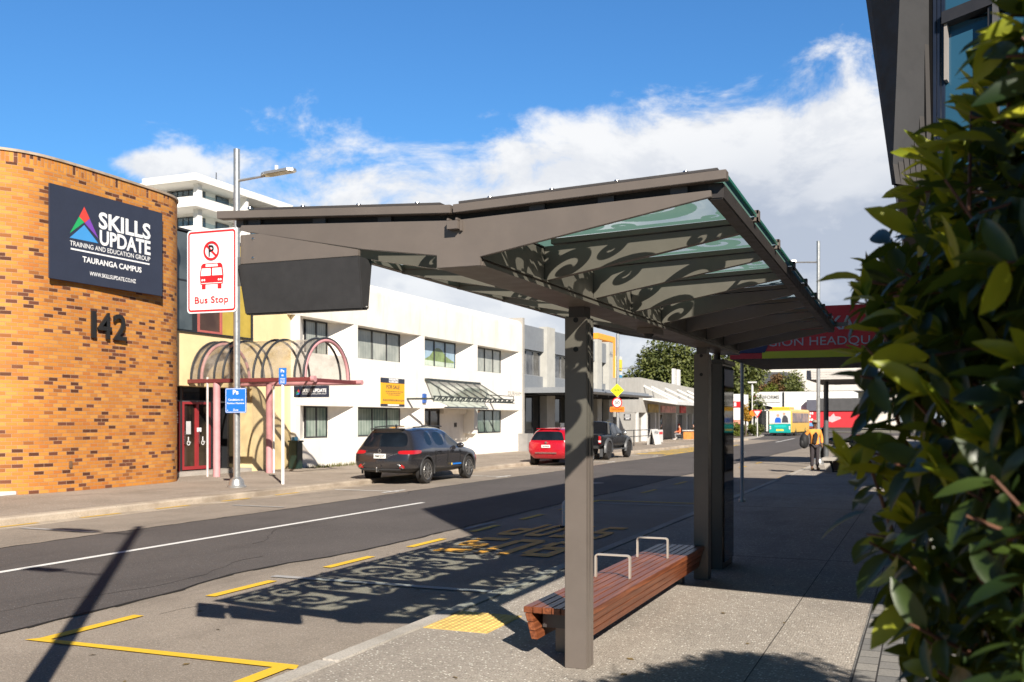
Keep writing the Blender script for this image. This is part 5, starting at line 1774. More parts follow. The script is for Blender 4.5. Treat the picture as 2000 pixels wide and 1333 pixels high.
parts = car_body(suv, S, [("body", paint_suv), ("window", m_cgl), ("lower_cladding", m_clad), ("tail_light", m_tail)], as_suv, [(1.02, 0.355), (3.80, 0.355)], 0.355)
for y in (1.02, 3.80):
    for s_ in (1, -1):
        wheel(suv, s_ * 0.84, y, 0.355, 0.355, s_)
        a_ = [(s_ * 0.945, y + math.cos(R(q)) * 0.425, 0.355 + math.sin(R(q)) * 0.425) for q in range(-12, 193, 12)]
        MB().tube(a_, 0.028, 8).build("arch_trim", m_clad, suv, smooth=True)
MB().box(-0.52, 0.52, 0.30, 0.50, 1.535, 1.575).build("spoiler", m_clad, suv, bevel=0.015)
MB().box(-0.19, 0.19, -0.06, -0.035, 0.735, 0.865).build("number_plate", m_plate, suv, bevel=0.004)
text("lettering", "PMK257", (0, -0.0615, 0.765), (1, 0, 0), ZV, m_signb, suv, w=0.30, h=0.065, align='c', bold=0.02)
disc(MB(), (0, -0.03, 0.95), (0, -1, 0), 0.055, 20, 0.038, th=0.03).build("badge", m_rim, suv, recalc=False)
MB().box(-0.62, 0.62, 0.02, 0.10, 0.40, 0.45).build("bumper_lip", m_clad, suv, bevel=0.01)
tb = MB()
tb.cyl((-0.06, 0.15, 0.38), (-0.06, -0.12, 0.38), 0.025, n=8)
tb.cyl((-0.06, -0.12, 0.36), (-0.06, -0.12, 0.46), 0.02, n=8)
tb.ball((-0.06, -0.12, 0.48), 0.03, n=6)
tb.build("tow_ball", m_chrome, suv, smooth=True)
for s_ in (1, -1):
    MB().prism([(s_ * 0.58, 0.47), (s_ * 0.72, 0.47), (s_ * 0.72, 0.53), (s_ * 0.64, 0.58)], 'y', 0.02, 0.12).build("reflector", m_tail, suv)
    MB().bar((s_ * 0.52, 0.0, 0.585), (s_ * 0.70, 0.03, 0.455), 0.02, 0.02).build("bumper_blade", m_chrome, suv)
    MB().ball((s_ * 1.02, 3.02, 1.05), 0.12, (1.0, 0.55, 0.7), 8).build("mirror", paint_suv, suv, smooth=True)
    for y in (1.72, 2.55):
        MB().box(s_ * 0.945, s_ * 0.965, y, y + 0.18, 0.885, 0.915).build("handle", paint_suv, suv, bevel=0.008)
    for y in (1.58, 2.38, 3.22):
        MB().bar((s_ * 0.935, y, 0.38), (s_ * 0.945, y - 0.02, 0.93), 0.007, 0.012, up=(1, 0, 0)).build("door_gap", m_arch, suv)
    MB().tube([(s_ * .62, .75, 1.60), (s_ * .63, 1.6, 1.635), (s_ * .63, 2.5, 1.62)], 0.018, 8).build("roof_rail", m_clad, suv, smooth=True)
MB().ball((0.02, 0.85, 1.64), 0.05, (0.5, 1.6, 0.9), 6).build("roof_fin", paint_suv, suv, smooth=True)
MB().bar((0.10, 0.25, 1.09), (0.45, 0.27, 1.11), 0.02, 0.02).build("wiper", m_arch, suv)
b = MB()
for k in range(9):
    b.box(0.94, 0.957, 2.66 + k * 0.064, 2.705 + k * 0.064, 0.475, 0.52)
b.build("door_decal", m_blue, suv)
MB().box(0.94, 0.957, 2.55, 2.61, 0.47, 0.53).build("decal_dot", M("decal_yellow", (0.7, 0.5, 0.1), 0.5), suv)
suv.location = (-14.05, 24.25, -0.118)

# --- red hatchback
paint_red = carpaint("bright_red_paint", (0.52, 0.010, 0.025), 0.25, 0.25)
red = thing("red_hatchback", "bright red small hatchback parked between the grey car and the black ute", "car", (0, 0, 0), "cars parked along the far kerb")
rearY = [0.30, 0.14, 0.02, 0.0, 0.03, 0.05, 0.10, 0.30, 0.34, 0.34]
Zr = [0.28, 0.29, 0.44, 0.60, 0.80, 0.92, 1.00, 1.36, 1.45, 1.48]
hw = [0, .66, .78, .84, .85, .83, .79, .63, .48, 0]
S = [[(0.0, d - 0.05, z) for d, z in zip(rearY, Zr)], [(w_ * 0.55, d - 0.035, z) for w_, d, z in zip(hw, rearY, Zr)], [(w_ * 0.88, d + 0.02, z) for w_, d, z in zip(hw, rearY, Zr)], [(w_, d + 0.14, z) for w_, d, z in zip(hw, rearY, Zr)]]
for y, dz in ((0.72, 0.01), (1.25, 0.03), (1.33, 0.03), (2.05, 0.02), (2.14, 0.02)):
    S.append([(w_, y, z + (dz if i > 5 else 0)) for i, (w_, z) in enumerate(zip([0, .70, .82, .85, .86, .84, .80, .64, .50, 0], [.22, .24, .42, .60, .80, .92, .99, 1.39, 1.475, 1.50]))])
S.append([(w_, y, z) for w_, y, z in zip([0, .70, .82, .84, .85, .83, .79, .66, .5, 0], [2.75] * 6 + [2.85, 2.45, 2.3, 2.25], [.22, .24, .42, .58, .78, .88, .95, 1.30, 1.44, 1.48])])
S.append([(w_, y, z) for w_, y, z in zip([0, .70, .82, .84, .84, .82, .79, .76, .5, 0], [3.1] * 6 + [3.12, 3.1, 3.2, 3.25], [.24, .26, .42, .58, .76, .85, .90, .93, .95, .96])])
S.append([(w_, 3.65, z) for w_, z in zip([0, .66, .76, .76, .74, .70, .64, .56, .4, 0], [.26, .28, .42, .54, .68, .74, .78, .80, .82, .83])])
S.append([(0, 3.95, z) for z in [.28, .30, .42, .54, .66, .70, .72, .74, .75, .76]])


def as_red(s, k, side):
    if k in (0,): return 2
    if k == 6 and s in (0, 1): return 1
    if k == 6 and s in (4, 6, 8): return 1
    if k in (6, 7, 8) and s == 9: return 1
    if k == 5 and s in (2, 3): return 3
    return 0


car_body(red, S, [("body", paint_red), ("window", m_cgl), ("lower_cladding", m_clad), ("tail_light", m_tailw)], as_red, [(0.75, 0.30), (3.2, 0.30)], 0.30)
for y in (0.75, 3.2):
    for s_ in (1, -1):
        wheel(red, s_ * 0.76, y, 0.30, 0.30, s_, 0.2)
MB().box(-0.18, 0.18, -0.065, -0.04, 0.72, 0.83).build("number_plate", m_plate, red, bevel=0.004)
b = MB()
for k in range(6):
    b.box(-0.14 + k * 0.048, -0.108 + k * 0.048, -0.0675, -0.065, 0.755, 0.80)
b.build("plate_marks", m_signb, red)
MB().box(-0.04, 0.04, -0.05, -0.03, 0.89, 0.96).build("badge", m_rim, red)
MB().box(-0.45, 0.45, -0.07, -0.045, 0.50, 0.535).build("chrome_strip", m_rim, red)
MB().box(-0.5, 0.5, 0.22, 0.40, 1.445, 1.475).build("spoiler", paint_red, red, bevel=0.01)
for s_ in (1, -1):
    MB().ball((s_ * 0.93, 2.6, 0.98), 0.1, (1.0, 0.55, 0.7), 8).build("mirror", paint_red, red, smooth=True)
red.location = (-13.72, 36.5, -0.118)

# --- black utility truck
paint_blk = M("black_paint", (0.008, 0.0085, 0.010), 0.3, var=0.04, scale=1.2, coat=0.12, spec=0.2)
m_flare = M("grey_flare", (0.07, 0.073, 0.078), 0.5, var=0.06)
ute = thing("black_ute", "black double cab ute with grey wheel arch flares parked beyond the red hatchback", "ute", (0, 0, 0), "cars parked along the far kerb")
Zb = [.52, .54, .62, .74, .95, 1.06, 1.13, 1.14, 1.14, 1.14]
hw = [0, .74, .86, .90, .91, .91, .89, .80, .55, 0]
S = [[(0.0, 0.0, z) for z in Zb], [(w_ * .9, 0.0, z) for w_, z in zip(hw, Zb)], [(w_, 0.05, z) for w_, z in zip(hw, Zb)], [(w_, 0.8, z) for w_, z in zip(hw, Zb)], [(w_, 1.62, z) for w_, z in zip(hw, Zb)]]
S.append([(w_, y, z) for w_, y, z in zip([0, .74, .88, .92, .92, .92, .90, .72, .55, 0], [1.72] * 6 + [1.72, 1.86, 1.9, 1.9], [.46, .48, .6, .74, .95, 1.07, 1.15, 1.60, 1.70, 1.72])])
for y in (1.98, 2.62, 2.72):
    S.append([(w_, y, z) for w_, z in zip([0, .74, .88, .92, .92, .92, .90, .71, .55, 0], [.44, .46, .6, .74, .95, 1.07, 1.14, 1.63, 1.73, 1.75])])
S.append([(w_, y, z) for w_, y, z in zip([0, .74, .88, .92, .92, .92, .90, .73, .55, 0], [3.5] * 6 + [3.55, 3.1, 2.95, 2.9], [.44, .46, .6, .74, .95, 1.06, 1.12, 1.53, 1.69, 1.72])])
S.append([(w_, y, z) for w_, y, z in zip([0, .74, .90, .92, .92, .92, .90, .86, .6, 0], [3.85] * 6 + [3.9, 3.85, 3.95, 4.0], [.46, .48, .6, .74, .94, 1.04, 1.09, 1.12, 1.14, 1.15])])
S.append([(w_, 4.6, z) for w_, z in zip([0, .74, .90, .92, .92, .90, .86, .78, .55, 0], [.48, .5, .6, .74, .92, 1.0, 1.04, 1.07, 1.09, 1.10])])
S.append([(w_, 5.15, z) for w_, z in zip([0, .70, .82, .82, .80, .78, .74, .66, .5, 0], [.48, .5, .6, .74, .9, .96, .98, 1.0, 1.02, 1.03])])
S.append([(0, 5.3, z) for z in [.5, .52, .6, .74, .88, .93, .95, .96, .97, .98]])


def as_ute(s, k, side):
    if k in (0,): return 2
    if k == 6 and s in (6, 8): return 1
    if k in (6, 7, 8) and s == 9: return 1
    if k in (6, 7) and s == 4: return 1 if k == 6 else 0
    return 0


car_body(ute, S, [("body", paint_blk), ("window", m_cgl), ("lower_cladding", m_clad)], as_ute, [(1.1, 0.41), (4.35, 0.41)], 0.41)
for y in (1.1, 4.35):
    for s_ in (1, -1):
        wheel(ute, s_ * 0.84, y, 0.41, 0.41, s_, 0.27, dark=True, spokes=6)
        V, F = [], []
        for i in range(15):
            q = R(-8 + 196 * i / 14)
            for rr_, xx in ((0.46, 0.90), (0.46, 0.985), (0.56, 0.985), (0.60, 0.90)):
                V.append((s_ * xx, y + math.cos(q) * rr_, 0.41 + math.sin(q) * rr_))
            if i:
                k = i * 4
                for a_ in range(4):
                    F.append((k - 4 + a_, k + a_, k + (a_ + 1) % 4, k - 4 + (a_ + 1) % 4))
        MB().add(V, F).build("wheel_flare", m_flare, ute, smooth=True)
for s_ in (1, -1):
    MB().box(s_ * 0.90, s_ * 0.80, -0.03, 0.06, 0.74, 1.08).build("tail_light", m_tail, ute, bevel=0.01)
    MB().box(s_ * 0.905, s_ * 0.80, -0.034, 0.05, 0.80, 0.90).build("reverse_lamp", m_tailw, ute, bevel=0.008)
    MB().bar((s_ * 0.90, 1.75, 0.46), (s_ * 0.90, 3.9, 0.46), 0.14, 0.05).build("side_step", m_flare, ute)
    MB().ball((s_ * 1.02, 3.3, 1.18), 0.13, (1.0, 0.5, 0.85), 8).build("mirror", m_rim, ute, smooth=True)
    MB().bar((s_ * 0.80, 1.55, 1.14), (s_ * 0.68, 1.85, 1.66), 0.09, 0.08).build("sports_bar", m_clad, ute)
    MB().box(s_ * 0.86, s_ * 0.72, 0.42, 0.46, 0.16, 0.5).build("mud_flap", m_flare, ute)
    MB().tube([(s_ * .6, 1.95, 1.75), (s_ * .6, 2.1, 1.80), (s_ * .6, 2.9, 1.78), (s_ * .6, 3.0, 1.72)], 0.02, 8).build("roof_rail", m_flare, ute, smooth=True)
MB().box(-0.80, 0.80, -0.08, 0.04, 0.52, 0.66).build("bumper", m_clad, ute, bevel=0.02)
MB().box(-0.62, 0.62, 0.10, 1.6, 1.141, 1.17).build("tray_cover", m_clad, ute)
ute.location = (-14.22, 42.3, -0.118)

# --- bus turning away at the far junction
m_teal = M("bus_teal", (0.010, 0.36, 0.33), 0.35, var=0.05, coat=0.6)
m_byel = M("bus_yellow", (0.86, 0.52, 0.06), 0.35, var=0.04, coat=0.6)
bus = thing("city_bus", "teal and yellow city bus with a rear advertisement, driving away at the far junction", "bus", (0, 0, 0))
MB().prism([(-1.22, 0.38), (1.22, 0.38), (1.25, 1.2), (1.25, 2.75), (1.12, 2.98), (-1.12, 2.98), (-1.25, 2.75), (-1.25, 1.2)], 'y', 0.0, 11.0).build("body", m_byel, bus, bevel=0.05)
MB().prism([(-1.19, 0.36), (1.19, 0.36), (1.19, 1.35), (-1.19, 1.30)], 'y', -0.03, 0.02).build("rear_panel", m_teal, bus, bevel=0.01)
ad = MB().box(-1.17, 1.17, -0.035, 0.02, 1.36, 2.80).build("rear_advert", M("advert_grey", (0.66, 0.67, 0.65), 0.35, var=0.08), bus)
disc(MB(), (-0.22, -0.03, 2.28), (0, -1, 0), 0.16, 18, th=0.008).build("advert_face", M("advert_skin", (0.60, 0.32, 0.22), 0.5), ad, recalc=False)
disc(MB(), (-0.20, -0.028, 2.25), (0, -1, 0), 0.22, 18, th=0.006).build("advert_hair", M("advert_hair", (0.22, 0.10, 0.05), 0.5), ad, recalc=False)
flat(MB(), (0, -0.035, 0), (1, 0, 0), ZV, [(-0.58, 1.45), (0.12, 1.45), (0.12, 1.85), (0.0, 2.05), (-0.40, 2.05), (-0.55, 1.85)], 0.005).build("advert_shirt", M("advert_blue", (0.02, 0.12, 0.55), 0.5), ad, recalc=False)
disc(MB(), (0.46, -0.03, 2.45), (0, -1, 0), 0.14, 18, th=0.008).build("advert_face", MATS["advert_skin"], ad, recalc=False)
flat(MB(), (0, -0.035, 0), (1, 0, 0), ZV, [(0.2, 1.45), (0.92, 1.45), (0.85, 2.0), (0.65, 2.28), (0.38, 2.28), (0.24, 1.9)], 0.004).build("advert_suit", M("advert_suit", (0.06, 0.06, 0.07), 0.5), ad, recalc=False)
MB().box(-0.6, 0.85, -0.042, -0.036, 1.40, 1.46).build("advert_band", m_plate, ad)
MB().box(-0.40, 0.40, -0.045, -0.03, 0.56, 0.76).build("number_plate", M("plate_yellow", (0.85, 0.62, 0.08), 0.5), bus)
MB().box(-0.65, 0.7, -0.04, -0.03, 0.95, 1.2).build("engine_grille", M("teal_light", (0.02, 0.50, 0.45), 0.4), bus)
for s_ in (1, -1):
    for z in (0.82, 1.02):
        disc(MB(), (s_ * 1.05, -0.03, z), (0, -1, 0), 0.09, 14, th=0.01).build("tail_light", m_tailw, bus, recalc=False)
    MB().box(s_ * 1.24, s_ * 1.262, 0.6, 10.4, 1.45, 2.55).build("side_window", pane_mat("bus_window", (0.10, 0.05, 0.04), (0.35, 0.18, 0.10)) if "bus_window" not in MATS else MATS["bus_window"], bus)
    for y in (2.6, 8.4):
        wheel(bus, s_ * 1.10, y, 0.48, 0.48, s_, 0.28, dark=True, spokes=6)
MB().box(-0.95, 0.95, 0.3, 3.4, 2.98, 3.24).build("roof_unit", m_byel, bus, bevel=0.06)
MB().box(-1.1, 1.1, 0.05, 10.9, 0.22, 0.40).build("underframe", m_arch, bus)
bus.rotation_euler = (0, 0, R(-4))
bus.location = (-14.95, 113.5, -0.114)
# ------------------------------------------------------------------ dark building over the footpath on the right
mt, t = newmat("dark_boards")
oc = t.n('ShaderNodeTexCoord').outputs['Object']
nz = t.noise(t.n('ShaderNodeMapping', {'Vector': oc, 'Scale': (9, 9, 0.7)}).outputs[0], 2.0, 5, 0.6)
p = t.n('ShaderNodeBsdfPrincipled', {'Base Color': t.mix(nz, (0.030, 0.027, 0.026), (0.050, 0.046, 0.044)), 'Roughness': 0.6})
t.n('ShaderNodeOutputMaterial', {0: p.outputs[0]})
m_board = mt
m_navyf = M("navy_reveal", (0.012, 0.018, 0.035), 0.35, var=0.1)
m_cwf = M("curtain_frame", (0.045, 0.045, 0.05), 0.35, metal=0.4, var=0.08)
m_cwg = pane_mat("sky_tint_glass", (0.020, 0.075, 0.13), (0.026, 0.09, 0.15), rough=0.04, spec=0.6)  # blue in the base colour stands in for reflected sky
m_sof = M("dark_soffit", (0.03, 0.03, 0.032), 0.7)
db = thing("dark_building", "dark boarded building with glass coloured as reflected blue sky jutting over the footpath at the right edge", "building", (1.0, 10, 0))
ZB, ZT_ = 3.07, 8.47
A0, A1 = Vector((-0.17, 6.20, ZB)), Vector((-0.87, 7.50, ZT_))      # raked outer edge
B0, B1 = Vector((0.03, 6.43, ZB)), Vector((0.03, 6.43, ZT_))
NB_ = 7
off = Vector((0.66, -0.75, 0)).normalized()
for i in range(NB_):
    a, b = i / NB_, (i + 1) / NB_
    q = [A0.lerp(B0, a), A0.lerp(B0, b) , A1.lerp(B1, b), A1.lerp(B1, a)]
    q[1] = q[1].lerp(q[0], 0.05); q[2] = q[2].lerp(q[3], 0.05)
    vs = [v + off * 0.014 for v in q] + [v - off * 0.02 for v in q]
    MB().add(vs, [(0, 1, 2, 3), (7, 6, 5, 4), (0, 4, 5, 1), (1, 5, 6, 2), (2, 6, 7, 3), (3, 7, 4, 0)]).build("fin_board", m_board, db)
vs = [A0 + off * .010, B0 + off * .010, B1 + off * .010, A1 + off * .010]
vs += [v - off * 0.028 for v in vs]
MB().add(vs, [(0, 1, 2, 3), (7, 6, 5, 4), (0, 4, 5, 1), (1, 5, 6, 2), (2, 6, 7, 3), (3, 7, 4, 0)]).build("fin_backing", m_sof, db)
# street face behind the fin, leaning out with it
YE = 21.2
vs = [(-0.16, 6.28, ZB), (-0.16, YE, ZB), (-0.86, YE, ZT_), (-0.86, 7.56, ZT_), (0.12, 6.52, ZB), (0.12, YE, ZB), (0.12, YE, ZT_), (0.12, 7.6, ZT_)]
MB().add(vs, [(0, 1, 2, 3), (7, 6, 5, 4), (0, 4, 5, 1), (1, 5, 6, 2), (2, 6, 7, 3), (3, 7, 4, 0)]).build("street_wall", m_board, db)
MB().prism([(0.13, 6.52), (7.0, 5.25), (7.0, YE), (0.13, YE)], 'z', ZB - 0.05, ZB + 0.1).build("soffit", m_sof, db)
MB().prism([(0.13, 6.52), (7.0, 5.25), (7.0, YE), (0.13, YE)], 'z', ZT_ - 0.1, ZT_).build("roof", m_sof, db)
MB().box(2.2, 7.0, 7.4, YE, 0.0, ZB - 0.052).build("ground_floor", m_dark, db)
WD = Vector((0.983, -0.182, 0))
WN = Vector((-0.182, -0.983, 0))
W0 = Vector((0.03, 6.43, 0))


def wp_(s, z, d=0.0):
    return W0 + WD * s + WN * d + Vector((0, 0, z))


def wbox(name, s0, s1, z0, z1, d0, d1, mat, rake=0.0, par=None):
    vs = []
    for d in (d0, d1):
        vs += [wp_(s0, z0, d), wp_(s1, z0 + rake * (s1 - s0), d), wp_(s1, z1 + rake * (s1 - s0), d), wp_(s0, z1, d)]
    return MB().add(vs, [(0, 1, 2, 3), (7, 6, 5, 4), (0, 4, 5, 1), (1, 5, 6, 2), (2, 6, 7, 3), (3, 7, 4, 0)]).build(name, mat, par or db)


for k in range(3):
    wbox("reveal_rib", 0.012 + k * 0.022, 0.030 + k * 0.022, ZB + 0.1, ZT_ - 0.1, -0.03, 0.012 - 0.006 * k, m_navyf)
wbox("glazing_back", 0.07, 7.0, ZB + 0.1, ZT_ - 0.1, -0.10, -0.085, m_sof)
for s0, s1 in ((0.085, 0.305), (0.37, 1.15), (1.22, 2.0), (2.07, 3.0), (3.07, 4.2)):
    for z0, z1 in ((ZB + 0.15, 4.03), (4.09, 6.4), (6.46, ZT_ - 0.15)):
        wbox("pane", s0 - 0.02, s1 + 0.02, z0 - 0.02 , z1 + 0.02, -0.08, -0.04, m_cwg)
wbox("transom", 0.065, 4.2, 4.025, 4.095, -0.04, 0.05, m_cwf, rake=0.21)
wbox("jamb", 0.075, 0.092, 3.70, 4.03, -0.04, 0.03, M("jamb_light", (0.30, 0.27, 0.25), 0.5))
for s0 in (0.310, 1.155, 2.005, 3.005):
    wbox("mullion", s0, s0 + 0.022, ZB + 0.1, ZT_ - 0.1, -0.04, 0.035, m_cwf)
    wbox("mullion", s0 + 0.026, s0 + 0.055, ZB + 0.1, ZT_ - 0.1, -0.04, 0.05, M("mullion_light", (0.14, 0.135, 0.135), 0.4, metal=0.4))

# ------------------------------------------------------------------ red canopy sign
m_cred = M("canopy_red", (0.78, 0.010, 0.014), 0.35, var=0.05)
m_lime = M("canopy_lime", (0.72, 0.70, 0.012), 0.4, var=0.03)
m_cnav = M("canopy_navy", (0.02, 0.02, 0.11), 0.4)
rc = thing("red_canopy", "dark footpath canopy with a red sign face and lime stripe beyond the bus shelter", "canopy", (-1.5, 22, 0))
MB().box(-3.55, 0.1, 19.74, 24.0, 2.88, 2.98).build("soffit", m_sof, rc)
MB().box(-3.55, 0.1, 19.74, 24.0, 2.983, 3.80).build("canopy_box", m_sof, rc)
MB().box(-3.42, 0.1, 19.69, 19.737, 3.02, 3.86).build("sign_face", m_cred, rc)
MB().box(-3.55, -3.42, 19.69, 19.737, 2.90, 3.35).build("sign_return", m_cred, rc)
MB().box(-2.93, 0.1, 19.68, 19.737, 2.885, 3.018).build("stripe_lime", m_lime, rc)
MB().box(-3.55, -2.933, 19.68, 19.737, 2.885, 2.99).build("stripe_red", M("stripe_red", (0.62, 0.010, 0.02), 0.4), rc)
MB().prism([(-3.36, 3.0), (-2.88, 3.0), (-2.80, 3.17), (-3.36, 3.17)], 'y', 19.675, 19.689).build("stripe_navy", m_cnav, rc)
m_ctx = M("canopy_lettering", (0.62, 0.62, 0.66), 0.4)
text("lettering", "LEGION HEADQUARTERS", (-3.08, 19.685, 3.085), (1, 0, 0), ZV, m_ctx, rc, w=3.05, h=0.19, bold=0.0, ext=0.004)
text("lettering", "KA", (-1.66, 19.685, 3.40), (1, 0, 0), ZV, m_ctx, rc, w=0.42, h=0.26, bold=0.02, ext=0.004)
o = MB().cyl((-3.52, 20.9, 0.0), (-3.52, 20.9, 2.88), 0.038, n=14)
MBp = o.build("post", M("post_grey", (0.40, 0.42, 0.45), 0.45, metal=0.2), rc, smooth=True)
MB().cyl((-3.52, 20.9, 0.0), (-3.52, 20.9, 0.05), 0.07, n=14).build("post_foot", m_galv, rc, smooth=True)

gc = thing("pale_canopy", "pale ribbed footpath canopy with grey soffit further along the near side", "canopy", (-2, 43, 0))
MB().box(-4.2, 0.8, 40.05, 46, 3.24, 3.30).build("soffit", M("canopy_soffit", (0.18, 0.175, 0.17), 0.8), gc)
for k in range(4):
    MB().box(-4.27, 0.8, 39.98 + 0.01 * k, 40.05, 3.25 + k * 0.09, 3.332 + k * 0.09).build("fascia_board", M("pale_fascia", (0.56, 0.53, 0.49), 0.6, var=0.05), gc)
MB().box(-4.27, -4.2, 40.05, 46, 3.25, 3.60).build("fascia_side", M("pale_fascia", (0.56, 0.53, 0.49)), gc)
MB().box(-4.2, 0.8, 40.05, 46, 3.302, 3.58).build("canopy_box", m_sof, gc)
MB().cyl((-3.72, 42.0, 0), (-3.72, 42.0, 3.24), 0.10, n=14).build("post", M("canopy_post_grey", (0.10, 0.105, 0.11), 0.5), gc, smooth=True)
rs = thing("near_side_shops", "low pale shop building set back on the near side beyond the dark building", "building", (4, 40, 0))
MB().box(0.82, 12, 24.2, 80, 0, 3.9).build("wall", m_ss, rs)
for k in range(9):
    win(rs, 0.70, 25.2 + k * 6, 30.2 + k * 6, 0.3, 2.6, 4, m_frame, m_dark, d=0.12)

# ------------------------------------------------------------------ far end of the street
m_nzw = M("uniform_shop_white", (0.84, 0.83, 0.80), 0.7, var=0.03)
nu = thing("uniform_shop", "low white shop with an arched porch and uniforms sign at the end of the street", "building", (-19, 152, 0))
MB().box(-30, -9.5, 149.3, 160, 0.0, 5.75).build("core", m_nzw, nu)
ap = [(-30, 5.75), (-30, 0.0), (-26.0, 0.0), (-25.6, 2.2)]
for k in range(13):
    a = R(180 - 15 * k)
    ap.append((-22.5 + 3.1 * math.cos(a), 2.2 + 1.65 * math.sin(a)))
ap += [(-19.2, 0.0), (-18.6, 0.0), (-18.6, 5.75)]
MB().prism(ap, 'y', 149.0, 149.29).build("arch_wall", m_nzw, nu)
MB().box(-25.7, -19.3, 149.24, 149.298, 0, 3.9).build("porch", m_dark, nu)
for x in (-23.2, -21.6, -20.2):
    MB().box(x, x + 0.25, 149.1, 149.238, 0, 3.2).build("door_post", m_sw, nu)
MB().box(-25.4, -19.4, 149.1, 149.238, 3.0, 3.15).build("door_head", m_sw, nu)
MB().box(-19.25, -19.0, 148.9, 149.0, 2.2, 5.7).build("downpipe", m_frame, nu)
MB().box(-24.9, -19.6, 148.95, 148.998, 4.42, 5.45).build("sign_board", m_sw, nu)
MB().box(-24.0, -19.6, 148.95, 148.998, 4.2, 4.27).build("sign_shelf", m_cwf, nu)
m_utx = M("uniform_grey_text", (0.05, 0.05, 0.05), 0.6)
text("lettering", "NZ", (-24.6, 148.94, 4.72), (1, 0, 0), ZV, m_utx, nu, w=0.85, h=0.48, bold=0.03)
text("lettering", "UNIFORMS", (-22.95, 148.94, 4.72), (1, 0, 0), ZV, M("uniform_light_text", (0.10, 0.10, 0.10), 0.6), nu, w=3.2, h=0.50, bold=0.02)
MB().box(-23.62, -23.05, 148.93, 148.949, 4.62, 5.30).build("emblem", M("emblem_red", (0.35, 0.02, 0.03), 0.5), nu)
for x in (-23.5, -23.3):
    MB().box(x, x + 0.07, 148.925, 148.929, 4.7, 5.15).build("emblem_stripe", m_bw, nu)
MB().box(-17.0, -8.5, 148.4, 148.99, 0.6, 2.95).build("mural", M("mural_wall_red", (0.60, 0.03, 0.04), 0.5, var=0.06), nu)
b = MB()
for z, x1 in ((2.45, -14.9), (2.0, -15.2), (1.55, -15.0)):
    x = -16.8
    while x < x1:
        w_ = rr.uniform(0.16, 0.34)
        b.box(x, x + w_, 148.36, 148.395, z, z + 0.3)
        x += w_ + 0.08
b.build("mural_lettering", m_bw, nu)
MB().box(-16.3, -14.2, 148.3, 148.355, 0.75, 1.25).build("mural_panel", M("mural_blue", (0.15, 0.35, 0.62), 0.5, var=0.2), nu)
flat(MB(), (-13.2, 148.38, 1.3), (1, 0, 0), ZV, [(0, 0.3), (0.9, 0.0), (2.1, 0.55), (2.0, 0.8), (1.3, 0.9), (1.1, 1.3), (0.6, 0.8), (0.1, 0.9)], 0.02).build("mural_shape", M("mural_pink", (0.62, 0.42, 0.44), 0.5), nu)
MB().box(-15.8, -14.3, 148.2, 148.98, 2.96, 4.55).build("notice_board", M("notice_slate", (0.11, 0.11, 0.14), 0.5), nu)
MB().box(-14.28, -8.5, 148.2, 148.98, 2.96, 4.75).build("dark_panel", M("panel_dark", (0.07, 0.068, 0.07), 0.6), nu)
lv = thing("louvred_building", "charcoal louvred box building standing behind the white uniforms shop", "building", (-28, 185, 0))
MB().box(-42, -22.6, 180, 195, 0, 10.1).build("body", M("louvre_grey", (0.075, 0.078, 0.088), 0.5, var=0.06), lv)
for k in range(14):
    MB().box(-41.9, -22.7, 179.9, 179.995, 6.0 + k * 0.29, 6.16 + k * 0.29).build("louvre", M("louvre_edge", (0.12, 0.122, 0.13), 0.5), lv)
ph = thing("pale_hillside_block", "pale cream block with small dark windows on the rise far behind the trees", "building", (-22, 215, 0))
MB().box(-50, -5, 205, 225, 0, 14.0).build("wall", M("pale_block_wall", (0.66, 0.62, 0.56), 0.8, var=0.05), ph)
for x in (-19.0, -16.5, -12.0):
    MB().box(x, x + 1.2, 204.9, 205.0, 8.6, 10.4).build("window", m_tg, ph)
MB().box(-22, -8, 202, 204.99, 7.0, 7.3).build("terrace", m_sof, ph)
rb = thing("red_kiosk", "small white kiosk with a red name panel left of the arched shop", "kiosk", (-25, 139, 0))
MB().box(-28, -23.2, 138, 143, 0, 5.2).build("wall", m_nzw, rb)
MB().box(-25.2, -23.3, 137.9, 137.995, 3.4, 4.2).build("name_panel", m_red, rb)
MB().box(-24.3, -24.0, 137.85, 137.895, 3.55, 4.05).build("name_mark", m_bw, rb)
MB().box(-25.2, -23.4, 137.9, 137.995, 0.4, 1.7).build("poster", M("poster_orange", (0.62, 0.25, 0.18), 0.6, var=0.4, scale=2), rb)

# planted traffic island with its furniture
struct("traffic_island", MB().prism([(-19.5, 84), (-15.0, 84), (-14.9, 92), (-15.6, 104), (-16.6, 113), (-18.0, 114.5), (-30, 114.5), (-30, 88)], 'z', -0.3, 0.02), m_conc)
struct("island_bed", MB().prism([(-19.4, 92), (-15.9, 92), (-16.3, 104), (-17.2, 111), (-21, 112), (-24, 92)], 'z', 0.0, 0.10), M("bed_soil", (0.10, 0.075, 0.05), 0.9, var=0.3))
gw = thing("give_way_sign", "white triangular give way sign with red edge on the planted island", "sign", (-15.35, 100, 0))
MB().cyl((-15.35, 100, 0), (-15.35, 100, 2.1), 0.05, n=8).build("post", m_sw, gw)
flat(MB(), (-15.35, 99.94, 1.85), (1, 0, 0), ZV, [(0, 0), (0.48, 0.80), (-0.48, 0.80)], 0.0).build("sign_plate", m_red, gw, recalc=False)
flat(MB(), (-15.35, 99.93, 1.85), (1, 0, 0), ZV, [(0, 0.17), (0.31, 0.70), (-0.31, 0.70)], 0.0).build("sign_field", m_sw, gw, recalc=False)
sp2 = thing("small_lamp_standard", "short white lamp standard with flat head at the street's far end", "street lamp", (-16.64, 105, 0))
MB().cyl((-16.64, 105, 0), (-16.64, 105, 5.5), 0.06, n=8).build("pole", m_sw, sp2)
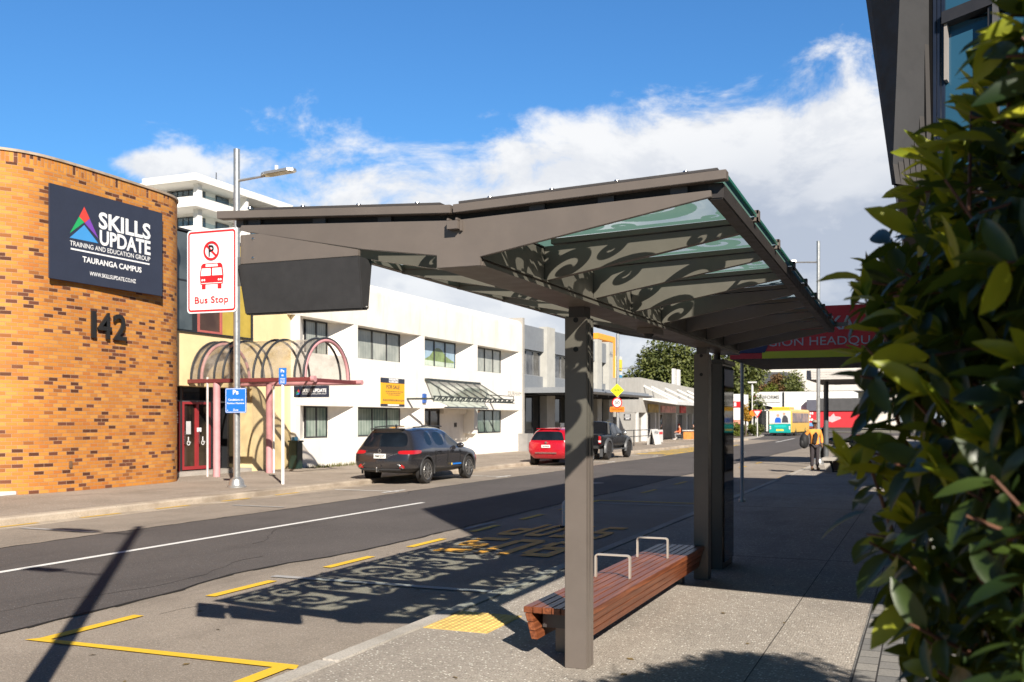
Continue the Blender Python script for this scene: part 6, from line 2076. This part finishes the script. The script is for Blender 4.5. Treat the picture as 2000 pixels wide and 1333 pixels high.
MB().box(-17.05, -16.2, 104.8, 105.2, 5.5, 5.65).build("lamp_head", m_sw, sp2)
MB().cyl((-16.64, 105, 4.2), (-16.64, 105, 5.2), 0.12, n=10).build("lamp_collar", m_sw, sp2)
os_ = thing("orange_round_sign", "small orange roundel sign on a post beside the give way sign", "sign", (-16.27, 103, 0))
MB().cyl((-16.27, 103, 0), (-16.27, 103, 2.2), 0.04, n=8).build("post", m_sw, os_)
disc(MB(), (-16.27, 102.93, 2.35), (0, -1, 0), 0.32, 18).build("sign_plate", m_to, os_, recalc=False)
tpst = thing("traffic_post", "short white rounded post in the bus bay half hidden by the near shelter column", "post", (-5.62, 15.9, -0.12))
MB().lathe([(0.07, 0.0), (0.07, 0.36), (0.06, 0.42), (0.03, 0.455), (0.0, 0.46)], (-5.62, 15.9, -0.12), n=16).build("body", m_sw, tpst, smooth=True)
MB().lathe([(0.10, 0.0), (0.10, 0.025), (0.07, 0.03)], (-5.62, 15.9, -0.118), n=16).build("foot", m_arch, tpst)

# concrete seat, bin and motorbike by the person
cs = thing("concrete_seat", "pale concrete slab seat on the footpath beside the standing person", "bench", (-2.6, 34.2, 0))
MB().box(-3.12, -1.2, 33.75, 34.9, 0.36, 0.46).build("slab", m_conc, cs, bevel=0.01)
MB().prism([(-3.0, 0.0), (-2.8, 0.0), (-2.9, 0.36), (-3.08, 0.36)], 'y', 33.85, 34.8).build("leg", m_conc, cs)
MB().box(-1.6, -1.4, 33.85, 34.8, 0, 0.36).build("leg", m_conc, cs)
MB().box(-2.8, -1.6, 33.95, 34.7, 0.05, 0.355).build("slab_core", M("seat_core_brown", (0.12, 0.07, 0.045), 0.8), cs)

mo = thing("touring_motorbike", "black touring motorbike with chrome engine parked behind the standing person", "motorbike", (-3.3, 44.0, 0))
m_mb = M("bike_black", (0.015, 0.025, 0.032), 0.25, coat=1.0)
MX, MY = -3.45, 44.0
for dx in (-0.72, 0.72):
    w_ = MB().lathe([(0.22, -0.06), (0.30, -0.06), (0.32, 0.0), (0.30, 0.06), (0.22, 0.06)], (MX + dx, MY, 0.32), axis=(0, 1, 0), n=24).build("wheel", m_tyre, mo, smooth=True)
    sp_ = MB()
    for k in range(8):
        a = k * math.pi / 4
        sp_.bar((MX + dx, MY, 0.32), (MX + dx + 0.23 * math.cos(a), MY, 0.32 + 0.23 * math.sin(a)), 0.02, 0.02, up=(0, 1, 0))
    sp_.build("rim", m_chrome, w_)
MB().ball((MX - 0.1, MY, 0.80), 0.3, (1.1, 0.55, 0.55), 8).build("tank", m_mb, mo, smooth=True)
MB().box(MX + 0.15, MX + 0.85, MY - 0.15, MY + 0.15, 0.74, 0.84).build("seat", m_tyre, mo, bevel=0.04)
MB().ball((MX - 0.55, MY, 1.05), 0.36, (0.6, 0.8, 0.85), 8).build("fairing", m_mb, mo, smooth=True)
MB().add([(MX - 0.62, MY - 0.25, 1.25), (MX - 0.62, MY + 0.25, 1.25), (MX - 0.45, MY + 0.18, 1.62), (MX - 0.45, MY - 0.18, 1.62)], [(0, 1, 2, 3)]).build("windscreen", m_cgl, mo, recalc=False)
MB().ball((MX - 0.05, MY, 0.48), 0.22, (1.1, 0.8, 0.8), 8).build("engine", m_chrome, mo, smooth=True)
MB().tube([(MX - 0.2, MY - 0.2, 0.35), (MX + 0.3, MY - 0.22, 0.28), (MX + 0.95, MY - 0.22, 0.32)], 0.05, 10).build("exhaust", m_chrome, mo, smooth=True)
MB().box(MX + 0.5, MX + 0.95, MY - 0.34, MY + 0.34, 0.6, 1.05).build("pannier", m_mb, mo, bevel=0.05)
MB().tube([(MX - 0.42, MY - 0.38, 1.08), (MX - 0.35, MY, 1.02), (MX - 0.42, MY + 0.38, 1.08)], 0.02, 8).build("handlebar", m_chrome, mo)
for s_ in (-1, 1):
    MB().bar((MX - 0.70, MY + 0.08 * s_, 0.32), (MX - 0.48, MY + 0.08 * s_, 0.95), 0.05, 0.05, up=(0, 1, 0)).build("fork", m_chrome, mo)
# ------------------------------------------------------------------ people
def skin_mesh(name, verts, edges, radii, mat, parent, sub=2, root=0):
    o0 = root_of(parent).location
    me = bpy.data.meshes.new(name)
    me.from_pydata([(x, y, z) for x, y, z in verts], edges, [])
    ob = bpy.data.objects.new(name, me)
    COL.objects.link(ob)
    ob.modifiers.new("k", 'SKIN')
    lay = me.skin_vertices[0]
    for i, r in enumerate(radii):
        lay.data[i].radius = r if isinstance(r, tuple) else (r, r)
        lay.data[i].use_root = (i == root)
    s = ob.modifiers.new("s", 'SUBSURF')
    s.levels = s.render_levels = sub
    dg = bpy.context.evaluated_depsgraph_get()
    dg.update()
    m2 = bpy.data.meshes.new_from_object(ob.evaluated_get(dg))
    bpy.data.objects.remove(ob)
    bpy.data.meshes.remove(me)
    m2.materials.clear()
    m2.materials.append(mat)
    for p in m2.polygons: p.use_smooth = True
    o = bpy.data.objects.new(name, m2)
    COL.objects.link(o)
    o.parent = parent
    return o


def person(label, loc, rz, hgt, skin, top, legs, hair, shoe, arms, long_top=False, seated=False, cap=None, group=None):
    """local frame: faces -Y, feet at the origin; arms: (elbow, hand) for left(+X) and right(-X)"""
    P = thing("person", label, "person", (0, 0, 0), group)
    k = hgt / 1.72
    hipz, kneez, kney = (0.50, 0.48, -0.40) if seated else (0.92, 0.49, -0.02)
    ankz, anky = (0.08, -0.38) if seated else (0.08, 0.0)
    sh = hipz + 0.50
    V = [(0, 0, hipz), (0, 0.0, hipz + 0.24), (0, 0.01, sh - 0.05), (0, 0.0, sh + 0.07), (0, -0.02, sh + 0.15), (0, -0.025, sh + 0.23), (0, -0.02, sh + 0.32)]
    Rr = [(.14, .10), (.125, .09), (.16, .10), (.055, .055), (.062, .07), (.072, .09), (.045, .055)]
    E_ = [(0, 1), (1, 2), (2, 3), (3, 4), (4, 5), (5, 6)]
    for sx, (el, ha) in zip((1, -1), arms):
        n = len(V)
        V += [(sx * 0.19, 0.01, sh - 0.02), (sx * el[0], el[1], hipz + el[2]), (sx * ha[0], ha[1], hipz + ha[2])]
        Rr += [.055, .042, .03]
        E_ += [(2, n), (n, n + 1), (n + 1, n + 2)]
        hv = Vector(V[n + 2])
        d = (hv - Vector(V[n + 1])).normalized()
        pal = hv + d * 0.075
        V.append(tuple(pal)); Rr.append((.036, .016)); E_.append((n + 2, n + 3))
        side = d.cross(Vector((sx, 0.2, 0.1))).normalized()
        for q, (ln, off) in enumerate(((.068, -.027), (.078, -.009), (.072, .009), (.056, .026))):
            b_ = len(V)
            V.append(tuple(pal + d * ln * 0.5 + side * off)); V.append(tuple(pal + d * ln + side * off + Vector((-sx * .012, 0, 0))))
            Rr += [.009, .007]; E_ += [(n + 3, b_), (b_, b_ + 1)]
        b_ = len(V)
        V.append(tuple(hv + d * 0.04 + side * -0.045)); V.append(tuple(hv + d * 0.075 + side * -0.06)); Rr += [.011, .008]
        E_ += [(n + 2, b_), (b_, b_ + 1)]
    for sx in (1, -1):
        n = len(V)
        V += [(sx * 0.095, 0, hipz - 0.03), (sx * 0.10, kney, kneez), (sx * 0.10, anky, ankz), (sx * 0.115, anky - 0.15, 0.045)]
        Rr += [.085, .055, .038, .035]
        E_ += [(0, n), (n, n + 1), (n + 1, n + 2), (n + 2, n + 3)]
    V = [(x * k, y * k, z * k) for x, y, z in V]
    skm = M("skin_" + skin[0], skin[1], 0.55, var=0.05)
    skin_mesh("body", V, E_, [tuple(q * k for q in (r if isinstance(r, tuple) else (r, r))) for r in Rr], skm, P)
    hz = (sh + 0.24) * k
    fc = MB()
    for sx in (1, -1):
        MB().ball((sx * 0.03 * k, -0.108 * k, hz + 0.015 * k), 0.012 * k, n=5).build("eye", m_signb, P, smooth=True)
        MB().ball((sx * 0.078 * k, -0.01, hz), 0.022 * k, (0.5, 1, 1.4), 5).build("ear", skm, P, smooth=True)
    MB().ball((0, -0.122 * k, hz - 0.015 * k), 0.016 * k, (0.8, 1, 1.4), 5).build("nose", skm, P, smooth=True)
    MB().ball((0, -0.108 * k, hz - 0.055 * k), 0.018 * k, (1.3, 0.5, 0.35), 5).build("mouth", M("lip", (0.25, 0.08, 0.07), 0.5), P, smooth=True)
    MB().ball((0, 0.008 * k, hz + 0.045 * k), 0.092 * k, (0.98, 1.1, 0.9), 8).build("hair", M("hair_" + hair[0], hair[1], 0.6), P, smooth=True)
    if cap:
        cm = M("cap_" + cap[0], cap[1], 0.7, var=0.15)
        c = MB().lathe([(0.098 * k, 0.0), (0.096 * k, 0.04 * k), (0.07 * k, 0.085 * k), (0.0, 0.10 * k)], (0, -0.008 * k, hz + 0.045 * k), n=16).build("cap", cm, P, smooth=True)
        MB().prism([(-0.07 * k, -0.08 * k), (0.07 * k, -0.08 * k), (0.05 * k, -0.18 * k), (-0.05 * k, -0.18 * k)], 'z', hz + 0.045 * k, hz + 0.055 * k).build("peak", cm, c)
    # clothing: top with sleeves, trousers, shoes
    lo = hipz - (0.20 if long_top else 0.04)
    V2 = [(0, 0, lo + 0.06), (0, 0, hipz + 0.24), (0, 0.01, sh - 0.06), (0, 0.0, sh + 0.035)]
    R2 = [(.185 if long_top else .165, .13), (.16, .115), (.185, .125), (.085, .08)]
    E2 = [(0, 1), (1, 2), (2, 3)]
    for sx, (el, ha) in zip((1, -1), arms):
        n = len(V2)
        e_, h_ = Vector((sx * el[0], el[1], hipz + el[2])), Vector((sx * ha[0], ha[1], hipz + ha[2]))
        V2 += [(sx * 0.195, 0.01, sh - 0.02), tuple(e_), tuple(e_.lerp(h_, 0.88))]
        R2 += [.075, .062, .05]
        E2 += [(2, n), (n, n + 1), (n + 1, n + 2)]
    tm = M("cloth_" + top[0], top[1], 0.8, var=0.12, scale=6)
    skin_mesh("jacket", [(x * k, y * k, z * k) for x, y, z in V2], E2, [tuple(q * k for q in (r if isinstance(r, tuple) else (r, r))) for r in R2], tm, P)
    V3, R3, E3 = [(0, 0, hipz + 0.03)], [(.155, .115)], []
    for sx in (1, -1):
        n = len(V3)
        V3 += [(sx * 0.095, 0, hipz - 0.06), (sx * 0.10, kney, kneez), (sx * 0.10, anky, ankz + 0.04)]
        R3 += [.098, .075, .065]
        E3 += [(0, n), (n, n + 1), (n + 1, n + 2)]
    skin_mesh("trousers", [(x * k, y * k, z * k) for x, y, z in V3], E3, [tuple(q * k for q in (r if isinstance(r, tuple) else (r, r))) for r in R3], M("cloth_" + legs[0], legs[1], 0.85, var=0.12, scale=6), P)
    for sx in (1, -1):
        MB().ball((sx * 0.108 * k, (anky - 0.07) * k, 0.045 * k), 0.05 * k, (0.95, 2.6, 0.9), 8).build("shoe", M("shoe_" + shoe[0], shoe[1], 0.7, var=0.2), P, smooth=True)
    P.rotation_euler = (0, 0, rz)
    P.location = loc
    return P


brown = ("brown", (0.16, 0.075, 0.045))
pale = ("pale", (0.55, 0.32, 0.24))
dk = ("dark", (0.02, 0.016, 0.014))
pr_ = person("person in an orange jacket, dark trousers and cap, carrying a black backpack on the footpath", (-3.47, 35.0, 0.0), R(28), 1.62, brown,
             ("orange", (0.80, 0.30, 0.05)), ("charcoal", (0.035, 0.028, 0.032)), dk, ("tan", (0.25, 0.14, 0.05)),
             [((0.27, 0.03, 0.24), (0.24, -0.08, 0.0)), ((0.33, 0.08, 0.30), (0.42, 0.06, 0.16))], long_top=True, cap=("tan", (0.22, 0.17, 0.12)))
bk = thing("backpack", "black backpack hanging from the arm of the person in orange", "backpack", (-3.80, 34.92, 0.72))
m_bag = M("bag_black", (0.015, 0.015, 0.017), 0.75, var=0.2)
MB().ball((-3.80, 34.92, 0.98), 0.25, (0.62, 0.75, 1.05), 8).build("body", m_bag, bk, smooth=True)
MB().ball((-3.86, 34.80, 0.90), 0.14, (0.6, 0.6, 1.0), 8).build("pocket", m_bag, bk, smooth=True)
MB().tube([(-3.86, 34.92, 1.18), (-3.85, 34.92, 1.27), (-3.80, 34.92, 1.29), (-3.76, 34.92, 1.2)], 0.015, 8).build("strap", m_bag, bk)
vt = thing("shoulder_bag", "black sling bag worn across the orange jacket", "bag", (-3.40, 34.83, 1.0))
MB().prism([(-3.50, 0.92), (-3.40, 0.86), (-3.34, 1.18), (-3.40, 1.30), (-3.47, 1.24)], 'y', 34.80, 34.86).build("body", m_bag, vt, bevel=0.015)
rel = [((0.25, 0.02, 0.24), (0.26, -0.10, 0.02)), ((0.25, 0.02, 0.24), (0.25, -0.06, 0.0))]
lap = [((0.24, -0.06, 0.24), (0.14, -0.30, 0.16)), ((0.24, -0.06, 0.24), (0.14, -0.30, 0.16))]
person("person in a red cap and orange top seated outside the shops", (-19.3, 83.4, 0.0), R(-60), 1.7, pale, ("redorange", (0.75, 0.16, 0.06)), ("grey", (0.20, 0.20, 0.21)), dk, ("white", (0.6, 0.6, 0.6)), lap, seated=True, cap=("red", (0.55, 0.05, 0.04)))
person("person in a brown coat seated at the right of the shop tables", (-19.2, 88.6, 0.0), R(-40), 1.7, pale, ("browncoat", (0.10, 0.07, 0.045)), ("black", (0.03, 0.03, 0.035)), dk, ("black", (0.03, 0.03, 0.03)), lap, seated=True)
person("person in a blue top standing by the shop doorway", (-19.0, 90.2, 0.0), R(-30), 1.7, pale, ("navyblue", (0.02, 0.05, 0.20)), ("blue", (0.03, 0.08, 0.32)), dk, ("white", (0.6, 0.6, 0.6)), rel)
tb_ = thing("cafe_counter", "low orange and white counter outside the shop between the seated people", "counter", (-18.9, 85.5, 0))
MB().box(-19.2, -18.5, 84.4, 86.9, 0.0, 0.72).build("body", M("counter_orange", (0.62, 0.25, 0.06), 0.6, var=0.3, scale=2), tb_, bevel=0.02)
MB().box(-19.25, -18.45, 84.3, 87.0, 0.72, 0.80).build("top", m_sw, tb_, bevel=0.01)
for x_, y_ in ((-19.3, 83.4), (-19.2, 88.6)):
    st_ = thing("stool", "small stool under the person seated %s" % ("in the red cap" if y_ < 85 else "in the brown coat"), "stool", (x_, y_, 0))
    MB().box(x_ - 0.2, x_ + 0.2, y_ - 0.2, y_ + 0.2, 0.37, 0.41).build("seat", m_frame, st_)
    for a_, b_ in ((-1, -1), (1, -1), (1, 1), (-1, 1)):
        MB().box(x_ + a_ * .17 - .015, x_ + a_ * .17 + .015, y_ + b_ * .17 - .015, y_ + b_ * .17 + .015, 0, 0.37).build("leg", m_frame, st_)

# ------------------------------------------------------------------ foliage
def leaf_mat(name, c, c2, trans_c, rough=0.35, tw=0.35):
    mt, t = newmat(name)
    at = t.n('ShaderNodeAttribute', attribute_name="tone").outputs['Fac']
    oc = t.n('ShaderNodeTexCoord').outputs['Object']
    col = t.mix(at, c, c2)
    col = t.mix(t.m('MULTIPLY', t.step(t.noise(oc, 30, 4), 0.4, 0.75), 0.3), col, tuple(q * 0.5 for q in c))
    p = t.n('ShaderNodeBsdfPrincipled', {'Base Color': col, 'Roughness': rough, 'Specular IOR Level': 0.45})
    tr = t.n('ShaderNodeBsdfTranslucent', {'Color': t.mix(at, tuple(q * 0.7 for q in trans_c), trans_c)})
    t.n('ShaderNodeOutputMaterial', {0: t.n('ShaderNodeMixShader', {0: tw, 1: p.outputs[0], 2: tr.outputs[0]}).outputs[0]})
    return mt


def leaf_shape(L, W, fold, curl, nseg=5):
    """points of one leaf along +X with a folded midrib and a drooping tip"""
    rows = []
    for i in range(nseg + 1):
        u = i / nseg
        w_ = W * (math.sin(math.pi * min(1, u * 0.92 + 0.04)) ** 0.75) * (1 - 0.25 * u)
        if i == nseg: w_ = 0.0005
        if i == 0: w_ = W * 0.08
        z = -curl * u * u * L
        x = L * (u - 0.12 * curl * u * u)
        rows.append(((x, -w_, z + fold * w_), (x, 0, z), (x, w_, z + fold * w_)))
    return rows


def add_leaves(specs, name, mat, parent):
    V, F, T = [], [], []
    for (pos, dirv, nrm, L, W, fold, curl, tone, ns) in specs:
        d = Vector(dirv).normalized()
        n = Vector(nrm)
        s = n.cross(d)
        if s.length < 1e-4: s = d.orthogonal()
        s.normalize()
        n = d.cross(s).normalized()
        rows = leaf_shape(L, W, fold, curl, ns)
        k = len(V)
        p0 = Vector(pos)
        for r in rows:
            for (x, y, z) in r:
                V.append(p0 + d * x + s * y + n * z)
                T.append(tone)
        for i in range(len(rows) - 1):
            a = k + i * 3
            F += [(a, a + 3, a + 4, a + 1), (a + 1, a + 4, a + 5, a + 2)]
    mb = MB()
    mb.v = [tuple(v) for v in V]
    mb.f = F
    mb.mi = [0] * len(F)
    o = mb.build(name, mat, parent, smooth=False, recalc=False)
    for p in o.data.polygons: p.use_smooth = True
    at = o.data.attributes.new("tone", 'FLOAT', 'POINT')
    at.data.foreach_set("value", np.array(T, dtype=np.float32))
    return o


m_leaf = leaf_mat("glossy_bush_leaf", (0.014, 0.032, 0.010), (0.065, 0.100, 0.018), (0.26, 0.32, 0.02), 0.38, 0.26)
m_new_sunlit = leaf_mat("new_and_sunlit_leaf", (0.17, 0.22, 0.014), (0.46, 0.46, 0.035), (0.60, 0.60, 0.03), 0.42, 0.35)  # bright colour paints sunlight onto leaves, besides showing new growth
m_stem = M("bush_stem", (0.13, 0.055, 0.030), 0.7, var=0.25, scale=20)
rg = random.Random(21)
bush = thing("evergreen_bush", "tall glossy evergreen bush with yellow-green new leaves and leaves coloured as sunlit filling the right foreground", "bush", (1.35, 2.0, 0))
CZ = [(0.25, 0.75), (0.6, 1.0), (0.9, 1.24), (1.12, 1.37), (1.28, 1.43), (1.45, 1.44), (1.58, 1.42), (1.70, 1.42), (1.85, 1.45), (2.0, 1.44), (2.14, 1.39), (2.24, 1.36), (2.40, 1.26), (2.55, 1.14), (2.8, 0.95), (3.05, 0.72), (3.25, 0.5), (3.4, 0.12)]


def bR(z):
    return float(np.interp(z, [q[0] for q in CZ], [q[1] for q in CZ]))


specs, bright_specs = [], []
BC = Vector((1.35, 2.0, 0))
stems = MB()
nst = 0
while nst < 9500:
    z = rg.uniform(0.3, 3.4)
    a = rg.gauss(R(222), 0.85) if rg.random() < 0.82 else rg.uniform(0, 2 * math.pi)
    q = rg.random()
    inner = q < 0.42
    r = bR(z) * (rg.uniform(0.5, 0.87) if inner else rg.uniform(0.86, 1.0)) * (1 + 0.05 * math.sin(a * 5 + z * 6))
    lean = max(0.0, min(1.0, (z - 2.45) / 0.8))
    c = BC + Vector((math.cos(a) * r + 0.95 * lean, math.sin(a) * r + 1.0 * lean, z))
    if (c - Vector((0, 0, 1.7))).length < 1.12: continue
    nst += 1
    out = Vector((math.cos(a), math.sin(a), 0))
    tip_dir = (out * rg.uniform(0.5, 1.0) + Vector((rg.uniform(-.6, .6), rg.uniform(-.6, .6), rg.uniform(-0.25, 1.0)))).normalized()
    ln = rg.uniform(0.08, 0.18)
    base = c - tip_dir * ln
    if not inner and rg.random() < 0.5:
        stems.tube([base - tip_dir * 0.1, base, c], [0.004, 0.0035, 0.002], 5)
    nl = rg.randint(4, 7)
    far_ok = (c - Vector((0, 0, 1.7))).length > 1.4
    fresh = (not inner) and rg.random() < (0.42 if z > 2.1 else 0.15 if z > 1.35 else 0.07)
    for i in range(nl):
        u = i / nl
        pos = base + tip_dir * ln * u
        ph_ = a + i * 2.4 + rg.uniform(-.4, .4)
        perp = tip_dir.orthogonal().normalized()
        perp.rotate(Matrix.Rotation(ph_, 3, tip_dir))
        d = (tip_dir * rg.uniform(0.25, 0.9) + perp * 0.9 + Vector((0, 0, -0.25 - 0.35 * rg.random()))).normalized()
        n = (tip_dir * 0.6 + Vector((0, 0, 0.5)) + out * 0.2 + sdir * 0.12).normalized()
        L = rg.uniform(0.046, 0.10)
        specs.append((pos, d, n, L, L * rg.uniform(0.17, 0.255), rg.uniform(0.15, 0.55), rg.uniform(0.05, 0.4), rg.random() ** 1.5, 5))
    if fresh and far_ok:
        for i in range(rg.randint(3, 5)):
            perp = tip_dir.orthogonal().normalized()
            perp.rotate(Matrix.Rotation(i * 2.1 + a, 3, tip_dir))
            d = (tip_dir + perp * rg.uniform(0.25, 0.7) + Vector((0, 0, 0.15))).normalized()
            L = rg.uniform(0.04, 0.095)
            bright_specs.append((c, d, (sdir + perp * -0.5 + Vector((rg.uniform(-.5, .5), rg.uniform(-.5, .5), rg.uniform(-.3, .5)))), L, L * rg.uniform(0.15, 0.22), rg.uniform(0.3, 0.7), rg.uniform(-0.1, 0.3), rg.random(), 5))
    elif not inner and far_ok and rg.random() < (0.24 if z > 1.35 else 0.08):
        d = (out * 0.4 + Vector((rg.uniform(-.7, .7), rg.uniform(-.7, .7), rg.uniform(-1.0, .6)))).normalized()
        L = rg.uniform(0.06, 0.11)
        bright_specs.append((c, d, sdir + Vector((rg.uniform(-.6, .6), rg.uniform(-.6, .6), rg.uniform(-.4, .6))), L, L * 0.24, 0.35, rg.uniform(0.1, 0.4), rg.uniform(0, 0.6), 5))  # scattered single leaves in the bright colour, as if sunlit
for i in range(5200):     # large, darkest-toned inner foliage that closes the bush
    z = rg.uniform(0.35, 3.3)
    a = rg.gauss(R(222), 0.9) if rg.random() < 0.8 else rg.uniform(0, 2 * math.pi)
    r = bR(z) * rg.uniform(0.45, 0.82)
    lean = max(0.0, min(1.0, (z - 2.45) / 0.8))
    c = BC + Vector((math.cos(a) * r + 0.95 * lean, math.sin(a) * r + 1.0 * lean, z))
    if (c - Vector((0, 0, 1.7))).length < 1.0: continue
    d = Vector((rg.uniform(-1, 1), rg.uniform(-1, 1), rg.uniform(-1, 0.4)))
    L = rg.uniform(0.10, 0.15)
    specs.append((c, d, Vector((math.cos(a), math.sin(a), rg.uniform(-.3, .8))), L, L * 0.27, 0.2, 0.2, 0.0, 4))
add_leaves(specs, "foliage", m_leaf, bush)
add_leaves(bright_specs, "new_and_sunlit_leaves", m_new_sunlit, bush)
for k in range(7):
    a = k * 0.9
    stems.tube([(1.35 + 0.05 * math.cos(a), 2.0 + 0.05 * math.sin(a), 0.3), (1.35 + 0.3 * math.cos(a), 2.0 + 0.3 * math.sin(a), 1.2), (1.35 + 0.65 * math.cos(a + .3), 2.0 + 0.65 * math.sin(a + .3), 2.2)], [0.03, 0.02, 0.008], 7)
stems.build("branches", m_stem, bush, smooth=True)
MB().tube([(1.35, 2.0, 0.0), (1.36, 2.01, 0.35)], [0.06, 0.045], 10).build("trunk", m_stem, bush, smooth=True)


def tree(name, label, x, y, h, rad, trunk_h, mat, n, leaf, seed, squash=0.75, group=None, clumps=26):
    g = random.Random(seed)
    T = thing(name, label, "tree" if h > 3.5 else "shrub", (x, y, 0), group)
    tm = M("tree_bark", (0.10, 0.075, 0.055), 0.9, var=0.3, scale=3)
    cz = trunk_h + (h - trunk_h) * 0.5
    tr = MB().tube([(x, y, -0.1), (x + 0.02 * h, y, trunk_h * 0.6), (x, y, cz)], [0.035 * h ** 0.9 + 0.02, 0.028 * h ** 0.9 + 0.015, 0.012 * h], 8)
    cs_ = []
    for i in range(clumps):
        while True:
            v = Vector((g.uniform(-1, 1), g.uniform(-1, 1), g.uniform(-1, 1)))
            if 0.25 < v.length < 1: break
        v.length = v.length ** 0.5
        c = Vector((x + v.x * rad * 0.78, y + v.y * rad * 0.78, cz + v.z * (h - trunk_h) * 0.5 * 0.8))
        cs_.append((c, rad * g.uniform(0.26, 0.42), g.random()))
        if i % 3 == 0:
            tr.tube([(x, y, trunk_h * g.uniform(0.6, 1.2)), tuple(Vector((x, y, cz)).lerp(c, 0.5)), tuple(c)], [0.012 * h, 0.008 * h, 0.003 * h], 5)
    tr.build("trunk", tm, T, smooth=True)
    sp__ = []
    for i in range(n):
        c, r, tone = cs_[i % clumps]
        v = Vector((g.gauss(0, 1), g.gauss(0, 1), g.gauss(0, 0.8))).normalized()
        pos = c + v * r * (g.random() ** 0.4) * Vector((1, 1, squash)).length / 1.6
        if pos.z < 0.05: pos.z = 0.05
        d = (v + Vector((g.uniform(-.7, .7), g.uniform(-.7, .7), g.uniform(-.7, .3)))).normalized()
        L = leaf * g.uniform(0.7, 1.3)
        sp__.append((pos, d, v + Vector((0, 0, 0.5)), L, L * 0.36, 0.25, 0.2, min(1, max(0, tone * 0.6 + g.random() * 0.5)), 2))
    add_leaves(sp__, "crown", mat, T)
    return T


m_tree = leaf_mat("dark_tree_leaf", (0.050, 0.070, 0.020), (0.160, 0.175, 0.042), (0.18, 0.21, 0.04), 0.6, 0.2)
m_tree2 = leaf_mat("bright_tree_leaf", (0.08, 0.11, 0.015), (0.20, 0.22, 0.03), (0.22, 0.26, 0.03), 0.6, 0.25)
m_rust = leaf_mat("rusty_leaf", (0.10, 0.055, 0.025), (0.20, 0.12, 0.04), (0.22, 0.12, 0.04), 0.7, 0.2)
m_gold = leaf_mat("golden_leaf", (0.30, 0.17, 0.02), (0.60, 0.36, 0.04), (0.5, 0.3, 0.03), 0.7, 0.3)
GT = "broad trees behind the shops"
tree("broad_tree", "largest dark green tree rising behind the low shops", -33.6, 140, 13.4, 6.0, 1.0, m_tree, 17000, 0.50, 1, group=GT, clumps=70)
tree("broad_tree", "smaller dark tree at the left shoulder of the largest one", -38.4, 139, 9.8, 3.3, 0.8, m_tree, 6500, 0.45, 2, group=GT, clumps=34)
tree("broad_tree", "dark tree mostly hidden behind the far shelter column", -26.5, 150, 12.8, 5.5, 1.0, m_tree, 11000, 0.5, 3, group=GT, clumps=40)
tree("low_tree", "low bright green tree by the orange framed block", -37.6, 128, 7.4, 2.0, 1.5, m_tree2, 2200, 0.3, 4, clumps=18)
GS = "shrubs and small trees behind the uniforms shop"
tree("garden_tree", "taller green tree among the rusty shrubs behind the white shop", -20.8, 168, 10.2, 2.4, 3.5, m_tree, 2600, 0.38, 5, group=GS, clumps=22)
tree("garden_shrub", "rusty brown shrub nearest the lamp standard behind the white shop", -25.0, 166, 8.6, 2.0, 4.8, m_rust, 1800, 0.34, 6, group=GS, clumps=18)
tree("garden_shrub", "rusty brown shrub left of the taller green tree", -22.4, 167, 9.0, 1.9, 5.0, m_rust, 1800, 0.34, 7, group=GS, clumps=18)
tree("garden_shrub", "yellow green shrub between the two rusty shrubs", -23.4, 165, 7.8, 1.7, 4.8, m_tree2, 1800, 0.34, 8, group=GS, clumps=16)
tree("garden_shrub", "mid green shrub at the right end behind the white shop", -19.2, 166, 7.9, 1.9, 4.6, m_tree, 1800, 0.34, 9, group=GS, clumps=16)
tree("young_tree", "slim young tree with golden autumn leaves on the planted island", -16.35, 99, 3.4, 0.62, 0.9, m_gold, 1200, 0.16, 10, clumps=16)
GI = "low plants on the traffic island"
for i, (x, y, r, m__, nm) in enumerate(((-15.9, 103, 0.75, m_tree, "dark low shrub nearest the road on the island"), (-16.8, 103, 0.7, m_tree2, "bright low shrub behind the golden young tree"), (-16.9, 97, 0.6, m_tree2, "bright low shrub left of the golden young tree"), (-17.8, 98.5, 0.65, m_tree, "dark low shrub at the left of the island bed"))):
    tree("island_shrub", nm, x, y, 1.35 + 0.2 * (i % 2), r, 0.1, m__, 1100, 0.17, 20 + i, group=GI, clumps=12)
